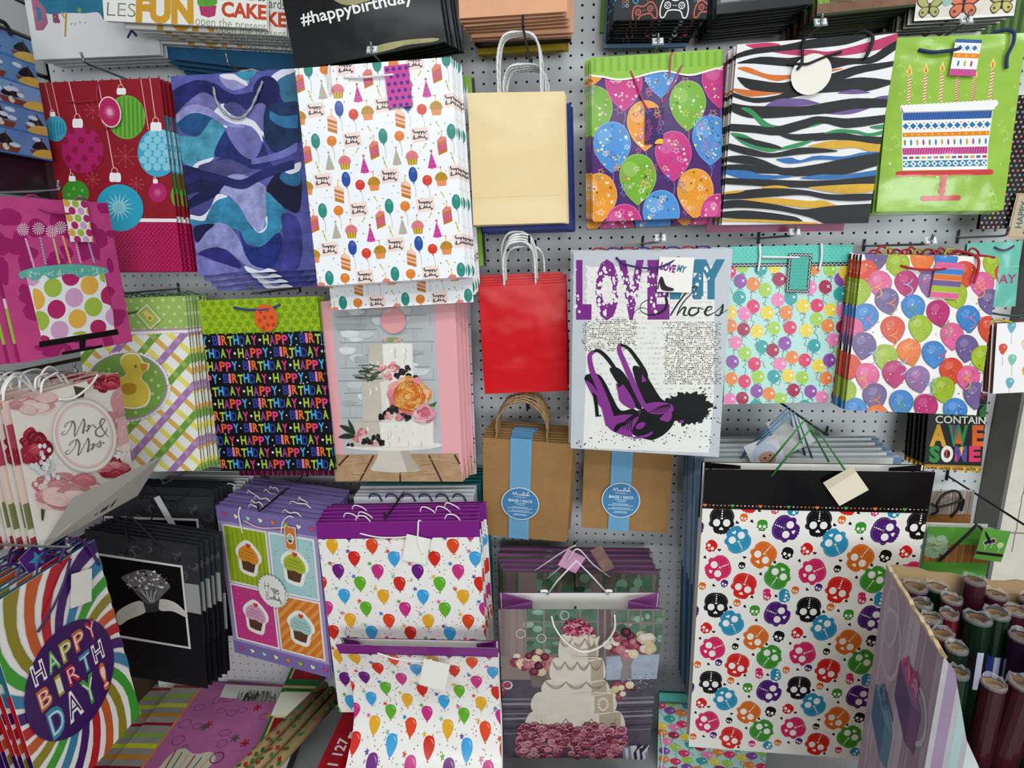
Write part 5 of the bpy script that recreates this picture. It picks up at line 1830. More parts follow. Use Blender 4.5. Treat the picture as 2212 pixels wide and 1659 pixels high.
def A_lowcake(P):
    """photo print: tiered white wedding cake with pink roses before a window"""
    A = Art(P[2], P[3], '#6f6266', .25, corners=[(1077, 1320), (1437, 1312), (1397, 1640), (1090, 1632)])
    r = random.Random(81)
    A.sk(1080, 1179)
    A.poly([(-60, 440), (1260, 430), (1240, 1000), (-60, 1000)], '#8a7a78', .15)
    for (x0, x1) in ((185, 720), (850, 1240)):
        A.poly([(x0, 480), (x1, 470), (x1, 800), (x0, 810)], '#5a7565', .45)
        for k in range(24):
            x, y = r.uniform(x0, x1), r.uniform(480, 800)
            A.ell(x, y, r.uniform(15, 45), r.uniform(12, 32), r.choice(['#6f8f70', '#5a7a6a', '#8fae9c', '#44604e', '#7f9f8a']), n=9, m=.3)
        for k in range(5):
            A.line([(x0 + (x1 - x0) * k / 4, 470), (x0 + (x1 - x0) * k / 4, 820)], 14, '#8d7f78')
        for y in (570, 690):
            A.line([(x0, y), (x1, y - 6)], 12, '#8d7f78')
    for x in (20, 90, 150, 745, 800):
        A.line([(x, 470), (x, 820)], 34, r.choice(['#7d6c6c', '#93827f', '#6b5c5e']))
    A.poly([(780, 820), (1240, 800), (1220, 1000), (780, 1000)], '#a3adbd', .2)
    A.poly([(-60, 1000), (1240, 990), (1200, 1660), (-60, 1660)], '#4f4a56', .35)
    for k in range(8):
        A.line([(-40, 1140 + k * 36), (1180, 1130 + k * 34)], r.uniform(6, 18), r.choice(['#77727f', '#5f5a66', '#3b3741', '#8a8592']))
    for k in range(60):
        x, y = r.uniform(900, 1150), r.uniform(950, 1060)
        A.ell(x, y, 7, 4, r.choice(['#c9c9d2', '#8f8a98', '#4b4650']), n=5)
    # flower vases
    def bouquet(cx, cy, rx, ry, n):
        for k in range(n):
            a, q = r.uniform(0, 6.28), math.sqrt(r.random())
            x, y = cx + rx * q * math.cos(a), cy + ry * q * math.sin(a)
            s = r.uniform(24, 44)
            c = r.choice(['#6d2336', '#8a3247', '#c9b98a', '#d8cda6', '#b8707a', '#4a1826', '#d9d2c2', '#a3485a'])
            A.ell(x, y, s, s * .85, c, n=9, m=.2)
            A.ell(x + 4, y - 4, s * .5, s * .4, spec(c, .18), n=7)
    A.poly([(880, 800), (1010, 800), (970, 880), (975, 990), (885, 990), (905, 880)], '#8a837f', .2)
    bouquet(980, 720, 190, 100, 44)
    A.poly([(210, 920), (345, 920), (320, 1050), (235, 1050)], '#6f655f', .2)
    bouquet(250, 860, 140, 85, 30)
    bouquet(900, 1070, 90, 60, 14)
    bouquet(20, 1060, 80, 50, 10)
    for x, y in ((300, 690), (150, 660), (470, 520)):
        A.ring(x, y, 32, 30, 6, '#c9cfc8')
    # cake
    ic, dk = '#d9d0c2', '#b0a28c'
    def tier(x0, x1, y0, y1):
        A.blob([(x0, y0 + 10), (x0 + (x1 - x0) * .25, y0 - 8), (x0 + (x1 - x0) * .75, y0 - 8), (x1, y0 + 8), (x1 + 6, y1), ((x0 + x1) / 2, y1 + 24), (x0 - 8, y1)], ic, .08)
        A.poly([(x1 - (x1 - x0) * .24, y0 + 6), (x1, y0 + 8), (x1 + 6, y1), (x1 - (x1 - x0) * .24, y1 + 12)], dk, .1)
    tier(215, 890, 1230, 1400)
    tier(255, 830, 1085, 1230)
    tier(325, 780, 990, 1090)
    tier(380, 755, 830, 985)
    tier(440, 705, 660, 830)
    def swag(x, y, w_, d, c=dk, n=3):
        for k in range(n):
            A.line([(x + w_ * t, y + (d + k * 12) * 4 * t * (1 - t)) for t in (0, .15, .3, .5, .7, .85, 1)], 6, spec(c, .25 if k == 0 else -.15), smooth=2)
    for k in range(3):
        swag(430 + k * 95, 680, 95, 40)
    for k in range(4):
        swag(380 + k * 92, 850, 92, 40)
    for k in range(3):
        swag(330 + k * 150, 1000, 150, 30)
    for k in range(3):
        swag(290 + k * 190, 1280, 190, 70)
    for k in range(46):
        A.ell(270 + k * 12, 1092 + 10 * math.sin(k * .07 * 3.14 / 1.6), 6, 6, '#e3dac9', n=6)
        A.ell(450 + k * 5.6, 810 + 3 * math.sin(k * .07), 4, 4, '#e3dac9', n=5)
    for cx in (495, 757):
        for k in range(12):
            A.ell(cx + (50 if cx < 600 else 34) * math.cos(k * .5236), 1170 + 44 * math.sin(k * .5236), 11, 10, '#ddd2bf', n=7)
    for x, y in ((560, 660), (690, 680), (300, 1270), (640, 1320)):
        A.blob([(x - 40, y - 20), (x, y), (x + 40, y - 22), (x + 30, y + 20), (x + 12, y + 60), (x, y + 10), (x - 20, y + 60), (x - 34, y + 20)], '#d8cdb9', .06)
    for k in range(36):
        a, q = r.uniform(0, 6.28), math.sqrt(r.random())
        rose(A, 585 + 125 * q * math.cos(a), 600 + 55 * q * math.sin(a), r.uniform(20, 34), ['#9c2f52', '#b84a6a', '#c96f86', '#7a2038', '#d898a4'], k, 6)
    for k in range(280):
        x, y = r.uniform(130, 930), r.uniform(1325, 1570)
        c = r.choice(['#8f4458', '#b06a7a', '#c98a96', '#a0506a', '#7a3244'])
        A.ell(x, y, r.uniform(22, 36), r.uniform(16, 26), c, n=9, m=.2)
        A.line([(x - 18, y - 4), (x, y - 14), (x + 16, y - 2)], 5, r.choice(['#d9b0b4', '#e3c4c4', '#c99aa0']), smooth=3)
        A.line([(x - 8, y + 4), (x + 4, y - 2), (x + 12, y + 8)], 4, '#6a2638', smooth=2)
    for k in range(10):
        A.poly([(900 + k * 22, 1500 + r.uniform(-20, 60)), (940 + k * 24, 1470 + r.uniform(-10, 40)), (960 + k * 22, 1560), (910 + k * 22, 1600)], r.choice(['#1c1a22', '#c9c5cf', '#2a2733', '#8a8496']))
    A.sk()
    return A


def A_ring(P):
    A = Art(P[2], P[3], '#343437', .3, corners=[(180, 1145), (430, 1176), (446, 1489), (228, 1450)])
    r = random.Random(91)
    A.sk()
    for k in range(34):
        x, y = r.uniform(0, 100), r.uniform(0, 40) if k % 2 else r.uniform(100, A.H)
        s = r.uniform(5, 11)
        a = r.uniform(0, 6.28)
        A.line([(x + s * t * math.cos(a + t * 2.6), y + s * t * math.sin(a + t * 2.6)) for t in (0, .2, .4, .6, .8, 1)], [.4, 1.6, 1.8, 1.2, .6], r.choice(['#56555a', '#4a494e', '#222124']), smooth=3)
    A.sk(0, 1179)
    A.poly([(300, 380), (1560, 520), (1600, 1100), (300, 1100)], '#17161a', .3)
    A.poly([(1380, 285), (1490, 300), (1505, 525), (1398, 505)], '#9d9c9b')
    A.poly([(640, 52), (1365, 150), (1422, 782), (830, 680)], '#d6d5d0')
    A.poly([(656, 72), (1350, 165), (1404, 764), (846, 664)], '#0e0d10')
    A.sk(0, 1179)
    A.blob([(880, 500), (1040, 420), (1090, 500), (960, 560), (890, 600)], '#cdc8be', .15)
    A.blob([(1190, 410), (1300, 430), (1390, 510), (1390, 545), (1290, 500), (1190, 490)], '#cdc8be', .15)
    A.poly([(1060, 400), (1190, 400), (1180, 500), (1090, 510)], '#3a393d', .3)
    A.blob([(905, 250), (960, 215), (1060, 185), (1150, 200), (1230, 260), (1270, 310), (1240, 350), (1160, 430), (1100, 440), (1030, 380), (970, 310)], '#6b686a', .35)
    for k in range(90):
        x, y = r.uniform(930, 1240), r.uniform(195, 330)
        if ((x - 1080) / 165) ** 2 + ((y - 275) / 85) ** 2 < 1:
            s = r.uniform(8, 22)
            A.poly([(x, y), (x + s, y - s * .6), (x + s * 1.3, y + s * .5)], r.choice(['#e9e6e2', '#17161a', '#b8b2ae', '#3a3336', '#8f8986', '#f4f2ee']))
    for k in range(5):
        A.line([(1010 + k * 40, 340), (1060 + k * 22, 380), (1110 + k * 10, 430)], 6, r.choice(['#d0ccc8', '#2a292c']), smooth=3)
    A.sk()
    return A


def A_mrs(P):
    A = Art(P[2], P[3], '#ece6dd', corners=[(15, 868), (259, 806), (291, 1070), (88, 1189)])
    A.sk(0, 790)
    r = random.Random(101)
    pale = ['#dcb1ae', '#e6c5bf', '#d39a9c', '#ecd4cc', '#c98a8e']
    red = ['#9b2336', '#b33447', '#c24a58', '#861a2c', '#a82c40']
    def peony(x, y, w_, h_, cols, n, seed):
        q = random.Random(seed)
        for k in range(n):
            a, d = q.uniform(0, 6.28), math.sqrt(q.random()) * .75
            X, Y = x + w_ * d * math.cos(a), y + h_ * d * math.sin(a)
            s = q.uniform(.28, .5)
            b = q.uniform(0, 6.28)
            c = q.choice(cols)
            A.blob([(X + w_ * s * q.uniform(.75, 1.1) * math.cos(b + i), Y + h_ * s * q.uniform(.6, .95) * math.sin(b + i)) for i in (0, 1.05, 2.1, 3.14, 4.2, 5.2)], c, .15, 3)
            A.line([(X - w_ * s * .5, Y), (X, Y - h_ * s * .4), (X + w_ * s * .5, Y + 5)], 7, spec(c, .3), smooth=3)
    peony(250, 280, 190, 110, pale, 22, 1)
    peony(800, 120, 120, 90, red, 26, 2)
    peony(260, 640, 120, 170, red, 34, 3)
    peony(920, 420, 130, 240, pale, 30, 4)
    peony(520, 950, 280, 150, pale + ['#c9737e'], 34, 5)
    peony(830, 770, 130, 90, ['#b33447', '#c96570', '#d98b8c', '#8f2233'], 20, 6)
    for k in range(44):
        x, y = r.gauss(330, 50), r.gauss(760, 70)
        A.ell(x, y, 17, 20, r.choice(['#eef0ee', '#dfe3e2', '#cfd6d4']), n=8)
    for k in range(20):
        x, y = r.gauss(900, 40), r.gauss(670, 25)
        A.ell(x, y, 11, 12, '#eceae4', n=7)
    A.poly([(560, 150), (650, 170), (640, 240), (585, 250)], '#4d4a2f')
    A.poly([(300, 1080), (330, 1090), (320, 1170), (305, 1160)], '#4a4a2a')
    c = (617, 530)
    rot = -22
    A.ell(c[0], c[1], 240, 282, '#d9cfc6', rot=rot + 8, n=44)
    A.ell(c[0], c[1], 232, 272, '#efe9e2', rot=rot + 8, n=44)
    A.ell(c[0], c[1], 214, 252, '#dcb7b0', rot=rot + 8, n=44)
    A.ell(c[0], c[1], 204, 242, '#efe9e2', rot=rot + 8, n=44)
    A.ell(c[0], c[1], 198, 235, '#dcbdb6', rot=rot + 8, n=44)
    A.ell(c[0], c[1], 193, 230, '#efeae4', rot=rot + 8, n=44)
    g = '#7d8078'
    Q = lambda p, w_: A.line(p, w_, g, smooth=6)
    # Mr.
    Q([(470, 500), (445, 520), (470, 528), (510, 480), (530, 425), (548, 460), (545, 540), (600, 430), (615, 410), (620, 450), (605, 515), (625, 490)], [6, 8, 6, 5, 14, 16, 8, 6, 12, 16, 14, 5])
    Q([(500, 430), (470, 470), (480, 440), (530, 420)], [4, 5, 5, 6])
    Q([(630, 470), (655, 455), (650, 475), (635, 505), (665, 465), (690, 450)], [5, 10, 12, 12, 6, 10])
    A.ell(697, 468, 9, 8, g, n=10)
    # &
    Q([(795, 545), (760, 500), (735, 445), (752, 408), (770, 420), (745, 460), (705, 490), (705, 530), (745, 540), (780, 500), (785, 480)], [5, 9, 14, 12, 8, 8, 12, 14, 10, 7, 5])
    # Mrs.
    Q([(500, 640), (475, 665), (500, 672), (545, 620), (560, 565), (580, 600), (570, 685), (630, 580), (645, 555), (650, 600), (640, 655), (660, 630)], [6, 8, 6, 5, 14, 16, 8, 6, 12, 16, 14, 5])
    Q([(535, 575), (505, 610), (510, 585), (560, 562)], [4, 5, 5, 6])
    Q([(660, 610), (685, 595), (680, 615), (668, 640), (695, 605), (712, 595)], [5, 10, 12, 12, 6, 8])
    Q([(705, 620), (730, 575), (735, 600), (725, 622), (705, 612)], [4, 6, 14, 8, 6])
    A.ell(757, 590, 9, 8, g, n=10)
    A.sk()
    return A


def A_swirl(P):
    A = Art(P[2], P[3], '#eceae6', .02)
    cx, cy = 47, 96
    cs = ['#3f9a34', '#8d8326', '#c25a2a', '#b3202a', '#431a63', '#3a7f9f']
    H = A.H
    n = 24
    for k in range(n):
        c = cs[k % 6]
        a0 = 2 * math.pi * k / n
        Lp, Rp = [], []
        for i in range(16):
            rr = 20 + i * 9.5
            tw = rr * .0105
            da = .085 + .012 * math.sin(i)
            Lp.append((cx + rr * math.cos(a0 + tw), cy + rr * math.sin(a0 + tw) * 1.15))
            Rp.append((cx + rr * math.cos(a0 + tw + da * 2), cy + rr * math.sin(a0 + tw + da * 2) * 1.15))
        A.put([[Lp[i], Lp[i + 1], Rp[i + 1], Rp[i]] for i in range(15)], c, .04)
    A.ell(cx, cy, 42, 46, '#3a1259', n=46, m=.04)
    def outl(t, x, y, size, cols, wd, bold=.05):
        for k, ch in enumerate(t):
            X = x + k * wd
            ww = wd * (.4 if ch in 'I!' else .84)
            A.text(ch, X + wd / 2, y, size, cols[k], bold=bold, align='c', width=ww)
            A.text(ch, X + wd / 2, y - size * .04, size * .86, spec(cols[k], .75) if cols[k] != '#efece8' else '#3a1259', bold=-.012, align='c', width=ww * .82)
    w, g, o, rd, b, y_ = '#efece8', '#4a9a3a', '#c9652f', '#b3242c', '#3a8aa5', '#a3962f'
    outl('HAPPY', 16, 78, 23, [w, g, y_, o, rd], 12.6)
    outl('BIRTH', 15, 100, 23, [o, y_, rd, b, w], 13)
    outl('DAY!', 17, 128, 33, [b, w, g, o], 16)
    return A


def A_day(P):
    A = Art(P[2], P[3], '#dadbdc', .03, corners=[(40, -190), (352, -200), (348, 118), (75, 129)])
    A.sk(0, 0, 2212 / 320.0)
    A.blob([(600, -200), (1600, -200), (1700, 0), (1650, 400), (1560, 310), (1350, 320), (1100, 315), (850, 330), (720, 290), (620, 120)], '#2f7391', .3)
    for x, y in ((1200, 10), (1400, 95), (1280, 280)):
        A.ell(x, y, 30, 34, '#8a9a52', n=10, m=.3)
    A.poly([(545, 145), (640, 130), (760, 280), (775, 440), (690, 530), (580, 530)], '#a5667f', .4)
    A.poly([(610, 230), (680, 250), (700, 400), (620, 420)], '#3f7391', .3)
    A.text('a', 860, 430, 230, '#8f4a68', bold=.05, width=110)
    A.line([(1000, 300), (1035, 380)], 24, '#b8923a'); A.line([(1075, 300), (1020, 610)], 28, '#b8923a')
    for x, y in ((1135, 450), (1190, 450), (1268, 430), (1345, 438)):
        A.ell(x, y, 11, 13, '#8a8f96', n=8)
    A.line([(1925, 410), (2090, 600)], 34, '#2b356f'); A.line([(2050, 500), (1950, 620)], 30, '#2b356f')
    A.sk()
    return A


def A_fun(P):
    A = Art(P[2], P[3], '#e9e8df', .03, corners=[(190, -290), (600, -300), (577, 62), (225, 45)])
    A.sk(0, 0)
    A.text('ARE', 800, 25, 130, '#5a9a3a', bold=.03, width=190, rot=2)
    A.text('ribbon', 1130, 5, 110, '#a84a44', width=210, rot=2)
    A.text('LES', 785, 125, 110, '#4a4a4c', bold=-.01, width=205, rot=3)
    A.text('LES', 790, 122, 100, '#e9e8df', bold=-.035, width=190, rot=3)
    A.text('FUN', 1000, 155, 205, '#cf9a33', bold=.06, width=430, rot=2.2)
    A.put([[A.map(*p) for p in [(1478, 75), (1612, 75), (1598, 135), (1545, 145), (1490, 130)]]], '#b03a68', raw=True)
    A.blob([(1470, 70), (1480, 0), (1520, -60), (1570, -60), (1610, 10), (1615, 65), (1545, 80)], '#5aa03c', .15)
    A.ell(1570, 0, 32, 30, '#d9a93a', n=10)
    A.text('cards', 1830, 42, 85, '#55565a', width=160, rot=4)
    A.text('CAKE', 1645, 135, 118, '#bf4a2f', bold=.04, width=350, rot=4)
    A.text('open the present', 1440, 185, 76, '#8f9a86', width=545, rot=4.6)
    A.text('Make a wish', 600, -120, 150, '#4a8a94', bold=.02, width=900, rot=2)
    A.sk()
    return A


def A_hash(P):
    A = Art(P[2], P[3], '#101012', .1, corners=[(590, -250), (915, -300), (963, 90), (640, 152)])
    A.sk(540, 0)
    A.text('#happybirthday', 418, 180, 128, '#efefea', bold=.015, width=845, rot=-11)
    A.blob([(910, 380), (1000, 330), (1200, 295), (1400, 285), (1380, 310), (1180, 335), (1060, 370), (950, 392)], '#a09a6a', .25)
    A.blob([(620, -60), (800, -110), (1100, -140), (1000, -20), (760, 40)], '#a09a6a', .25)
    A.sk()
    return A


def A_game(P):
    A = Art(P[2], P[3], '#121214')
    def pad(x, y, s, c, rot=0):
        t = math.radians(rot)
        q = lambda a, b: (x + s * (a * math.cos(t) - b * math.sin(t)), y + s * (a * math.sin(t) + b * math.cos(t)))
        out = [(-10, -5), (-6, -7), (-2, -5), (2, -5), (6, -7), (10, -5), (12, 2), (11, 8), (8, 8), (5, 3), (-5, 3), (-8, 8), (-11, 8), (-12, 2)]
        A.line([q(a, b) for a, b in out], 1.3, c, closed=True, smooth=3)
        for e in (-6, 6):
            A.ring(*q(e, -1), s * 2.6, s * 2.6, .9, c, n=12)
            for a in range(4):
                A.ell(*q(e + 1.2 * math.cos(a * 1.57), -1 + 1.2 * math.sin(a * 1.57)), s * .6, s * .6, c, n=6)
        A.line([q(-1.5, -1), q(-.5, -1)], 1, c); A.line([q(.5, -1), q(1.5, -1)], 1, c)
    H = A.H
    pad(12, H - 28, 1.25, '#3f8fc0', 6); pad(45, H - 32, 1.2, '#a9b84a', -12); pad(88, H - 34, 1.3, '#3f8fc0', -4)
    pad(65, H - 12, 1.25, '#e9e9e9', 2); pad(33, H - 8, 1.1, '#c9604a', -14); pad(100, H - 9, 1.1, '#c9604a', 8)
    pad(25, H - 55, 1.2, '#a9b84a', 10); pad(72, H - 58, 1.2, '#c9604a', -6)
    for x, y in ((12, H - 16), (88, H - 20), (60, H - 30), (30, H - 44)):
        for a, b, c in ((-2, -2, '#c9604a'), (2, -2, '#a9b84a'), (-2, 2, '#3f8fc0'), (2, 2, '#d8d8d8')):
            A.ring(x + a, y + b, 1.5, 1.5, .5, c, n=8)
    return A


def A_greyphoto(P):
    A = Art(P[2], P[3], '#4c4d50', .2)
    H = A.H
    A.rect(4, 4, 97, H - 11, '#8f9091', .2)
    A.rect(0, H - 9.5, 100, H, '#2b2b2d')
    A.blob([(18, H - 30), (40, H - 40), (80, H - 36), (88, H - 18), (60, H - 11), (26, H - 11)], '#55565a', .3)
    A.blob([(70, H - 30), (97, H - 28), (97, H - 12), (80, H - 12)], '#c3c4c4', .2)
    return A


def A_tree(P):
    A = Art(P[2], P[3], '#6d9a3c', .3)
    H = A.H
    r = random.Random(5)
    A.rect(0, H - 12, 100, H, '#7d5a45', .4)
    A.rect(0, H - 2.5, 100, H, '#2d3a22')
    for k in range(60):
        x = r.uniform(0, 100)
        A.line([(x, H - 12), (x + r.uniform(-1, 1), H - r.uniform(13, 18))], .8, r.choice(['#86b04c', '#4f7a2c', '#a3c262']))
    A.blob([(12, H - 14), (18, H - 26), (16, H - 60), (28, H - 60), (28, H - 26), (36, H - 12), (24, H - 12)], '#6a5640', .3)
    for k in range(26):
        A.ell(r.uniform(0, 100), r.uniform(H - 62, H - 28), r.uniform(5, 12), r.uniform(3, 7), r.choice(['#8ab84e', '#5f8f34', '#a9cf6a']), n=9, m=.3)
    return A


def butterfly(A, x, y, s, c):
    for e in (-1, 1):
        A.blob([(x, y), (x + e * 4 * s, y - 7 * s), (x + e * 10 * s, y - 9 * s), (x + e * 10 * s, y - 3 * s), (x + e * 5 * s, y + s)], '#5a3a30', .1)
        A.blob([(x + e * .6 * s, y), (x + e * 4 * s, y - 6 * s), (x + e * 9.2 * s, y - 8 * s), (x + e * 9 * s, y - 3.4 * s), (x + e * 5 * s, y)], c, .2)
        A.blob([(x, y), (x + e * 5 * s, y), (x + e * 8 * s, y + 4 * s), (x + e * 5 * s, y + 8 * s), (x + e * 1 * s, y + 5 * s)], '#5a3a30', .1)
        A.blob([(x + e * .8 * s, y + .6 * s), (x + e * 5 * s, y + .7 * s), (x + e * 7.3 * s, y + 4 * s), (x + e * 4.8 * s, y + 7 * s), (x + e * 1.4 * s, y + 4.6 * s)], c, .2)
        A.ell(x + e * 5 * s, y + 4 * s, s, s, '#5a3a30', n=7)
    A.line([(x, y - 3 * s), (x, y + 5 * s)], s, '#3a2a24')


def A_butterfly(P):
    A = Art(P[2], P[3], '#ded8cc', .15)
    H = A.H
    A.rect(0, H - 2.5, 100, H, '#f0ede6')
    butterfly(A, 48, H - 14, 1.7, '#d9785a')
    butterfly(A, 14, H - 13, 1.3, '#a9b06a')
    butterfly(A, 86, H - 14, 1.4, '#b9b86a')
    butterfly(A, 22, H - 42, 1.5, '#d9a05a'); butterfly(A, 70, H - 46, 1.5, '#9ab0a0')
    A.blob([(26, H - 20), (34, H - 22), (36, H - 16), (29, H - 13)], '#9ac0b4', .2)
    return A


def A_pirate(w, h):
    A = Art(w, h, '#5f86b8', .2)
    r = random.Random(7)
    n = 5
    for j in range(n):
        y0, y1 = A.H * j / n, A.H * (j + 1) / n
        if j == 2:
            A.rect(0, y0, 100, y1, '#7c9cc9', .1)
            A.blob([(4, y0 + 4), (45, y0 + 2), (52, y1 - 8), (44, y1 - 3), (12, y1 - 5)], '#171518')
            A.ell(26, y0 + 11, 7, 7, '#d8cfc0', n=12)
            A.rect(22, y0 + 14, 30, y0 + 19, '#d8cfc0')
            for e in (-3, 3):
                A.ell(26 + e, y0 + 11, 1.8, 2, '#171518', n=8)
            A.line([(16, y1 - 14), (36, y1 - 6)], 2.4, '#d8cfc0'); A.line([(36, y1 - 14), (16, y1 - 6)], 2.4, '#d8cfc0')
            A.ell(4, y1 - 8, 5, 5, '#d9b84a', n=10)
        for x in ((72,) if j == 2 else (16, 58, 92)):
            A.poly([(x - 14, y1 - 7), (x + 12, y1 - 7), (x + 8, y1 - 1), (x - 10, y1 - 1)], '#7a3f2f')
            A.blob([(x - 10, y1 - 8), (x - 8, y0 + 8), (x, y0 + 4), (x + 6, y0 + 12), (x + 3, y1 - 8)], '#1d1b1f')
            A.ell(x - 2, y0 + 15, 3, 3, '#d8cfc0', n=8)
            A.blob([(x + 3, y1 - 8), (x + 8, y0 + 12), (x + 12, y1 - 10)], '#8aa07a')
            A.line([(x, y0 + 2), (x, y1 - 6)], 1, '#4a342a')
        for k in range(6):
            A.ell(r.uniform(0, 100), r.uniform(y0 + 3, y1 - 8), r.uniform(3, 6), 2, '#c9d8ea', n=8)
        A.rect(0, y1 - 1.8, 100, y1, '#3f6fb0')
        A.blob([(80, y1 - 2), (88, y1 - 8), (100, y1 - 9), (100, y1 - 2)], '#d0a850', .2)
    return A


# ------------------------------------------------------------------ the place
PITCH = 0.0254
WX0, WX1 = -1.34, 1.005


def pegboard():
    n = 8
    i0, i1 = int(math.ceil((WX0 + .006) / PITCH)), int((WX1 - .006) / PITCH)
    j0, j1 = -26, 55
    r = 0.0031
    V, F = [], []
    ca = [(math.cos(2 * math.pi * (k + .5) / n), math.sin(2 * math.pi * (k + .5) / n)) for k in range(n)]
    h = PITCH / 2
    sq = [(h, h * math.tan(math.pi / 8)), (h * math.tan(math.pi / 8), h)]
    sqr = []
    for c, s in ca:
        m = max(abs(c), abs(s))
        sqr.append((c / m * h, s / m * h))
    corners = [(h, h), (-h, h), (-h, -h), (h, -h)]
    for i in range(i0, i1 + 1):
        for j in range(j0, j1 + 1):
            x, z = i * PITCH, 1.5 - j * PITCH
            b = len(V)
            V += [(x + r * c, 0.0, z + r * s) for c, s in ca]
            V += [(x + r * c, 0.006, z + r * s) for c, s in ca]
            V += [(x + c, 0.0, z + s) for c, s in sqr]
            V += [(x + c, 0.0, z + s) for c, s in corners]
            for k in range(n):
                q = (k + 1) % n
                F.append((b + k, b + 2 * n + k, b + 2 * n + q, b + q))
                F.append((b + k, b + q, b + n + q, b + n + k))
            # corner triangles: the square's corner lies between samples k=0|1 etc.
            for cn in range(4):
                k = cn * 2
                F.append((b + 2 * n + k, b + 3 * n + cn, b + 2 * n + k + 1))
    me = mesh_from('wall_back', V, F)
    return me


pm = mat('pegboard_white', '#e9ebec', 0.45, bump=.05, bscale=300, var=.03)
wall_back = tagit(obj('wall_back', pegboard(), None, pm), 'light grey pegboard back wall with rows of round holes', None, None, 'structure')
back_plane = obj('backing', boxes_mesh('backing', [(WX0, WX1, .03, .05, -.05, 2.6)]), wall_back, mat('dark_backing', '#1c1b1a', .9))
obj('upper_panel', boxes_mesh('upper_panel', [(WX0, WX1, 0, .01, 1.5 + 26.5 * PITCH, 2.9)]), wall_back, pm)
obj('lower_panel', boxes_mesh('lower_panel', [(WX0, WX1, 0, .01, -.02, 1.5 - 55.5 * PITCH)]), wall_back, pm)

wall_left = tagit(obj('wall_left', boxes_mesh('wall_left', [(-1.42, -1.352, -2.6, .03, 0, 2.9)]), None, mat('slatwall_core', '#4a3524', .7, var=.2)), 'white slatwall side panel with dark grooves', None, None, 'structure')
SLAT = .079
sm = boxes_mesh('slat', [(-.012, 0, -2.6, 0, 0, SLAT - .011)])
sm.materials.append(mat('slat_white', '#d4d6d8', .5, bump=.05, bscale=200, var=.04))
for k in range(-15, 8):
    obj('slat', sm, wall_left, None, (-1.34, 0, 1.923 + k * SLAT))

wall_right = tagit(obj('wall_right', boxes_mesh('wall_right', [(1.012, 1.7, -.075, .2, 0, 2.9)]), None, mat('painted_block', '#d9d6c9', .7, bump=.9, bscale=45, var=.10, vscale=20)), 'white painted rough pillar at the end of the pegboard', None, None, 'structure')
obj('side_panel', boxes_mesh('side_panel', [(1.004, 1.0115, -.075, .02, 0, 2.9)]), wall_right, mat('grey_metal_panel', '#6d6b66', .6, var=.06))
cr = random.Random(4)
crack = [(1.047 + cr.uniform(-.0012, .0012), -.075, 1.45 - k * .012) for k in range(60)]
obj('crack', tube_mesh('crack', crack, .0009, n=5, smooth_pts=0), wall_right, mat('crack_dark', '#6a675c', .9))
obj('block_joint', boxes_mesh('block_joint', [(1.013, 1.7, -.0765, -.074, .79, .793)]), wall_right, mat('joint_dark', '#8a877a', .9))

floor = tagit(obj('floor', boxes_mesh('floor', [(-3, 3.5, -5, .2, -.05, 0)]), None, mat('floor_tile', '#6f6a63', .5, var=.1)), 'dull grey shop floor', None, None, 'structure')

shelf = empty('base_shelf', (0, 0, 0))
tagit(shelf, 'white metal base shelf along the foot of the pegboard', 'shelf')
obj('deck', boxes_mesh('deck', [(-1.335, 1.0, -.52, -.004, .07, .09)]), shelf, mat('shelf_white', '#bfc0c0', .45, var=.04))
obj('kick_plate', boxes_mesh('kick_plate', [(-1.335, 1.0, -.50, -.485, .001, .069)]), shelf, mat('shelf_kick', '#77746f', .5))

# ------------------------------------------------------------------ hooks
metal = mat('hook_chrome', '#8a8a8c', .3, metal=.9)
dark_metal = mat('hook_dark', '#2b2b2d', .4, metal=.6)
clear = mat('clear_plastic', '#dfe6ea', .08, spec=.9, alpha=.30)


def hook(x, z, length, label, tip=.018, m=None, holder=False, drop=0.0, side=False):
    """single wire peg hook standing out from the wall, its end turned up"""
    root = empty('peg_hook', (x, 0, z))
    tagit(root, label, 'hook', 'peg hooks on the wall')
    pts = [(0, .004, 0), (0, -length * .5, -drop * .5), (0, -length + .004, -drop), (0, -length - .006, -drop + tip * .4), (0, -length - .010, -drop + tip)]
    obj('wire', tube_mesh('wire', pts, .0024, n=8, smooth_pts=4), root, m or metal)
    obj('back_plate', tube_mesh('back_plate', [(0, -.002, -.012), (0, -.002, .016)], .0032, n=6, smooth_pts=0), root, m or metal)
    if holder:
        o = obj('price_holder', boxes_mesh('price_holder', [(-.011, .011, -.001, .001, -.008, .008)]), root, clear, (0, -length - .004, -drop + .006))
        o.rotation_euler = (-.5, 0, 0)
        T = Art(.018, .012, '#eef0f0')
        for q in range(9):
            T.rect(8 + q * 9, 12, 8 + q * 9 + 2 + (q * 7 % 4), 52, '#2a2c30')
        obj('price_label', T.mesh('price_label', None), o, print_mat('satin'), (0, -.0016, -.006))
    return root


def side_hook(y, z, length, label, tip=.018):
    root = empty('peg_hook', (WX0, y, z))
    tagit(root, label, 'hook', 'peg hooks on the side wall')
    obj('wire', tube_mesh('wire', [(.002, 0, 0), (length * .5, 0, 0), (length - .004, 0, 0), (length + .006, 0, tip * .4), (length + .010, 0, tip)], .0024, n=8, smooth_pts=4), root, metal)
    obj('back_plate', boxes_mesh('back_plate', [(.0, .003, -.012, .012, -.02, .02)]), root, metal)
    return root


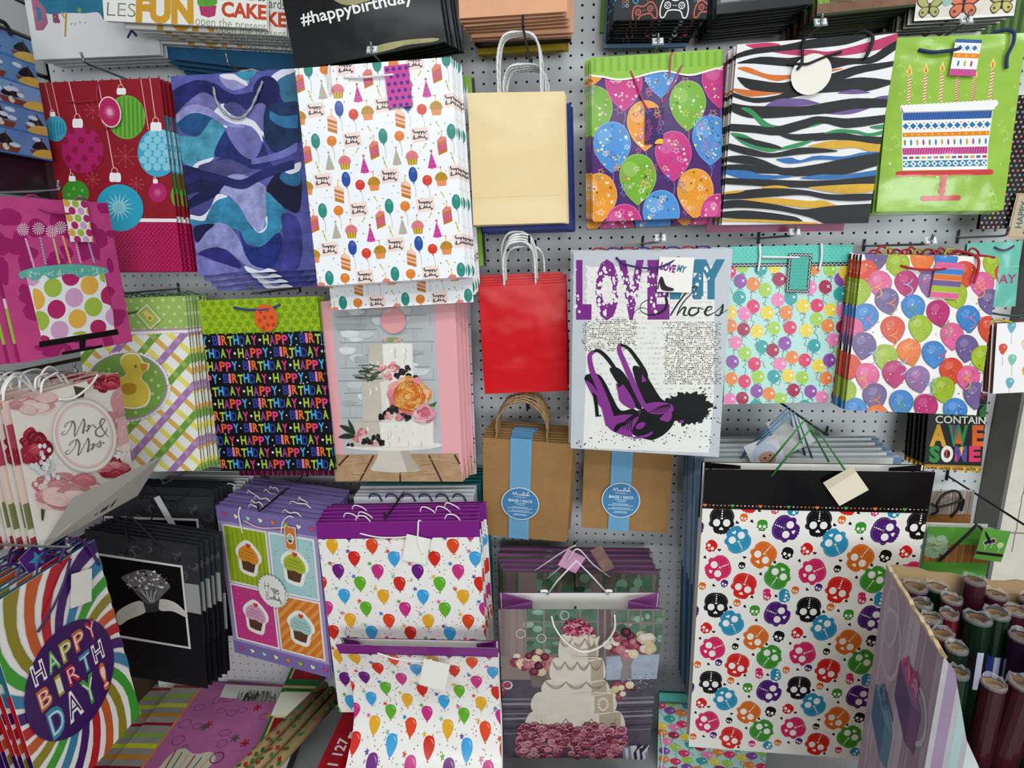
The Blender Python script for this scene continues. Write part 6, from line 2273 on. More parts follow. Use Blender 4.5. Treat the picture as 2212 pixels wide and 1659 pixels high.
# ------------------------------------------------------------------ bags on the pegboard
POSE = {
    'day': ((-1.0908,-0.1300,1.9129),(-0.0000,0.0135,0.0000),0.3100,0.3300),
    'fun': ((-0.8125,-0.2200,1.9321),(-0.0000,0.0927,0.0001),0.3533,0.3300),
    'bluesolid': ((-0.7950,-0.1000,1.9094),(-0.0000,0.1509,0.0002),0.3189,0.3300),
    'hash': ((-0.4201,-0.2400,1.8487),(0.0000,-0.1189,-0.0002),0.3097,0.3300),
    'peach': ((-0.1372,-0.2200,1.9138),(0.0000,-0.0039,-0.0000),0.2097,0.2800),
    'game': ((0.1446,-0.2000,1.8987),(-0.0000,0.0342,0.0001),0.1756,0.2400),
    'greyphoto': ((0.3373,-0.2000,1.9060),(0.0000,-0.0489,-0.0001),0.1732,0.2400),
    'tree': ((0.5199,-0.2000,1.8919),(0.0000,-0.0435,-0.0001),0.1732,0.2400),
    'butterfly': ((0.6916,-0.2000,1.8713),(0.0000,-0.0007,-0.0000),0.1705,0.2400),
    'ornament': ((-1.0405,-0.2235,1.4379),(-0.0173,0.0082,-0.0001),0.3034,0.4005),
    'wave': ((-0.7174,-0.2101,1.4320),(-0.0520,-0.0384,0.0877),0.2733,0.4171),
    'polka': ((-0.3886,-0.2871,1.4121),(-0.0848,-0.0459,0.0797),0.3094,0.4226),
    'cream': ((-0.1284,-0.2069,1.5253),(-0.0568,-0.0153,0.1587),0.1977,0.2590),
    'stars': ((0.1489,-0.2241,1.5270),(-0.0909,-0.0201,0.0300),0.2541,0.3135),
    'zebra': ((0.4140,-0.2281,1.5122),(0.0723,0.0140,-0.1278),0.2665,0.3235),
    'greencake': ((0.6794,-0.2312,1.5305),(-0.0723,0.0119,0.0024),0.2282,0.3112),
    'pinkcake': ((-0.9910,-0.4156,1.2872),(0.0123,-0.0290,1.3956),0.2252,0.2885),
    'duck': ((-1.0566,-0.2232,0.9545),(-0.1110,-0.0183,0.0758),0.2706,0.4247),
    'happy': ((-0.7172,-0.2282,0.9683),(-0.0402,-0.0258,-0.0014),0.2851,0.4072),
    'wedding': ((-0.4271,-0.2066,0.9386),(-0.0312,-0.0144,0.0242),0.3112,0.4298),
    'red': ((-0.1213,-0.1851,1.1551),(0.0377,-0.0275,0.0890),0.1895,0.2440),
    'shoes': ((0.1329,-0.2774,1.0479),(-0.0359,0.0025,-0.1187),0.3063,0.4194),
    'tealballoon': ((0.4254,-0.2316,1.1480),(-0.0726,-0.0047,0.1084),0.2515,0.3240),
    'whiteballoon': ((0.6605,-0.2627,1.1389),(-0.0817,0.0381,0.0184),0.2539,0.3094),
    'tealday': ((0.8545,-0.1453,1.3387),(-0.0790,-0.0246,-0.0286),0.1015,0.1337),
    'smallballoon': ((0.8926,-0.2242,1.1734),(-0.0593,-0.0609,-0.0007),0.1132,0.1429),
    'awesome': ((0.8550,-0.1164,0.9624),(-0.1818,0.0486,-0.0004),0.1236,0.1809),
    'cupcake': ((-0.7569,-0.2448,0.4421),(-0.0207,-0.0125,-0.2475),0.3083,0.4183),
    'starsballoon': ((-0.3987,-0.2871,0.3631),(-0.0291,-0.0358,0.0324),0.3812,0.5049),
    'kraft1': ((-0.1323,-0.1483,0.7710),(0.1580,0.0546,-0.0171),0.2101,0.2743),
    'kraft2': ((0.1114,-0.1587,0.8067),(0.0118,0.0228,-0.0269),0.2054,0.2118),
    'skulls': ((0.4829,-0.2797,0.3126),(0.0566,-0.0172,-0.0226),0.4327,0.7216),
    'lowcake': ((-0.0007,-0.2289,0.2061),(0.2031,-0.0017,0.0787),0.3633,0.5077),
    'lowcakeback': ((0.0007,-0.1089,0.1989),(0.0472,0.0146,0.0683),0.3974,0.4822),
    'ring1': ((-1.0784,-0.2853,0.4074),(0.0720,0.1263,0.0231),0.2785,0.4248),
    'ring2': ((-1.1078,-0.1840,0.4466),(-0.0082,0.0677,0.1471),0.2865,0.4436),
    'mrs': ((-0.9576,-0.4973,0.9631),(0.0373,-0.0190,1.5458),0.2274,0.2739),
    'swirl': ((-0.9215,-0.6171,0.5204),(-0.0571,-0.0122,1.6053),0.2246,0.4079),
    'babyjumbo': ((0.4997,-0.1823,0.3536),(0.0240,-0.0322,-0.0223),0.4307,0.6612),
    'wine1': ((0.8697,-0.1201,0.6382),(-0.0010,-0.0284,0.0008),0.0931,0.2745),
    'wine2': ((0.8224,-0.2197,0.6546),(0.0026,0.0051,0.0150),0.1350,0.2167),
    'tealrot': ((0.3612,-0.1417,-0.0295),(-0.0095,-0.0239,-0.0078),0.2807,0.3584),
    'lower': ((-0.3494,-0.3587,0.2246),(-0.0462,-0.0578,0.0161),0.3733,0.3855),
    'whitetops': ((-1.0223,-0.1256,0.4575),(-0.0254,0.0250,0.0682),0.2330,0.4146),
    'tealtops': ((-0.4035,-0.1722,0.4574),(-0.0107,-0.0046,0.0497),0.2994,0.4248),
}


def lift(p, dx=0, dy=0, dz=0):
    return ((p[0][0] + dx, p[0][1] + dy, p[0][2] + dz), p[1], p[2], p[3])


WHITE = ((1.0, '#ebebeb'),)

# --- red ornament bags
P = POSE['ornament']
b = bag('gift_bag', P, A_ornament(P), 'dark red gift bag with hanging bauble ornaments and pink dotted base, front of its stack', finish='satin', bands=((.28, '#8f1a44'), (.30, '#e8e4e4'), (.42, '#7f1a26'), (.55, '#3f7a35'), (.66, '#7f1a26'), (.82, '#2f7f96'), (1.0, '#7f1a26')))
cord(b, [(27, 13, .002), (36, 14, .004), (48, 13.5, .005), (58, 12.5, .004)], .0013, '#b0202c')
cord(b, [(54.5, 4, -.002), (55, 1, .002), (53, 8, .006), (53, 20, .007), (54, 28, .007), (57, 33, .006)], .0014, '#b0202c', 'handle')
T = Art(.052, .062, '#e8d8cc')
T.ell(50, T.H / 2, 45, T.H * .46, '#b8245e', n=26); T.star(50, T.H * .5, 30, '#e3a0b4', n=16, inner=.3)
tag_plate(b, 61, 21.5, 0, T, outline=circle_outline(T), out=.007)
stack(b, 5, (.003, .0105, -.001), 'dark red ornament gift bag in the stack beside the blue wave bag', 'red ornament gift bags', jit=.002)

# --- blue wave bags
P = POSE['wave']
b = bag('gift_bag', P, A_wave(P), 'blue and lavender watercolour wave gift bag with grey rope handle, front of its stack', finish='satin', bands=((.4, '#2a2a60'), (.7, '#23335f'), (1.0, '#4a4a86')), seed=4)
cord(b, [(33, 10, .002), (35, 22, .006), (43, 32, .008), (52, 34, .008), (60, 29, .008), (67, 18, .006), (72, 8, .002)], .0028, '#a9adb4', twist=.9)
cord(b, [(38, 9, -.01), (46, -1, -.02), (58, -5, -.03), (70, -1, -.02), (76, 4, -.01)], .0026, '#9ea2aa', twist=.9)
stack(b, 4, (.006, .012, -.0125), 'blue wave gift bag in the stack beside the white party bags', 'blue wave gift bags', jit=.002)

# --- white party icon bags
P = POSE['polka']
b = bag('gift_bag', P, A_polka(P), 'white gift bag printed with cakes, party hats and balloons, front of its stack', finish='gloss', bands=WHITE, seed=5, amp=.002)
party = b
cord(b, [(22, 4.6, -.004), (22.5, .2, .002), (22, 5, .007), (22.4, 12, .007), (21.5, 17.5, .006)], .0022, '#eeeeee')
cord(b, [(31, 7.5, .002), (40, 9, .006), (52, 9, .007), (63, 8.6, .005)], .0022, '#eeeeee')
T = Art(.048, .078, '#c9479a')
for j in range(6):
    for i in range(4):
        T.ell(12 + i * 26 + (j % 2) * 13, 14 + j * 28, 7.5, 8, '#4a2f8f', n=12)
tag_plate(b, 65.5, 15.8, 0, T, rot=-2, out=.006)
st = stack(b, 6, (.0035, .009, -.0015), 'white party gift bag in the stack under the black hashtag bag', 'white party gift bags', jit=.002)
c = st[-1]
c.location = Vector(P[0]) + Vector((.004, .05, -.055))
c['label'] = 'white party gift bag hanging lowest in its stack, over the wedding cake bag'
for k in range(3):
    c2 = copy_tree(c)
    c2.location = Vector(c.location) + Vector((.004 + .003 * k, .012 * (k + 1), .016 + .004 * k))
    c2['label'] = 'white party gift bag near the back of its stack, ' + ORD[k + 1] + ' from the lowest one'

# --- cream paper bags with rope handles
def plain_bag(P, color, label, finish='satin', hcol='#efefec', n_loop=1, seed=1, hx=(28, 74), hh=30, rr=.0028, gloss=True, name='paper_bag', amp=.003, fold=.002, twist=.8):
    A = Art(P[2], P[3], color, .03)
    H = A.H
    A.line([(1, H * .79), (99, H * .785)], .35, spec(color, -.12))
    b = bag(name, P, A, label, finish=finish, bands=((1.0, spec(color, -.06)),), seed=seed, amp=amp, fold=fold, nx=14, nz=16, cat='paper bag', t=.007)
    for k in range(n_loop):
        o = -.003 - .006 * k
        f = o + .022
        cord(b, [(hx[0], 7, o), (hx[0] + .3, 0, o), (hx[0] + 1, -hh * .6, f - .01), (hx[0] + 7, -hh * .92, f), ((hx[0] + hx[1]) / 2, -hh, f), (hx[1] - 7, -hh * .92, f), (hx[1] - 1, -hh * .6, f - .01), (hx[1] - .3, 0, o), (hx[1], 7, o)], rr, hcol, twist=twist)
    return b


P = POSE['cream']
b = plain_bag(P, '#ecd2a0', 'plain cream paper bag with white rope handles, front of its stack', 'crinkle', seed=8, hh=53, n_loop=1, hx=(31, 76), amp=.0045)
stack(b, 3, (.002, .009, -.001), 'cream paper bag in the stack above the red paper bags', 'cream paper bags', skip=('tag',), jit=.002)
P2 = lift(P, .012, .045, -.012)
nb = plain_bag(P2, '#1f2f80', 'navy blue paper bag behind the cream paper bags', 'satin', hh=36, seed=9)
stack(nb, 4, (.003, .010, -.002), 'navy blue paper bag behind the cream paper bags', 'navy paper bags', skip=('tag',))

# --- purple star balloon bags
P = POSE['stars']
b = bag('gift_bag', P, A_stars(P), 'purple gift bag with star-filled balloons and green striped top, front of its stack', finish='gloss', bands=((.3, '#a86f2a'), (.5, '#6a4a80'), (.7, '#6a8f3a'), (1.0, '#7ea83a')), seed=10, amp=.003)
cord(b, [(30, 11, .002), (34, 20, .006), (39, 33, .006), (43, 40, .006), (47, 42, .004)], .0016, '#c93f7f')
cord(b, [(69, 9.5, .002), (66, 15, .006), (60, 27, .007), (54, 37, .006)], .0016, '#c93f7f')
cord(b, [(68, 8, -.004), (63, -.2, .0), (60.5, 2.5, .005), (60, 10, .006), (59.5, 18, .005)], .0016, '#c93f7f')
cord(b, [(60, 1, -.006), (66, -1.6, -.01), (75, -2.5, -.02), (86, -3.4, -.03)], .0016, '#c93f7f')
T = Art(.036, .068, '#3f1f5c', .08)
rr = random.Random(3)
for k in range(12):
    T.star_line(rr.uniform(8, 92), rr.uniform(8, 180), rr.uniform(12, 20), 3, rr.choice(['#e8b04a', '#8a9a9a', '#4a8fd0', '#c9508a']), rr.uniform(0, 70))
T.ell(85, 186, 30, 24, '#e6c02b', n=14)
tag_plate(b, 48, 53, 0, T, rot=1, out=.006)
stack(b, 6, (-.0015, .010, .0), 'purple star balloon gift bag in the stack beside the zebra bag', 'purple balloon gift bags', jit=.003, extra=lambda k: (-.004 if k > 3 else 0, 0, -.012 if k == 5 else .004))

# --- zebra bags
P = POSE['zebra']
b = bag('gift_bag', P, A_zebra(P), 'zebra striped gift bag with rainbow streaks and round cream tag, front of its stack', finish='satin', bands=((.1, '#8a2a5a'), (.35, '#2f5a8a'), (.5, '#2f7a4a'), (.7, '#b08a2a'), (.85, '#b04a2a'), (1.0, '#a02a2f')), seed=11, amp=.003)
blk = '#141416'
cord(b, [(34, 15, .002), (40, 15.5, .008), (46, 16, .010), (52, 14, .009), (58, 12, .008), (67, 9.6, .003)], .0024, blk)
cord(b, [(40, 5, -.01), (43, -1, .003), (42, 6, .008), (42.5, 15, .010), (40, 19, .010)], .0026, blk)
cord(b, [(70, 3, -.02), (78, -2, -.004), (84, 1.5, .006), (84, 8, .009), (81.5, 15, .008)], .003, blk)
T = Art(.068, .068, '#efeadf', .02)
tag_plate(b, 49.5, 22.5, 0, T, outline=circle_outline(T), out=.008)
stack(b, 5, (-.0008, .013, .0005), 'zebra striped gift bag in the stack between purple and green bags', 'zebra gift bags', jit=.002)
Pm = lift(P, -.016, .062, -.012)
Am = Art(Pm[2], Pm[3], '#a8286a', .06)
m = bag('gift_bag', Pm, Am, 'plain magenta gift bag showing below the zebra bags', bands=((1.0, '#8f1f58'),))

# --- green cake bags
P = POSE['greencake']
b = bag('gift_bag', P, A_greencake(P), 'lime green gift bag with a tiered cake on red stand, front of its stack', finish='foil', bands=((1.0, '#7fae3a'),), seed=12, amp=.004, fold=.006, nx=12, nz=14)
navy = '#18285f'
cord(b, [(20, 10, .002), (30, 13, .007), (42, 12.5, .008), (52, 10.5, .004)], .003, navy)
cord(b, [(70, 2, -.01), (80, -2.5, -.002), (88, -.5, .006), (89, 8, .008), (86, 18, .007), (87, 27, .006)], .003, navy)
tag_plate(b, 55, 18, 0, A_tag_greencake(), rot=4, out=.007)
stack(b, 4, (-.001, .010, -.002), 'lime green cake gift bag in the stack by the pillar', 'green cake gift bags', jit=.002)

# --- black happy birthday bags
P = POSE['happy']
b = bag('gift_bag', P, A_happy(P), 'black gift bag with colourful HAPPY BIRTHDAY lettering and green top, front of its stack', finish='satin', bands=((.8, '#16161a'), (1.0, '#7f9a20')), seed=13)
cord(b, [(30, 6.5, .002), (38, 8, .006), (48, 9, .006), (60, 8.5, .006), (69, 5.5, .002)], .0028, '#2b3f86')
T = Art(.055, .062, '#dd5f2a')
for x, y in ((30, 30), (60, 25), (45, 55), (75, 55), (22, 66), (55, 85), (80, 85), (35, 98)):
    T.ell(x, y, 8.5, 8.5, '#b8401c', n=12)
tag_plate(b, 57, 15.5, 0, T, outline=circle_outline(T), out=.008)
stack(b, 3, (.002, .010, -.002), 'black HAPPY BIRTHDAY gift bag in the stack beside the duck bag', 'black birthday gift bags', jit=.002)
Pm = lift(P, .018, .042, -.03)
Am = Art(Pm[2], Pm[3], '#5c1436', .2)
for k in range(6):
    for q in range(3):
        Am.ring(20 + k * 17, Am.H - 4, 6 + q * 5, 6 + q * 5, .35, '#b87a98', n=24)
mb = bag('gift_bag', Pm, Am, 'maroon gift bag with fine pink circles hanging under the black birthday bag', bands=((1.0, '#5c1436'),))
for k in range(9):
    cord(mb, [(12 + k * 9, 3, -.004), (16 + k * 9, -3 - (k % 3), -.005), (22 + k * 9, -2 + (k % 2), -.008), (24 + k * 9, 3, -.01)], .0016, ('#8f1f5c', '#3a3f8f', '#a02a66')[k % 3])

# --- wedding cake photo bags
P = POSE['wedding']
b = bag('gift_bag', P, A_wedding(P), 'pink edged gift bag with a floral wedding cake photo, front of its stack', finish='satin', bands=((1.0, '#e3a3a8'),), seed=14)
cord(b, [(38, 6.4, .003), (48, 8, .006), (58, 7, .003)], .0016, '#d8d4d0')
T = Art(.058, .058, '#e0a0a0', .03)
tag_plate(b, 54.5, 15, 0, T, outline=circle_outline(T), out=.006)
stack(b, 6, (.0035, .009, .0), 'pink edged wedding cake gift bag in the stack beside the red bags', 'wedding cake gift bags', jit=.002)
Pm = lift(P, .02, .075, -.01)
Am = Art(Pm[2], Pm[3], '#e9e6ea', .05)
rr = random.Random(8)
for k in range(80):
    Am.rect(88 + rr.uniform(0, 8), k * 1.8, 94 + rr.uniform(0, 6), k * 1.8 + rr.uniform(.6, 1.6), rr.choice(['#2d2040', '#4a2a5c', '#1d1a24']))
bag('gift_bag', Pm, Am, 'white and purple printed gift bag behind the wedding cake bags', bands=((1.0, '#3a2848'),))

# --- red paper bags
P = POSE['red']
b = plain_bag(P, '#d0131b', 'plain bright red paper bag with white rope handles, front of its stack', 'crinkle', seed=15, hh=48, hx=(29, 66), amp=.003)
stack(b, 5, (.0015, .009, .001), 'bright red paper bag in the stack below the cream bag', 'red paper bags', skip=('tag',), jit=.002, extra=lambda k: (-.012 if k == 4 else 0, 0, .004 * k))
pk = plain_bag(lift(P, .002, .05, .006), '#c02a78', 'magenta paper bag behind the red paper bags', hh=40)

# --- love my shoes bags
P = POSE['shoes']
b = bag('gift_bag', P, A_shoes(P), 'silver gift bag with LOVE MY Shoes lettering and purple high heels, front of its stack', finish='satin', bands=((1.0, '#b4b9be'),), seed=16)
cord(b, [(28, 4.6, .002), (34, 9, .007), (46, 11.5, .008), (58, 10.5, .008), (68, 4.8, .002)], .0022, '#3f2878')
tag_plate(b, 66, 16, 0, A_shoetag(), rot=2, out=.006)
stack(b, 4, (-.001, .010, .0005), 'silver high heel gift bag in the stack above the kraft bags', 'silver shoe gift bags', jit=.002)
for k in range(8):
    cord(b, [(10 + k * 9.5, 2, -.012), (14 + k * 9.5, -1.6, -.014), (20 + k * 9.5, -1.2, -.016), (22 + k * 9.5, 2, -.018)], .0018, ('#a8202c', '#4a2878')[k % 2])

# --- teal balloon bags
P = POSE['tealballoon']
b = bag('gift_bag', P, A_tealballoon(P), 'mint gift bag covered in small dotted balloons with teal top, front of its stack', finish='gloss', bands=((.86, '#8fc4ba'), (1.0, '#4aa898')), seed=17)
for x in (24, 73.5):
    cord(b, [(x + 3, 1, -.02), (x + 1, -1.2, -.002), (x, 2, .006), (x + .4, 10, .006), (x - .6, 20, .005)], .0024, '#efefef')
cord(b, [(26, 8.6, .005), (40, 9.2, .007), (56, 9.6, .006)], .0024, '#efefef')
tag_plate(b, 56.5, 22, 0, A_tealtag(), rot=2, out=.006)
stack(b, 5, (-.001, .010, -.001), 'mint balloon gift bag in the stack beside the white balloon bag', 'mint balloon gift bags', jit=.002)

# --- white bags with large balloons
P = POSE['whiteballoon']
b = bag('gift_bag', P, A_whiteballoon(P), 'white gift bag with large overlapping watercolour balloons and red cord, front of its stack', finish='gloss', bands=((.3, '#3a3a36'), (.6, '#2d3a44'), (1.0, '#4a3030')), seed=18, amp=.003)
red = '#b31722'
cord(b, [(29, 8, .002), (40, 10.5, .007), (52, 10.5, .008), (61, 9.5, .005)], .0024, red)
cord(b, [(68, 3, -.03), (72, -4, -.02), (78, -3, -.006), (83, 1, .005), (83.5, 10, .008), (82, 20, .007)], .0026, red)
cord(b, [(80, -1.5, -.01), (88, -1.2, -.004), (96, .3, .002)], .0022, red)
tag_plate(b, 63, 18.5, 0, A_stripetag(), rot=3, out=.006)
stack(b, 7, (-.0015, .009, .0005), 'white watercolour balloon gift bag in the stack next to the mint balloon bags', 'watercolour balloon gift bags', jit=.002)
for k in range(14):
    cc = ('#b31722', '#b31722', '#b8a72c', '#8a1720')[k % 4]
    cord(b, [(8 + k * 5.6, 2, -.02), (12 + k * 5.6, -4 - (k * 7 % 4), -.025), (19 + k * 5.6, -3 - (k * 5 % 3), -.03), (22 + k * 5.6, 2, -.035)], .002, cc)

# --- small bags at the right end
P = POSE['tealday']
b = bag('gift_bag', P, A_tealday(P), 'small teal gift bag with pink cord behind the watercolour balloon bag', finish='foil', bands=((1.0, '#58a898'),))
cord(b, [(50, 10, .002), (60, 16, .005), (72, 17, .005), (86, 9, .002)], .0018, '#6a2f66')
P = POSE['smallballoon']
b = bag('gift_bag', P, A_smallballoon(P), 'small white gift bag with tiny watercolour balloons by the pillar', finish='satin', bands=((1.0, '#8f5f50'),))
cord(b, [(-8, 4, -.01), (2, -6, -.005), (12, -4, .002), (22, -1, .002)], .002, '#d8b82c')
T = Art(.03, .05, '#d9c98a', .1)
T.rect(8, 8, 92, T.H - 8, '#e0b24a', .2)
tag_plate(b, 68, 50, 0, T, rot=6, out=.006)
cord(b, [(52, 22, .004), (62, 24, .008), (76, 27, .008)], .0024, '#d8c02c')
stack(b, 3, (-.001, .009, -.001), 'small white balloon gift bag in the little stack by the pillar', 'small balloon gift bags')
P = POSE['awesome']
b = bag('gift_bag', P, A_awesome(P), 'black gift bag reading CONTAIN AWESOME with a yellow caution strip, front of its stack', finish='satin', bands=((.07, '#a8822c'), (1.0, '#1a191b')))
stack(b, 5, (-.0045, .009, .001), 'black CONTAIN AWESOME gift bag in the stack under the balloon bag', 'black awesome gift bags', jit=.001)

# --- duck bags
P = POSE['duck']
b = bag('gift_bag', P, A_duck(P), 'green and plaid gift bag with a yellow duckling, front of its stack', finish='satin', bands=((.8, '#a9a070'), (1.0, '#8fae50')), seed=19)
cord(b, [(30, 10, .002), (42, 13.5, .006), (55, 12.5, .005), (63, 11, .004)], .002, '#2f6a3a')
tag_plate(b, 67, 17, 0, A_ducktag(), rot=-38, out=.007)
stack(b, 7, (.003, .0085, -.0005), 'duckling plaid gift bag in the stack beside the black birthday bag', 'duckling gift bags', jit=.002)
for k in range(9):
    cord(b, [(30 + k * 8, 2, -.01), (33 + k * 8, -2.6 - (k % 3), -.02), (39 + k * 8, -2 - (k % 2), -.03), (42 + k * 8, 2, -.04)], .0016, ('#2f6a3a', '#3a8a4a')[k % 2])

# ------------------------------------------------------------------ top row, cut by the frame
P = POSE['day']
b = bag('gift_bag', P, A_day(P), 'white gift bag with Day lettering and blue paint in the top corner', finish='matte', bands=WHITE)
stack(b, 4, (.002, .022, .0), 'white Day gift bag in the stack in the top corner', 'white day gift bags')
P = POSE['fun']
b = bag('gift_bag', P, A_fun(P), 'white gift bag with FUN and CAKE lettering, front of its stack', finish='matte', bands=WHITE)
stack(b, 8, (.003, .019, -.001), 'white FUN lettering gift bag in the stack beside the black hashtag bag', 'white FUN gift bags', extra=lambda k: (.03, 0, -.008))
P = POSE['bluesolid']
A = Art(P[2], P[3], '#2c5f86', .12)
b = bag('gift_bag', lift(P, 0, -.005, -.02), A, 'plain dull blue gift bag below the FUN bags, front of its stack', finish='satin', bands=((1.0, '#234d70'),))
stack(b, 4, (.004, .02, -.006), 'plain dull blue gift bag in the stack above the wave bag', 'dull blue gift bags')
P = POSE['hash']
b = bag('gift_bag', P, A_hash(P), 'black gift bag with white hashtag happybirthday lettering, front of its stack', finish='gloss', bands=((1.0, '#0e0e10'),), amp=.003)
stack(b, 5, (.006, .02, .001), 'black hashtag gift bag in the stack above the white party bags', 'black hashtag gift bags')
P = POSE['peach']
def solid(P, col, label, grp, lab2, n, step, finish='matte', **k):
    A = Art(P[2], P[3], col, .05)
    b = bag('gift_bag', P, A, label, finish=finish, bands=((1.0, spec(col, -.12)),), **k)
    if n > 1:
        stack(b, n, step, lab2, grp, jit=.004, rotj=.02)
    return b
solid(P, '#e3a982', 'peach gift bag at the top above the cream paper bag, front of its stack', 'peach gift bags', 'peach gift bag in the stack above the black bags', 7, (.002, .012, -.003))
solid(lift((P[0], P[1], P[2] * .98, P[3]), .008, .086, -.006), '#15161f', 'black gift bag under the peach bags, front of its stack', 'black plain gift bags', 'plain black gift bag in the stack above the cream bag', 5, (.001, .012, -.001), finish='satin')
solid(lift((P[0], P[1], P[2] * .92, P[3]), .004, .148, -.018), '#b8a02c', 'yellow gift bag under the plain black bags, front of its stack', 'yellow gift bags', 'yellow gift bag behind the plain black bags', 3, (.003, .01, .001))
P = POSE['game']
b = bag('gift_bag', P, A_game(P), 'black gift bag with outlined game controllers, front of its stack', finish='satin', bands=((1.0, '#1c1d20'),))
stack(b, 9, (-.001, .018, .0), 'black game controller gift bag in the stack above the purple balloon bag', 'game controller gift bags', jit=.003)
solid(lift(P, -.012, .13, -.006), '#5f7a96', 'blue grey gift bag behind the game controller bags', None, '', 1, (0, 0, 0))
solid(lift(P, -.02, .145, .03), '#6a8f3a', 'green gift bag edge behind the game controller bags', None, '', 1, (0, 0, 0))
P = POSE['greyphoto']
b = bag('gift_bag', P, A_greyphoto(P), 'black framed gift bag with a grey photo, front of its stack', finish='satin', bands=((1.0, '#1d1d1f'),))
stack(b, 9, (.0, .018, .0), 'black framed grey photo gift bag in the stack above the zebra bag', 'grey photo gift bags', jit=.003)
P = POSE['tree']
b = bag('gift_bag', P, A_tree(P), 'gift bag with a tree and grass photo, front of its stack', finish='satin', bands=((1.0, '#2a3320'),))
stack(b, 9, (.0, .018, .0), 'tree photo gift bag in the stack above the zebra bag', 'tree photo gift bags', jit=.003)
P = POSE['butterfly']
b = bag('gift_bag', P, A_butterfly(P), 'pale gift bag with orange butterflies, front of its stack', finish='satin', bands=((1.0, '#3a4630'),))
stack(b, 9, (.0, .018, .0), 'butterfly gift bag in the stack above the green cake bag', 'butterfly gift bags', jit=.003)
P = lift(POSE['butterfly'], .16, .10, -.012)
A = Art(P[2], P[3], '#3f5a30', .2)
for k in range(12):
    A.rect(k * 9, 0, k * 9 + 4, A.H, '#5f7f44')
bag('gift_bag', P, A, 'green striped gift bag in the top corner by the pillar', bands=((1.0, '#3a5530'),))
# dotted bag and card by the pillar
P = ((.905, -.10, 1.50), (0, .0, 0), .13, .26)
A = Art(P[2], P[3], '#1f1f24')
rr = random.Random(2)
for j in range(28):
    for i in range(14):
        A.ell(3 + i * 7.4 + (j % 2) * 3.7, 3 + j * 7.2, 1.9, 1.9, rr.choice(['#c9706a', '#d0b06a', '#7aa08a', '#8a90a0', '#c98a9a']), n=8)
b = bag('gift_bag', P, A, 'black gift bag with small pastel dots behind the green cake bag', bands=((1.0, '#1a1a1e'),))
T = Art(.05, .09, '#c9b394', .05)
T.line([(6, 6), (94, 6), (94, T.H - 6), (6, T.H - 6)], 2, '#5a4a3a', closed=True)
T.text('HAPPY', 48, T.H - 40, 34, '#3a6f7a', bold=.02, rot=-90, width=110)
T.text('BIRTHDAY', 84, T.H - 18, 34, '#6a4a3a', bold=.02, rot=-90, width=150)
tag_plate(b, 60, 182, 0, T, rot=4, out=.010)

# ------------------------------------------------------------------ lower rows
P = POSE['cupcake']
b = bag('gift_bag', P, A_cupcake(P), 'lavender gift bag with four cupcake squares, front of its stack', finish='satin', bands=((1.0, '#8f80b4'),), seed=22)
cord(b, [(25, 4, -.006), (27, -2, .002), (26, 3, .006), (26.5, 12, .006), (27, 20, .005)], .0016, '#efe6e6')
cord(b, [(30, 9, .004), (45, 12, .007), (60, 10.5, .006), (70, 9, .004)], .0016, '#ecc9c4')
cord(b, [(80, 4, -.01), (76, -1, .002), (70, 4, .006), (67, 14, .006)], .0016, '#efe6e6')
tag_plate(b, 76, 16.5, 0, A_cuptag(), rot=2, out=.007)
cst = stack(b, 9, (.003, .017, .002), 'lavender cupcake gift bag in the long stack beside the purple top bags', 'cupcake gift bags', jit=.004, rotj=.02)
rr = random.Random(6)
for k, c in enumerate(cst[:6]):
    c['w'] = P[2]
    for q in range(rr.choice((1, 2, 2))):
        x = rr.uniform(12, 34) + 42 * q
        l = rr.uniform(8, 24)
        cord(c, [(x, 3, -.002), (x + l * .2, -1 - rr.uniform(0, 2), .002), (x + l * .5, -.6 + rr.uniform(-1.6, .6), .006), (x + l * .8, -.4 + rr.uniform(-1.4, .8), .004), (x + l, 2.5, .003)], .0015, '#efe8e6')

P = POSE['starsballoon']
b = bag('gift_bag', P, A_starsballoon(P), 'white gift bag with balloons and stars under a purple top, upper of the pair', finish='gloss', bands=((.88, '#e4e0da'), (1.0, '#6f1d73')), seed=23, t=.010)
cord(b, [(27, 7, .002), (38, 9, .006), (50, 9.5, .006), (58, 9, .004)], .0018, '#f0f0ee')
cord(b, [(66, 3, -.01), (64, -.6, .0), (63.6, 4, .008), (63, 12, .010), (65, 20, .009)], .002, '#f0f0ee')
T = Art(.056, .066, '#eeebe3', .02)
tag_plate(b, 61.5, 17, 0, T, rot=14, out=.009)
sst = stack(b, 6, (.001, .012, .003), 'purple topped balloon gift bag in the stack beside the cupcake bags', 'purple top balloon gift bags', jit=.003)
for k, c in enumerate(sst[:4]):
    for x in rr.sample((14, 26, 62, 72, 82), 2):
        x += rr.uniform(-4, 4)
        cord(c, [(x, 2.5, -.002), (x + 2, -1.6 + rr.uniform(-1, .4), .002), (x + 7, -1 + rr.uniform(-1, .6), .003), (x + 10, 2, .003)], .0016, '#efe8ee')

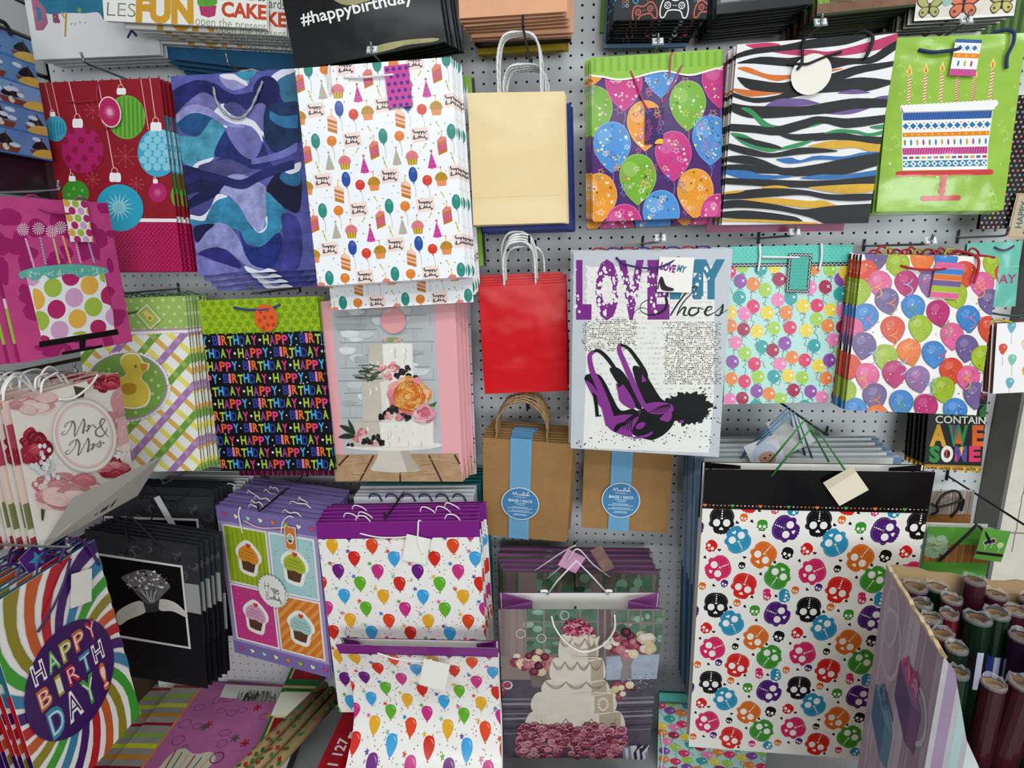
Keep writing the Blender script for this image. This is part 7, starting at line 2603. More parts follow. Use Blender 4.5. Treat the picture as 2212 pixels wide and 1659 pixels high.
P = POSE['tealtops']
t1 = solid(P, '#d5d8da', 'plain white gift bag behind the purple topped balloon bags, front of its stack', 'plain white gift bags', 'plain white gift bag behind the balloon bags', 4, (.003, .014, .003))
t2 = solid(lift(P, .01, .06, .012), '#2f7f80', 'teal gift bag behind the plain white bags, front of its stack', 'teal plain gift bags', 'teal gift bag behind the plain white gift bags', 5, (.004, .014, .003))
for k in range(6):
    cord(t1, [(12 + k * 14, 3, -.003), (15 + k * 14, -2.4, .001), (21 + k * 14, -1.8, .002), (24 + k * 14, 3, .004)], .0022, '#3a1f5c')
P = POSE['whitetops']
t3 = solid(P, '#c9cac8', 'pale grey gift bag behind the black ring bags, front of its stack', 'pale grey gift bags', 'pale grey gift bag in the stack under the duckling bags', 7, (.003, .013, .002))
for k in range(5):
    cord(t3, [(35 + k * 12, 3, .003), (38 + k * 12, -4, .002), (45 + k * 12, -3, .002), (48 + k * 12, 3, .004)], .0018, '#dcdcd8')

P = POSE['ring1']
rb = A_ring(P)
b = bag('gift_bag', P, rb, 'black gift bag with a diamond ring photo, lower front one', finish='satin', bands=((.32, '#141416'), (.58, '#8f8f8d'), (1.0, '#303034')), seed=24)
cord(b, [(40, 6, .002), (38, -10, .004), (44, -20, .006), (56, -8, .004), (70, 8, .002)], .002, '#141416')
stack(b, 5, (.007, .011, .001), 'black diamond ring gift bag in the lower stack beside the swirl bag', 'diamond ring gift bags', jit=.003)
P2 = POSE['ring2']
b = bag('gift_bag', P2, rb, 'black gift bag with a diamond ring photo, upper one behind', finish='satin', bands=((.32, '#141416'), (.58, '#8f8f8d'), (1.0, '#303034')), seed=25)
cord(b, [(36, 10, .004), (42, -3, .004), (52, 6, .010), (62, 12, .012), (72, 8, .006), (80, -2, .002)], .002, '#16171c')
cord(b, [(50, 4, .006), (48, 20, .014), (44, 32, .014)], .0018, '#16171c')
T = Art(.016, .09, '#d9d6d0', .03)
tag_plate(b, 58, 20, 0, T, rot=-24, out=.014)
stack(b, 5, (.006, .011, .0), 'black diamond ring gift bag in the upper stack under the duckling bags', 'diamond ring gift bags', jit=.003)

# --- kraft bags with blue paper bands
def kraft(P, label, n, grp, lab2, loops, seed):
    A = Art(P[2], P[3], '#a37c4e', .10)
    b = bag('paper_bag', P, A, label, finish='kraft', bands=((1.0, '#8f6b40'),), seed=seed, cat='paper bag', t=.009, amp=.002)
    hx = (14, 72)
    for k in range(loops):
        o = -.002 - .007 * k
        q = random.Random(seed + k)
        cord(b, [(hx[0] + q.uniform(-1, 2), 8, o), (hx[0] + 1, -4, o), (hx[0] + 2 + q.uniform(-1, 1), -22, o), (hx[0] + 12, -36 - q.uniform(0, 6), o - .004), ((hx[0] + hx[1]) / 2, -41 - q.uniform(0, 7), o - .005), (hx[1] - 12, -36 - q.uniform(0, 6), o - .004), (hx[1] - 2 + q.uniform(-1, 1), -22, o), (hx[1] - 1, -4, o), (hx[1], 8, o)], .0026, '#a8875c', twist=.9)
    st = stack(b, n, (.0015, .009, .0025), lab2, grp, jit=.003, rotj=.012)
    bw = P[2] * .24
    o = obj('paper_band', A_paperband(bw, P[3] + .006).mesh('paper_band', None), b, print_mat('satin'), L(b, 43, A.H, .0040))
    d = P[2] * .44
    dd = A_disc(d)
    m_ = tag_plate(b, 44, A.H * .62, 0, dd, outline=circle_outline(dd, 40), out=.0065, name='label_disc')
    return b, st


b, st = kraft(POSE['kraft1'], 'brown kraft paper bag pack with blue band, round label and rope handles', 8, 'kraft paper bags', 'brown kraft paper bag in the pack under the red bags', 10, 31)
for k, c in enumerate(st[:5]):
    bw = POSE['kraft1'][2] * .24
    o = obj('paper_band', boxes_mesh('paper_band', [(-bw / 2, bw / 2, -.001, .006, -.02, .003)]), c, mat('band_blue', '#5f97bd', .4), L(b, 43, 0, .0))
b, st = kraft(POSE['kraft2'], 'brown kraft paper bag pack with blue band and round label, under the silver shoe bag', 5, 'kraft paper bags under the shoe bag', 'brown kraft paper bag in the pack under the shoe bag', 0, 33)

# --- open bags: a body with depth and white lining
def open_body(root, w, h, t, g, bands, finish, lining='#e9e7e0', bent=False):
    obj('bag_body', body_mesh(w, h, t, g, bands), root, print_mat(finish))
    z0 = h * (.88 if bent else .3)
    V = [(-w / 2 + .003, t - .0015, z0), (w / 2 - .003, t - .0015, z0), (w / 2 - .003, t - .0015, h - .001), (-w / 2 + .003, t - .0015, h - .001)]
    obj('lining', mesh_from('lining', V, [(0, 1, 2, 3)], [lining]), root, print_mat('matte'))
    if bent:
        return
    V = [(-w / 2 + .003, .0035, h * .3), (w / 2 - .003, .0035, h * .3), (w / 2 - .003, .0035, h - .003), (-w / 2 + .003, .0035, h - .003)]
    obj('lining', mesh_from('lining', V, [(3, 2, 1, 0)], [lining]), root, print_mat('matte'))


def open_bag(P, art, label, t, g, bands, finish='gloss', bend=None, nx=10, nz=16, seed=3, amp=.003, eps=.0001):
    root = empty('gift_bag', P[0], P[1])
    tagit(root, label, 'gift bag')
    root['w'], root['h'] = P[2], P[3]
    obj('front_panel', art.mesh('front_panel', bend or crumple(P[2], P[3], seed, amp, 0.0, nx, nz), nx=nx, nz=nz, eps=eps), root, print_mat(finish))
    open_body(root, P[2], P[3], t, g, bands, finish, bent=bend is not None)
    return root


P = POSE['skulls']
b = open_bag(P, A_skulls(P), 'tall white gift bag covered in colourful sugar skulls with a black top', .035, .075, ((.82, '#c9c3b6'), (1.0, '#111012')), amp=.0015)
sk = b
grn = '#3f9a4a'
P = POSE['lowcake']
A = A_lowcake(P)
b = open_bag(P, A, 'open gift bag with a tiered wedding cake photo, front of the pair', .05, .075, ((.9, '#6b5058'), (1.0, '#8a4a86')), finish='gloss', amp=.002)
lc = b
wc = '#eceae6'
cord(b, [(32, 5, .002), (34, 12, .010), (40, 22, .014), (48, 30, .014), (55, 31, .014), (64, 25, .014), (70, 14, .010), (70, 4, .002)], .0022, wc)
cord(b, [(30, 1, -.046), (36, -12, -.04), (47, -30, -.03), (58, -14, -.04), (68, 1, -.046)], .0020, wc, smooth=1)
for x in (28, 68):
    o = cord(b, [(x - 2, -1.5, -.047), (x, -2.2, -.046), (x + 2, -1.5, -.047)], .0035, '#f4f4f4', 'handle_knot')
P2 = POSE['lowcakeback']
A2 = Art(P2[2], P2[3], '#5f6a5a', .4)
rr = random.Random(12)
A2.rect(0, 0, 100, 2.2, '#8a5a86')
for k in range(10):
    A2.rect(6 + k * 10, 3, 8 + k * 10, 60, '#8a7a72')
for k in range(40):
    A2.ell(rr.uniform(15, 95), rr.uniform(5, 30), rr.uniform(2, 5), rr.uniform(2, 4), rr.choice(['#4a7a5a', '#7aa58a', '#2f4f3a']), n=8, m=.3)
for x in (2, 10, 16, 58, 66):
    A2.rect(x, 3, x + 6, 60, rr.choice(['#7d6c6c', '#93827f', '#6b5c5e']))
for k in range(40):
    a, q = rr.uniform(0, 6.28), math.sqrt(rr.random())
    rose(A2, 47 + 12 * q * math.cos(a), 26 + 7 * q * math.sin(a), rr.uniform(2, 3.4), ['#9c2f52', '#b84a6a', '#c96f86', '#7a2038', '#d898a4'], k, 5)
b = bag('gift_bag', P2, A2, 'wedding cake photo gift bag behind the open one, front of its stack', bands=((1.0, '#6f5a68'),), seed=27)
lcs = stack(b, 5, (-.003, .016, .004), 'wedding cake photo gift bag in the stack under the kraft bags', 'wedding photo gift bags', jit=.006, rotj=.02)
cord(b, [(28, 6, .01), (40, -14, .05), (46, -24, .06), (56, -12, .05), (68, 2, .02)], .0018, wc)
cord(b, [(20, 2, .0), (36, -16, .03), (45, -25, .05)], .0018, wc)
T = Art(.05, .05, '#d9a3c4', .05)
tag_plate(b, 43, -13, 0, T, rot=28, out=.045)
T = Art(.03, .07, '#8a6a62', .4)
tag_plate(b, 62, -14, 0, T, rot=-30, out=.04)

# lower balloon bag on the shelf, bulging forwards at its foot
P = POSE['lower']
P = (P[0], (.0, -.03, .01), .372, .42)
def lower_bend(x, z):
    v = z / .42
    k = max(0.0, .50 - v)
    y = .035 * math.sin(math.pi * min(1, max(0, (1 - v) / .8))) - .62 * k ** 1.7
    s = 1 - .05 * math.sin(math.pi * min(1, max(0, (1 - v) / .8)))
    return (x * (s - 1), y, 0.0)
A = A_starsballoon((0, 0, P[2], P[3]), 8.0, 62)
b = open_bag(lift(P, .0, .0, -.035), A, 'white gift bag with glossy balloons and purple rim, lower one standing on the shelf', .024, .05, tuple((.06 * k, '#e4e0da') for k in range(1, 16)) + ((1.0, '#6f1d73'),), bend=lower_bend, nx=10, nz=56, eps=.0003)
cord(b, [(26, 5, .002), (38, 8, .006), (52, 8.6, .008), (60, 7, .010)], .002, '#f0f0ee')
T = Art(.06, .07, '#eeebe3', .02)
tag_plate(b, 61, 17, 0, T, rot=14, out=.012)
low = b
# back of that bag must follow the bend
for ch in low.children:
    if ch.name.startswith(('bag_body', 'lining')):
        me = ch.data
        for v in me.vertices:
            d = lower_bend(v.co.x, v.co.z)
            v.co.x += d[0]
            v.co.y += d[1]

# tall baby bags behind the skull bag
P = POSE['babyjumbo']
A = Art(P[2], P[3], '#d9dad6', .03)
A.rect(0, 0, 4, A.H, '#6a86a8'); A.rect(96, 0, 100, A.H, '#6a86a8')
b = bag('gift_bag', P, A, 'tall white and pale blue baby gift bag behind the skull bag, front of its stack', finish='satin', bands=((.35, '#24585c'), (.5, '#2f4f78'), (1.0, '#a9b2bc')), t=.014, g=.03)
stack(b, 5, (-.002, .019, .004), 'tall pale baby gift bag in the stack behind the skull bag', 'tall baby gift bags', jit=.004, rotj=.004)
baby = b

# teal balloon bag low on the shelf
P = POSE['tealrot']
Pq = ((P[0][0], P[0][1], .092), (0, -.02, 0), .28, .25)
A = A_tealballoon((0, 0, .28, .25))
b = bag('gift_bag', Pq, A, 'mint balloon gift bag standing low on the shelf behind the skull bag', finish='satin', bands=((1.0, '#2f7f74'),))
cord(b, [(2, 40, .01), (4, 60, .014), (3, 80, .012), (6, 88, .010)], .002, '#efefec')

# red rose bag at the bottom edge
P = ((.02, -.315, .0915), (.05, 0, 0), .34, .145)
A = Art(P[2], P[3], '#7a1218', .3)
rr = random.Random(14)
for k in range(26):
    rose(A, rr.uniform(0, 100), rr.uniform(2, 30), rr.uniform(5, 8), ['#b3202a', '#8f1820', '#c9404a', '#6a1018'], k, 8)
    A.ell(rr.uniform(0, 100), rr.uniform(2, 30), 3, 2, '#2f4a24', n=7)
b = bag('gift_bag', P, A, 'red rose printed gift bag at the foot of the wedding cake bag', bands=((1.0, '#6a1218'),))
cord(b, [(2, 2, .004), (8, 6, .010), (14, 4, .010), (18, 8, .008)], .003, '#d8a82c')

# ------------------------------------------------------------------ side wall bags
P = POSE['pinkcake']
b = bag('gift_bag', P, A_pinkcake(P), 'hot pink gift bag with a polka dot birthday cake, front of its stack', finish='satin', bands=((.12, '#a82a6c'), (.34, '#a7c24a'), (.40, '#e6c9d8'), (1.0, '#a02468')), seed=28)
cord(b, [(38, 7.5, .002), (45, 10, .006), (54, 11, .007), (66, 10.5, .005)], .0022, '#b0307a')
cord(b, [(30, 1, -.002), (34, -2, -.004), (40, -2.4, -.006), (46, 1, -.008)], .0018, '#b0307a')
cord(b, [(70, 1, -.002), (74, -2.6, -.004), (82, -2.2, -.006), (86, 1, -.008)], .0018, '#b0307a')
tag_plate(b, 67.5, 17, 0, A_polkatag(), rot=1, out=.007)
stack(b, 3, (-.016, -.004, -.001), 'hot pink cake gift bag in the stack on the slatwall', 'pink cake gift bags', jit=.002)
P = POSE['mrs']
b = bag('gift_bag', P, A_mrs(P), 'floral gift bag reading Mr and Mrs with a folded grey base, front of its stack', finish='satin', bands=((.08, '#9a3a44'), (.14, '#d8d2c2'), (.32, '#7a7a4a'), (.58, '#d9c2b4'), (.85, '#a8485a'), (1.0, '#d9bdb4')), seed=29)
mr = b
# grey base folded up against the front, its free edge standing off
w, h = P[2], P[3]
fl = h * .42
V = [(-w / 2, -.002, 0), (w / 2, -.002, 0), (w / 2 + .004, -.07, fl * .82), (-w / 2 + .03, -.055, fl * .80)]
obj('base_flap', mesh_from('base_flap', V, [(0, 1, 2, 3)], ['#cbc8c1']), b, print_mat('matte'))
fx = b.children[-1]
nrm = Vector((0, -fl * .82, -.065)).normalized() * .0015
def onflap(a, c):
    p0, p1, p2, p3 = [Vector(v) for v in V]
    return (p0.lerp(p1, a)).lerp(p3.lerp(p2, a), c) + Vector((0, -.0012, -.0004))
flp = next(o for o in b.children if o.name.startswith('base_flap'))
def strip(a0, c0, a1, c1, wd, col, name):
    p, q = onflap(a0, c0), onflap(a1, c1)
    d = (q - p).normalized()
    n = d.cross(Vector((0, -.94, -.35))).normalized() * wd / 2
    return mesh_from(name, [p - n, q - n, q + n, p + n], [(0, 1, 2, 3)], [col])
obj('fold_edge', strip(.0, .0, .30, .52, .0022, '#f2efe8', 'fold_edge'), flp, print_mat('matte'))
obj('fold_edge', strip(.30, .52, .78, .52, .0022, '#f2efe8', 'fold_edge'), flp, print_mat('matte'))
obj('fold_edge', strip(.78, .52, 1.0, .95, .0020, '#a8a59f', 'fold_edge'), flp, print_mat('matte'))
rr = random.Random(2)
bv, bf, bc = [], [], []
for k in range(20):
    a0 = .44 + k * .011
    if rr.random() < .62:
        i = len(bv)
        bv += [onflap(a0, .14), onflap(a0 + .008, .14), onflap(a0 + .008, .38), onflap(a0, .38)]
        bf.append((i, i + 1, i + 2, i + 3)); bc.append('#2c2b2a')
obj('barcode_print', mesh_from('barcode_print', bv, bf, bc), flp, print_mat('matte'))
cord(b, [(38, 8, .003), (48, 10, .008), (60, 6, .010), (70, 2, .006), (78, -3, .002)], .0022, '#eceae6')
rr = random.Random(9)
for k in range(9):
    x = 4 + rr.uniform(0, 55)
    o = -.01 - .012 * k
    cord(b, [(x, 3, o), (x + 3, -5 - rr.uniform(0, 5), o), (x + 14, -9 - rr.uniform(0, 6), o - .006), (x + 24, -6 - rr.uniform(0, 4), o - .01), (x + 30, 3, o - .01)], .0022, '#e9e7e3')
stack(b, 8, (-.0135, -.0005, .0), 'floral Mr and Mrs gift bag in the stack on the slatwall', 'floral wedding gift bags', jit=.003, rotj=.01, skip=('tag', 'handle', 'base_flap'))
P = POSE['swirl']
b = bag('gift_bag', P, A_swirl(P), 'rainbow swirl gift bag with HAPPY BIRTHDAY in a purple oval, front of its stack', finish='gloss', bands=((.3, '#3a1259'), (.6, '#b3202a'), (1.0, '#2f6f8a')), seed=30)
cord(b, [(62, 3, -.002), (70, -10, .006), (80, -12, .008), (90, 2, .006), (96, 22, .004)], .003, '#3a1f5c')
cord(b, [(30, 40, .004), (45, 28, .010), (60, 14, .010), (72, 2, .004)], .0022, '#3a1f5c')
T = Art(.046, .062, '#e6e3dd', .02)
tag_plate(b, 73, 30, 0, T, rot=18, out=.008)
T = Art(.045, .05, '#4a1f72', .05)
T.star(55, 60, 40, '#3a8fb0', 10)
tag_plate(b, 54, -8, 0, T, rot=-16, out=-.02)
sw = stack(b, 8, (-.016, .002, .0), 'rainbow swirl gift bag in the stack on the slatwall', 'rainbow swirl gift bags', jit=.005, rotj=.02)
rr = random.Random(19)
for c in sw[:6]:
    for q in range(2):
        x = 30 + rr.uniform(0, 40)
        cord(c, [(x, 3, -.001), (x + 6, -5 - rr.uniform(0, 4), .0), (x + 16, -5, .002), (x + 22, 3, .003)], .0022, rr.choice(['#3a1f5c', '#4a2a70']))

# pirate printed packs
def pack(loc, rot, w, h, art, label, t=.02, name='wrap_pack'):
    root = empty(name, loc, rot)
    tagit(root, label, 'wrap pack')
    root['w'], root['h'] = w, h
    obj('printed_face', art.mesh('printed_face', None), root, print_mat('gloss'), (0, -.0006, 0))
    obj('pack_body', boxes_mesh('pack_body', [(-w / 2, w / 2, 0, t, 0, h)]), root, mat('pack_edge', '#3a2f38', .4))
    return root


b = pack((-1.14, -.36, 1.675), (0, 0, math.pi / 2), .23, .235, A_pirate(.23, .235), 'blue pirate ship wrapping pack hanging on the slatwall')
cord(b, [(70, 1, .002), (64, -8, .004), (56, -12, .006), (60, -4, .010), (74, -5, .008), (80, 2, .004)], .004, '#17171a')
A = Art(.2, .12, '#2a1a24', .3)
pack((-1.165, -.34, 1.60), (0, 0, math.pi / 2), .24, .14, A, 'dark maroon wrapping pack under the pirate pack')

# ------------------------------------------------------------------ things lying on the base shelf
A = Art(.44, .52, '#b7689c', .08)
for k in range(14):
    c = ['#8f1f2a', '#8fae4a', '#c9cf3a', '#c98a3a'][k % 4]
    y = 6 + k * 8.2
    A.rect(0, y, 21, y + (2.6 if c == '#8f1f2a' else 3.4), c, .15)
A2 = Art(.44, .52, '#8e8a86', .15)
def striped(A):
    A.rect(0, 0, 21, A.H, '#9a9690', .15)
    for k in range(14):
        c = ['#8f1f2a', '#8fae4a', '#c9cf3a', '#c98a3a'][k % 4]
        y = 4 + k * 8.2
        A.rect(0, y, 21, y + (2.4 if c == '#8f1f2a' else 3.6), c, .15)
    A.rect(21, 0, 22.6, A.H, '#d98a3a')
    A.rect(22.6, 0, 100, A.H, '#b7689c', .10)
    rr = random.Random(4)
    for k in range(26):
        A.ring(rr.uniform(28, 98), rr.uniform(4, A.H), rr.uniform(2, 4), rr.uniform(2, 4), .8, '#9a4a86', n=16)
    for k in range(9):
        x, y = rr.uniform(30, 96), rr.uniform(8, 80)
        cc = rr.choice(['#a8202c', '#d9983a', '#4a5a44'])
        for q in range(6):
            A.line([(x, y), (x + 3 * math.cos(q * 1.05), y + 3 * math.sin(q * 1.05))], 1.1, cc)
    # striped teddy with bow and flower
    A.blob([(34, 62), (40, 56), (50, 60), (60, 58), (66, 64), (62, 72), (54, 78), (44, 76), (38, 84), (33, 78)], '#cfc9b4', 0, 4)
    for k in range(6):
        A.line([(36 + k * 5, 58 + k), (38 + k * 4, 79 - abs(k - 2))], .9, ['#8f3a3a', '#4f7a3a', '#d9a06a'][k % 3])
    A.ring(66, 62, 4, 4, .7, '#6a2a5a', n=14)
    A.blob([(60, 74), (68, 70), (68, 78)], '#b0307a'); A.blob([(60, 74), (54, 82), (62, 83)], '#b0307a')
    for q in range(7):
        A.line([(78, 78), (78 + 6 * math.cos(q * .9), 78 + 6 * math.sin(q * .9))], 2, '#d9983a')
    return A
A = striped(Art(.42, .50, '#b7689c', .08))
b = bag('gift_bag', ((-1.02, -.50, .135), (-1.52, 0, .05), .42, .50), A, 'pink gift bag with striped side lying on the base shelf', finish='satin', bands=((1.0, '#8f8a84'),), t=.012)
A = striped(Art(.42, .50, '#b7689c', .08))
bag('gift_bag', ((-1.12, -.47, .108), (-1.54, 0, .10), .42, .50), A, 'striped gift bag lying underneath the pink one on the base shelf', finish='satin', bands=((1.0, '#c9c6c0'),), t=.012)
A = Art(.26, .10, '#c9c8c2', .05)
rr = random.Random(3)
for k in range(160):
    x = rr.uniform(20, 78)
    A.put([[(x, rr.uniform(4, 34)) for _ in (0,)] + [(x + rr.uniform(1, 4), rr.uniform(4, 34)), (x + rr.uniform(-2, 2), rr.uniform(4, 34))]], rr.choice(['#3a3a38', '#6a6a66', '#8f8f8a']))
bag('gift_bag', ((-.95, -.115, .13), (-1.1, 0, .02), .26, .10), A, 'black and white speckled gift bag lying against the pegboard foot', finish='matte', bands=((1.0, '#b4b2ac'),), t=.006)


def lying_box(x0, x1, y0, y1, z, t, rz, art, label, name, cat, edge, tilt=0.0):
    """flat pack lying on the shelf, pointing out towards the aisle"""
    w, h = x1 - x0, y1 - y0
    root = empty(name, ((x0 + x1) / 2, y0, z + t), (-math.pi / 2 + tilt, 0, rz))
    tagit(root, label, cat)
    root['w'], root['h'] = w, h
    obj('printed_face', art.mesh('printed_face', None), root, print_mat('gloss'), (0, -.0006, 0))
    obj('pack_body', boxes_mesh('pack_body', [(-w / 2, w / 2, 0, t, 0, h)]), root, mat('pack_' + edge, edge, .4))
    return root


A = Art(.10, .46, '#2a6a3a', .05)
H = A.H
A.rect(8, 8, 92, H, '#c9b070'); A.rect(14, 14, 92, H, '#c9cf8a', .1)
for y in (14, 190, 330):
    A.rect(14, y, 100, y + 60, '#8a1f24', .2)
    A.blob([(40, y + 20), (60, y + 5), (80, y + 20), (75, y + 45), (50, y + 50)], '#a8242c', .3)
    A.rect(0, y + 60, 100, y + 80, '#2a6a3a'); A.rect(0, y + 80, 100, y + 88, '#c9b070'); A.rect(0, y + 88, 100, y + 98, '#2a6a3a')
A.rect(0, 115, 100, 185, '#e6e6cc'); A.rect(0, 290, 100, 328, '#dfe3dc')
lying_box(-.83, -.74, -.44, .0, .095, .05, .05, A, 'flat pack of green and red Christmas cards on the base shelf', 'card_pack', 'card pack', '#1c1a1a', tilt=.26)
# kraft Christmas paper rolls
rr = random.Random(8)
for k in range(3):
    root = empty('wrapping_roll', (-.735 + .027 * k, -.075 - .012 * k, .235 - .004 * k), (math.pi / 2 - .22, 0, -.10))
    tagit(root, 'narrow kraft holly printed wrapping roll on the shelf, ' + ('nearest the card pack' if k == 0 else 'in the middle of three' if k == 1 else 'next to the red pack'), 'wrapping roll', 'kraft holly rolls')
    obj('paper', tube_mesh('paper', [(0, 0, .45), (0, 0, 0)], .0135, n=14, smooth_pts=0), root, mat('kraft_roll', '#9a8458', .6, var=.15, vscale=30))
    for q in range(12):
        z = .02 + q * .035
        hv, hf, hc = [], [], []
        for s in range(3):
            a = rr.uniform(.3, 2.8)
            p = Vector((math.cos(a) * .0142, math.sin(a) * .0142, z + rr.uniform(-.012, .012)))
            t1 = Vector((-math.sin(a), math.cos(a), 0)) * .005
            t2 = Vector((0, 0, .009))
            i = len(hv)
            hv += [p - t2, p + t1, p + t2, p - t1]
            hf.append((i, i + 1, i + 2, i + 3)); hc.append(('#2f6a34', '#a8302c', '#3f7a44')[s])
        obj('holly_print', mesh_from('holly_print', hv, hf, hc), root, print_mat('satin'))
A = Art(.10, .42, '#a81f2c', .25)
rr = random.Random(6)
A.rect(52, 0, 100, A.H, '#b3161e', .3)
for k in range(22):
    rose(A, rr.uniform(60, 100), rr.uniform(0, A.H), rr.uniform(10, 18), ['#c9222a', '#8f1218', '#d9484a', '#e05a54'], k, 8)
for k in range(3):
    A.rect(44, 70 + k * 42, 58, 88 + k * 42, '#efeeee')
A.text('11 127', 50, 270, 40, '#f0eaea', bold=.02, rot=-90, width=90)
A.blob([(78, 210), (100, 195), (100, 240), (84, 238)], '#2f3a34')
lying_box(-.665, -.565, -.47, -.07, .10, .07, -.06, A, 'red rose printed wrap pack with white squares on the shelf', 'wrap_pack', 'wrap pack', '#7a1218', tilt=.16)
A = Art(.09, .2, '#8f1a22', .2)
A.rect(20, 60, 50, 100, '#efeeee')
pack((-.655, -.03, .10), (0, 0, .1), .09, .30, A, 'red wrap pack standing against the pegboard behind the balloon bag', t=.018)

# ------------------------------------------------------------------ carton of wrapping rolls
def carton():
    root = empty('display_carton', (.567, -.42, 0), (0, 0, -.20))
    tagit(root, 'open lilac printed cardboard display carton full of wrapping rolls', 'carton')
    W, D, H, t = .36, .255, .886, .004
    A = Art(D, H, '#a79aa8', .12)
    rr = random.Random(5)
    for k in range(9):
        x = rr.uniform(0, 92)
        A.rect(x, 0, x + rr.uniform(3, 9), A.H, rr.choice(['#b9b0bd', '#8f7f90', '#c4bfc6', '#9c8c9c']), .1)
    for k in range(5):
        A.ring(rr.uniform(10, 90), rr.uniform(20, 140), rr.uniform(10, 18), rr.uniform(16, 26), 3, '#b8b4c0', n=26)
    def gift(x, y, s, c1, c2, bow):
        A.put([[(x - s, y - s * .9), (x + s * .3, y - s * .3), (x + s * .25, y + s * 1.2), (x - s, y + s * .5)]], c1, .2)
        A.put([[(x + s * .3, y - s * .3), (x + s, y - s * .55), (x + s * .95, y + s * 1.0), (x + s * .25, y + s * 1.2)]], c2, .2)
        A.put([[(x - s, y - s * .9), (x - s * .2, y - s * 1.2), (x + s, y - s * .55), (x + s * .3, y - s * .3)]], spec(c2, .15), .2)
        for k in range(14):
            a = rr.uniform(-2.6, -.5)
            l = s * rr.uniform(.5, 1.0)
            A.line([(x, y - s * .7), (x + l * .7 * math.cos(a), y - s * .7 + l * math.sin(a)), (x + l * math.cos(a) + 3, y - s * .6 + l * .7 * math.sin(a))], 2.4, rr.choice(bow), smooth=3)
    gift(66, 62, 20, '#4a2f66', '#6a3a72', ['#c04a86', '#a83a76', '#d97aa8'])
    gift(32, 108, 20, '#2f5f86', '#3f7fa0', ['#2f4f7a', '#3a6f96', '#7aa0b8'])
    o = obj('side_panel', A.mesh('side_panel', None), root, print_mat('satin'), (0, -D / 2, 0), (0, 0, -math.pi / 2))
    obj('side_panel', boxes_mesh('side_panel', [(.0006, t, -D, 0, 0, H)]), root, mat('cardboard', '#a58a63', .8, bump=.2, bscale=120, var=.12))
    # back panel with a torn rim
    n = 22
    V, F = [], []
    for k in range(n + 1):
        z = H + rr.uniform(-.004, .005)
        x = W * k / n
        V += [(x, 0, 0), (x, 0, z), (x, -t, z), (x, -t, 0)]
    for k in range(n):
        a, b_ = k * 4, k * 4 + 4
        for i in range(3):
            F.append((a + i, b_ + i, b_ + i + 1, a + i + 1))
    obj('back_panel', mesh_from('back_panel', V, F), root, mat('cardboard'))
    # front panel cut down in the middle
    pts = [(0, H), (.016, H - .02), (.045, H - .13), (.075, H - .19), (W, H - .19)]
    A = Art(W, H, '#aeaab0', .1)
    for k in range(12):
        x = rr.uniform(0, 96)
        A.rect(x, 0, x + rr.uniform(2, 8), A.H, rr.choice(['#a3bdb9', '#93839a', '#c9cfcf', '#a08ea0']), .1)
    for x, wd, c in ((2, 4, '#93839a'), (8, 3, '#a3bdb9'), (13, 5, '#c9cfcf'), (20, 6, '#8f7f94'), (28, 5, '#a3bdb9'), (36, 7, '#c9cfcf')):
        A.rect(x, 0, x + wd, A.H, c, .1)
    A.ring(18, 90, 22, 30, 4, '#8f8a92', n=30)
    outline = [(p[0] / W * 100, (H - p[1]) / W * 100) for p in pts] + [(100, A.H), (0, A.H)]
    # keep only what lies under the cut rim
    A.shapes = [(Q, c, l) for Q, c, l in A.shapes if True]
    me = A.mesh('front_panel', None)
    bm = bmesh.new(); bm.from_mesh(me)
    for a, b_ in zip(pts[:-1], pts[1:]):
        d = Vector((b_[0] - a[0], 0, b_[1] - a[1]))
        nrm = Vector((-d.z, 0, d.x)).normalized()
        if abs(d.z) < 1e-6:
            nrm = Vector((0, 0, 1))
        geo = [f for f in bm.faces]
        lo, hi = a[0] - W / 2, b_[0] - W / 2
        bmesh.ops.bisect_plane(bm, geom=bm.verts[:] + bm.edges[:] + bm.faces[:], plane_co=(lo, 0, 0), plane_no=(1, 0, 0))
        bmesh.ops.bisect_plane(bm, geom=bm.verts[:] + bm.edges[:] + bm.faces[:], plane_co=(hi, 0, 0), plane_no=(1, 0, 0))
        sel = [f for f in bm.faces if lo - 1e-5 <= f.calc_center_median().x <= hi + 1e-5]
        es = list({e for f in sel for e in f.edges}); vs = list({v for f in sel for v in f.verts})
        bmesh.ops.bisect_plane(bm, geom=vs + es + sel, plane_co=(a[0] - W / 2, 0, a[1]), plane_no=nrm)
        kill = [f for f in bm.faces if lo - 1e-5 <= f.calc_center_median().x <= hi + 1e-5 and (f.calc_center_median() - Vector((a[0] - W / 2, 0, a[1]))).dot(nrm) > 0]
        bmesh.ops.delete(bm, geom=kill, context='FACES')
    bm.to_mesh(me); bm.free()
    obj('front_panel', me, root, print_mat('satin'), (W / 2, -D - .0008, 0))
    bmx = bmesh.new()
    f = bmx.faces.new([bmx.verts.new((p[0], -D, p[1])) for p in pts + [(W, 0), (0, 0)]])
    ext = bmesh.ops.extrude_face_region(bmx, geom=[f])
    for v in [g_ for g_ in ext['geom'] if isinstance(g_, bmesh.types.BMVert)]:
        v.co.y += t
    me = bpy.data.meshes.new('front_panel'); bmx.to_mesh(me); bmx.free()
    obj('front_board', me, root, mat('cardboard'))
    obj('far_panel', boxes_mesh('far_panel', [(W, W + t, -D, 0, 0, H)]), root, mat('cardboard'))
    obj('bottom_panel', boxes_mesh('bottom_panel', [(0, W, -D, 0, 0, .004)]), root, mat('cardboard'))
    # ragged rim of the side
    V, F = [], []
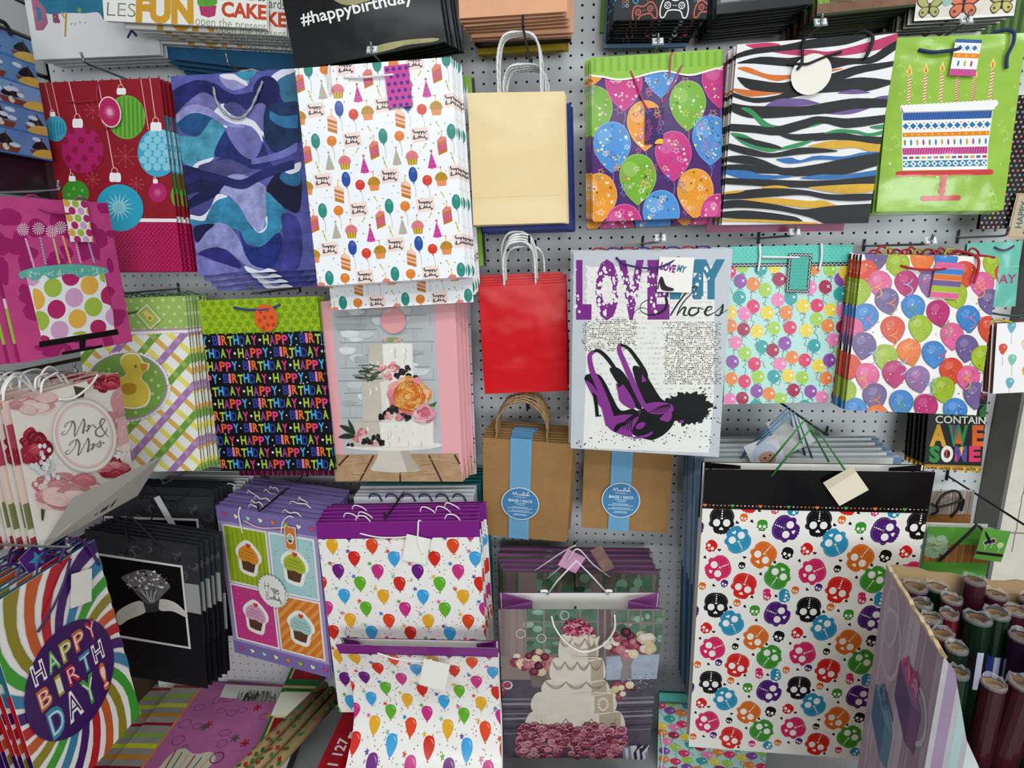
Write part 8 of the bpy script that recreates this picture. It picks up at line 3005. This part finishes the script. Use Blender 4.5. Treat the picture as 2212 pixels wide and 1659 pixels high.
    for k in range(23):
        y = -D * k / 22
        z = H + rr.uniform(-.001, .005)
        V += [(-.0008, y, H - .004), (-.0012, y, z), (.005, y, z), (.005, y, H - .004)]
    for k in range(22):
        a = k * 4
        for i in range(3):
            F.append((a + i, a + 4 + i, a + 5 + i, a + 1 + i))
    obj('torn_rim', mesh_from('torn_rim', V, F), root, mat('torn_paper', '#cdb994', .9, bump=.5, bscale=200))
    return root


CR = carton()
film = mat('clear_film', '#f2f6f8', .12, spec=.9, alpha=.13)


def roll(x, y, ztop, r, col, lean, label, core='#a08358', sticker=None):
    root = empty('wrapping_roll', (x, y, ztop), lean)
    tagit(root, label, 'wrapping roll', 'wrapping rolls in the carton')
    Lh = .5
    n = 18
    V, F = [], []
    rings = [(r, -Lh), (r, 0), (r * .80, 0), (r * .74, 0), (r * .70, -.05), (r * .70, -.2)]
    for rad, z in rings:
        V += [(rad * math.cos(2 * math.pi * k / n), rad * math.sin(2 * math.pi * k / n), z) for k in range(n)]
    def ringf(i):
        return [(i * n + k, i * n + (k + 1) % n, (i + 1) * n + (k + 1) % n, (i + 1) * n + k) for k in range(n)]
    obj('paper', mesh_from('paper', V, ringf(0) + ringf(1), smooth=False), root, mat('roll_paper_' + col, col, .22, coat=.4, bump=.15, bscale=60))
    me = mesh_from('core', V[2 * n:], [tuple(i for i in q) for q in ringf(0) + ringf(1) + ringf(2)])
    obj('core', me, root, mat('roll_core_' + core, core, .8))
    # clear film gathered at the top
    q = random.Random(int(x * 9999) + int(y * 7777))
    V, F = [], []
    for i, (rad, z) in enumerate(((r * 1.02, -.003), (r * 1.04, .001), (r * 1.0, .006), (r * .80, .004))):
        for k in range(n):
            rr_ = rad * (1 + (q.uniform(-.05, .05) if i > 1 else 0))
            V.append((rr_ * math.cos(2 * math.pi * k / n), rr_ * math.sin(2 * math.pi * k / n), z + (q.uniform(-.003, .004) if i > 1 else 0)))
    F = [(i * n + k, i * n + (k + 1) % n, (i + 1) * n + (k + 1) % n, (i + 1) * n + k) for i in range(3) for k in range(n)]
    obj('film', mesh_from('film', V, F), root, film)
    if sticker:
        V, F, Cc = [], [], []
        z0, z1 = sticker[1], sticker[2]
        for k in range(9):
            a = math.radians(-150 + k * 14)
            for z in (z0, z1):
                V.append((r * 1.012 * math.cos(a), r * 1.012 * math.sin(a), z))
        for k in range(8):
            F.append((k * 2, k * 2 + 2, k * 2 + 3, k * 2 + 1))
            Cc.append(sticker[0] if k not in (3, 4) else '#c9cfe0')
        obj('sticker', mesh_from('sticker', V, F, Cc), root, print_mat('gloss'))
    return root
RO = [(.037, -.034, .868, .019, 'b', 0, 0), (.074, -.024, .868, .0175, 'g', 0, 0), (.128, -.022, .89, .0165, 'b', .03, 0), (.162, -.022, .868, .0160, 'b', 0, 0), (.083, -.059, .868, .0155, 'b', 0, 0),
      (.036, -.073, .858, .0155, 'g', 0, 0), (.070, -.089, .855, .0135, 'r', 0, 0), (.040, -.104, .852, .0150, 'g', 0, 0), (.017, -.127, .852, .0130, 'b', 0, 0), (.046, -.136, .846, .0155, 'r', 0, 0),
      (.053, -.168, .846, .0150, 'g', 0, 0), (.109, -.092, .858, .0195, 'g', 0, 0), (.145, -.068, .858, .0185, 'g', 0, 0), (.180, -.050, .858, .0165, 'b', 0, 0), (.213, -.024, .868, .0180, 'b', 0, 0),
      (.045, -.200, .825, .0150, 'g', 0, 0), (.086, -.212, .825, .0160, 'b', .0, .08), (.130, -.200, .825, .0215, 'b', .0, .22), (.222, -.062, .858, .0195, 'p', 0, 0), (.185, -.145, .846, .0205, 'g', 0, .2), (.170, -.098, .84, .018, 'p', 0, 0), (.215, -.105, .85, .018, 'b', 0, 0), (.012, -.055, .845, .011, 'r', 0, 0)]
DESC = ['in the back corner', 'second along the back', 'tall one against the back', 'short one at the back', 'behind the red one', 'along the left side', 'small red one in the middle', 'fourth along the printed side', 'thin one by the printed side', 'red one near the cut front', 'dark one near the cut front', 'tall green one in the middle', 'green one beside the tall green one', 'burgundy one behind the green pair', 'at the back by the frame edge', 'in the front corner of the carton', 'short leaning one at the front', 'thick leaning one at the front with crumpled film', 'blue stickered one at the far side', 'dark green leaning one at the front', 'blue stickered one behind the leaning ones', 'burgundy one at the far side', 'thin red one by the printed side']
ca_, sa_ = math.cos(-.20), math.sin(-.20)
RC = {'b': ('#3a1420', 'burgundy'), 'g': ('#10241a', 'dark green'), 'r': ('#5a1420', 'red'), 'p': ('#2a1830', 'plum')}
for k, (lx, ly, z, r, c, l1, l2) in enumerate(RO):
    x, y = .567 + lx * ca_ - ly * sa_, -.42 + lx * sa_ + ly * ca_
    roll(x, y, z, r, RC[c][0], (-.02, l2 * .6 - .02, 0), RC[c][1] + ' wrapping paper roll in the carton, ' + DESC[k].replace('left side', 'printed side'), core=('#8f7350', '#9c8058', '#7d5f48')[k % 3],
         sticker=('#2f3f86', -.16, -.07) if k in (12, 18, 20) else ('#1c1a20', -.12, -.05) if k in (2, 11) else None)

# ------------------------------------------------------------------ wine bags beside the pillar
P = POSE['wine1']
A = Art(P[2], P[3], '#8d8078', .2)
rr = random.Random(3)
for k in range(16):
    x = rr.uniform(0, 98)
    A.rect(x, 0, x + rr.uniform(1, 4), 62, rr.choice(['#6f635c', '#a3968c', '#5f544e', '#b3a79c']), .15)
A.rect(0, 62, 100, 110, '#8a5a2c', .3)
for k in range(8):
    A.rect(rr.uniform(0, 98), 62, rr.uniform(0, 98), 64, '#6a4420')
A.rect(0, 110, 100, A.H, '#5a9a3a', .12)
A.ell(10, 118, 22, 9, '#2f7a3a', n=14)
b = bag('gift_bag', P, A, 'wood grain and green wine gift bag hanging by the pillar, rear one', finish='satin', bands=((1.0, '#d9d6cc'),))
wb = b
P = POSE['wine2']
A = Art(P[2], P[3], '#5a9a3a', .12)
A.rect(0, 30, 100, 62, '#8a5a2c', .3)
for k in range(20):
    x = rr.uniform(0, 96)
    A.rect(x, 30, x + rr.uniform(.6, 2), 62, rr.choice(['#6a4420', '#a3743c', '#74501f']), .2)
for k in range(18):
    A.ell(4 + rr.uniform(0, 26), 16 + rr.uniform(0, 40), 8, 6, rr.choice(['#8fb08a', '#a3bf9c', '#7a9f7a']), n=10)
A.line([(22, 60), (30, 84), (34, 100)], 5, '#1f6a34', smooth=3)
A.rect(0, 62, 100, A.H, '#4f8f34', .1)
b = bag('gift_bag', P, A, 'green wine gift bag with a wooden band hanging by the pillar, front one', finish='satin', bands=((1.0, '#e3e0d8'),), t=.02)
w2 = b
T = Art(.055, .072, '#5f9f40', .06)
for x, y, c in ((26, 58, '#2f3350'), (48, 48, '#5a1a2c'), (78, 62, '#cfc78a')):
    T.ell(x, y, 11, 12, '#dfe3c8', n=14); T.ell(x, y, 8.5, 9.5, c, n=14)
    T.line([(x, y + 11), (x, y + 30)], 2, '#dfe3c8')
T.rect(0, 98, 100, 110, '#1f1a1c')
tag_plate(b, 84, 18, 0, T, rot=6, out=.03)
bkc = '#121214'
cord(b, [(24, 58, .004), (36, 30, .014), (52, 2, .02), (60, -12, .024), (72, 0, .028), (80, 14, .03)], .003, bkc)
cord(b, [(58, -14, .022), (70, -4, .028), (78, 10, .032)], .0026, bkc)
cord(wb, [(5, 60, .004), (12, 48, .012), (8, 25, .014), (20, 0, .016), (42, -10, .02), (60, 8, .014), (62, 40, .008), (52, 68, .003)], .0028, bkc)
cord(wb, [(0, 30, .006), (12, 36, .012), (45, 24, .016), (68, 16, .012), (72, 50, .004)], .0028, bkc)
hook(.922, .905, .31, 'long wire peg hook holding the wine gift bags', m=dark_metal, drop=.01)

# ------------------------------------------------------------------ hooks of the stacks, named by what they hold
HK = [('ornament', .5, .03, 'peg hook of the red ornament bags'), ('wave', .5, .012, 'peg hook of the blue wave bags'), ('polka', .52, .012, 'peg hook of the white party bags'), ('stars', .5, .012, 'peg hook of the purple balloon bags'),
      ('zebra', .5, .014, 'peg hook of the zebra bags'), ('greencake', .5, .014, 'peg hook of the green cake bags'), ('duck', .5, .012, 'peg hook of the duckling bags'), ('happy', .5, .012, 'peg hook of the black birthday bags'),
      ('wedding', .5, .02, 'peg hook of the wedding cake bags'), ('shoes', .55, .016, 'peg hook of the silver shoe bags'), ('tealballoon', .5, .02, 'peg hook of the mint balloon bags'), ('whiteballoon', .45, .022, 'peg hook of the watercolour balloon bags'),
      ('cupcake', .5, .012, 'peg hook of the cupcake bags'), ('starsballoon', .45, .016, 'peg hook of the purple top balloon bags'), ('ring2', .6, .02, 'peg hook of the black ring bags'), ('awesome', .5, .01, 'peg hook of the awesome bags'),
      ('tealday', .6, .012, 'peg hook of the small teal bag'), ('smallballoon', .3, .012, 'peg hook of the small balloon bags'), ('kraft2', .4, .01, 'peg hook of the kraft bags under the shoe bag')]
for nm, fx, up, lab in HK:
    p = POSE[nm]
    M = Euler(p[1]).to_matrix()
    top = Vector(p[0]) + M @ Vector(((fx - .5) * p[2], 0, p[3] + up))
    hook(top.x, top.z, -top.y + .012, lab, holder=nm in ('polka', 'stars', 'zebra', 'greencake', 'shoes', 'tealballoon', 'whiteballoon'), m=dark_metal if nm in ('cupcake', 'starsballoon') else None)
for nm, up, lab in (('cream', .103, 'dark peg hook of the cream paper bags'), ('red', .082, 'dark peg hook of the red paper bags'), ('kraft1', .062, 'peg hook of the kraft paper bags')):
    p = POSE[nm]
    hook(p[0][0] + .012, p[0][2] + p[3] + up, -p[0][1] + .02, lab, m=dark_metal, tip=.02)
for nm, lab in (('day', 'peg hook of the white Day bags'), ('fun', 'peg hook of the FUN bags'), ('hash', 'peg hook of the hashtag bags'), ('peach', 'peg hook of the peach bags'), ('game', 'peg hook of the controller bags'), ('greyphoto', 'peg hook of the grey photo bags'), ('tree', 'peg hook of the tree photo bags'), ('butterfly', 'peg hook of the butterfly bags')):
    p = POSE[nm]
    hook(p[0][0], p[0][2] + p[3] + .01, -p[0][1] + .01, lab)
# skull bag hook, strings and tag
HX, HZ = .44, 1.135
hook(HX, HZ, .40, 'dark wire peg hook above the skull bag', m=dark_metal, tip=.016)
Mi = sk.matrix_basis.inverted()
def wcord(root, pts, r, col, name='handle'):
    Mi = root.matrix_basis.inverted()
    me = tube_mesh('handle_cord', [Mi @ Vector(p) for p in pts], r, n=6, smooth_pts=1)
    return obj(name, me, root, mat('cord_' + col, col, .6, bump=.4, bscale=900))
def wpt(root, x, y, out):
    return root.matrix_basis @ Vector(L(root, x, y, out))
hp = Vector((HX, -.355, HZ + .003))
wcord(sk, [wpt(sk, 30, 3, .002), hp, wpt(sk, 66, 5.5, .004)], .0024, '#3f9a4a')
wcord(sk, [wpt(sk, 32, -1, -.034), hp + Vector((0, .04, 0)), wpt(sk, 58, -1, -.034)], .0024, '#3f9a4a')
T = Art(.062, .062, '#e6dcc4', .02)
T.put([[(0, 0), (100, 0), (100, 24), (0, 30)]], '#d2c6ae')
tag_plate(sk, 62, 6.5, 0, T, rot=-36, out=.012)
for k in range(3):
    q = hp + Vector((0, .09 + .02 * k, 0))
    wcord(baby, [wpt(baby, 22 + 2 * k, 1, -.004 - .018 * k), q, wpt(baby, 58 - 2 * k, 1, -.004 - .018 * k)], .0026, '#6f9dbd')
T = Art(.07, .07, '#c9ccd0', .03)
T.blob([(14, 60), (20, 26), (50, 12), (80, 30), (86, 62), (50, 50)], '#b3bccb')
T.blob([(26, 60), (36, 46), (62, 46), (76, 60), (70, 84), (50, 92), (32, 82)], '#b98a78')
T.ell(44, 62, 4, 3, '#3a2c2a', n=8); T.ell(62, 60, 4, 3, '#3a2c2a', n=8); T.ell(54, 78, 6, 3, '#8a4a48', n=8)
tag_plate(baby, 33, -4, 0, T, rot=-24, out=.02)
T = Art(.07, .09, '#c4c3be', .03)
tag_plate(baby, 46, -14, 0, T, rot=-30, out=.0)
# wedding photo bag hook
hook(-.006, .672, .31, 'wire peg hook above the open wedding cake bag', m=dark_metal, tip=.02)
# side wall hooks
side_hook(-.62, .975, .44, 'wire hook of the rainbow swirl bags on the slatwall')
side_hook(-.50, 1.262, .40, 'wire hook of the floral wedding bags on the slatwall')
side_hook(-.42, 1.592, .36, 'wire hook of the pink cake bags on the slatwall')
side_hook(-.36, 1.935, .21, 'wire hook of the pirate packs on the slatwall')
# green bags behind the white party bags
P = POSE['polka']
for k, (c, lab) in enumerate((('#7fa83c', 'lime green gift bag edge showing behind the white party bags'), ('#2f3a24', 'dark green gift bag edge showing behind the lime green one'))):
    A = Art(P[2], P[3] * .95, c, .1)
    bag('gift_bag', ((P[0][0] + .018 + .004 * k, P[0][1] + .12 + .014 * k, P[0][2] + .02), P[1], P[2], P[3] * .95), A, lab, finish='satin', bands=((1.0, spec(c, -.2)),))
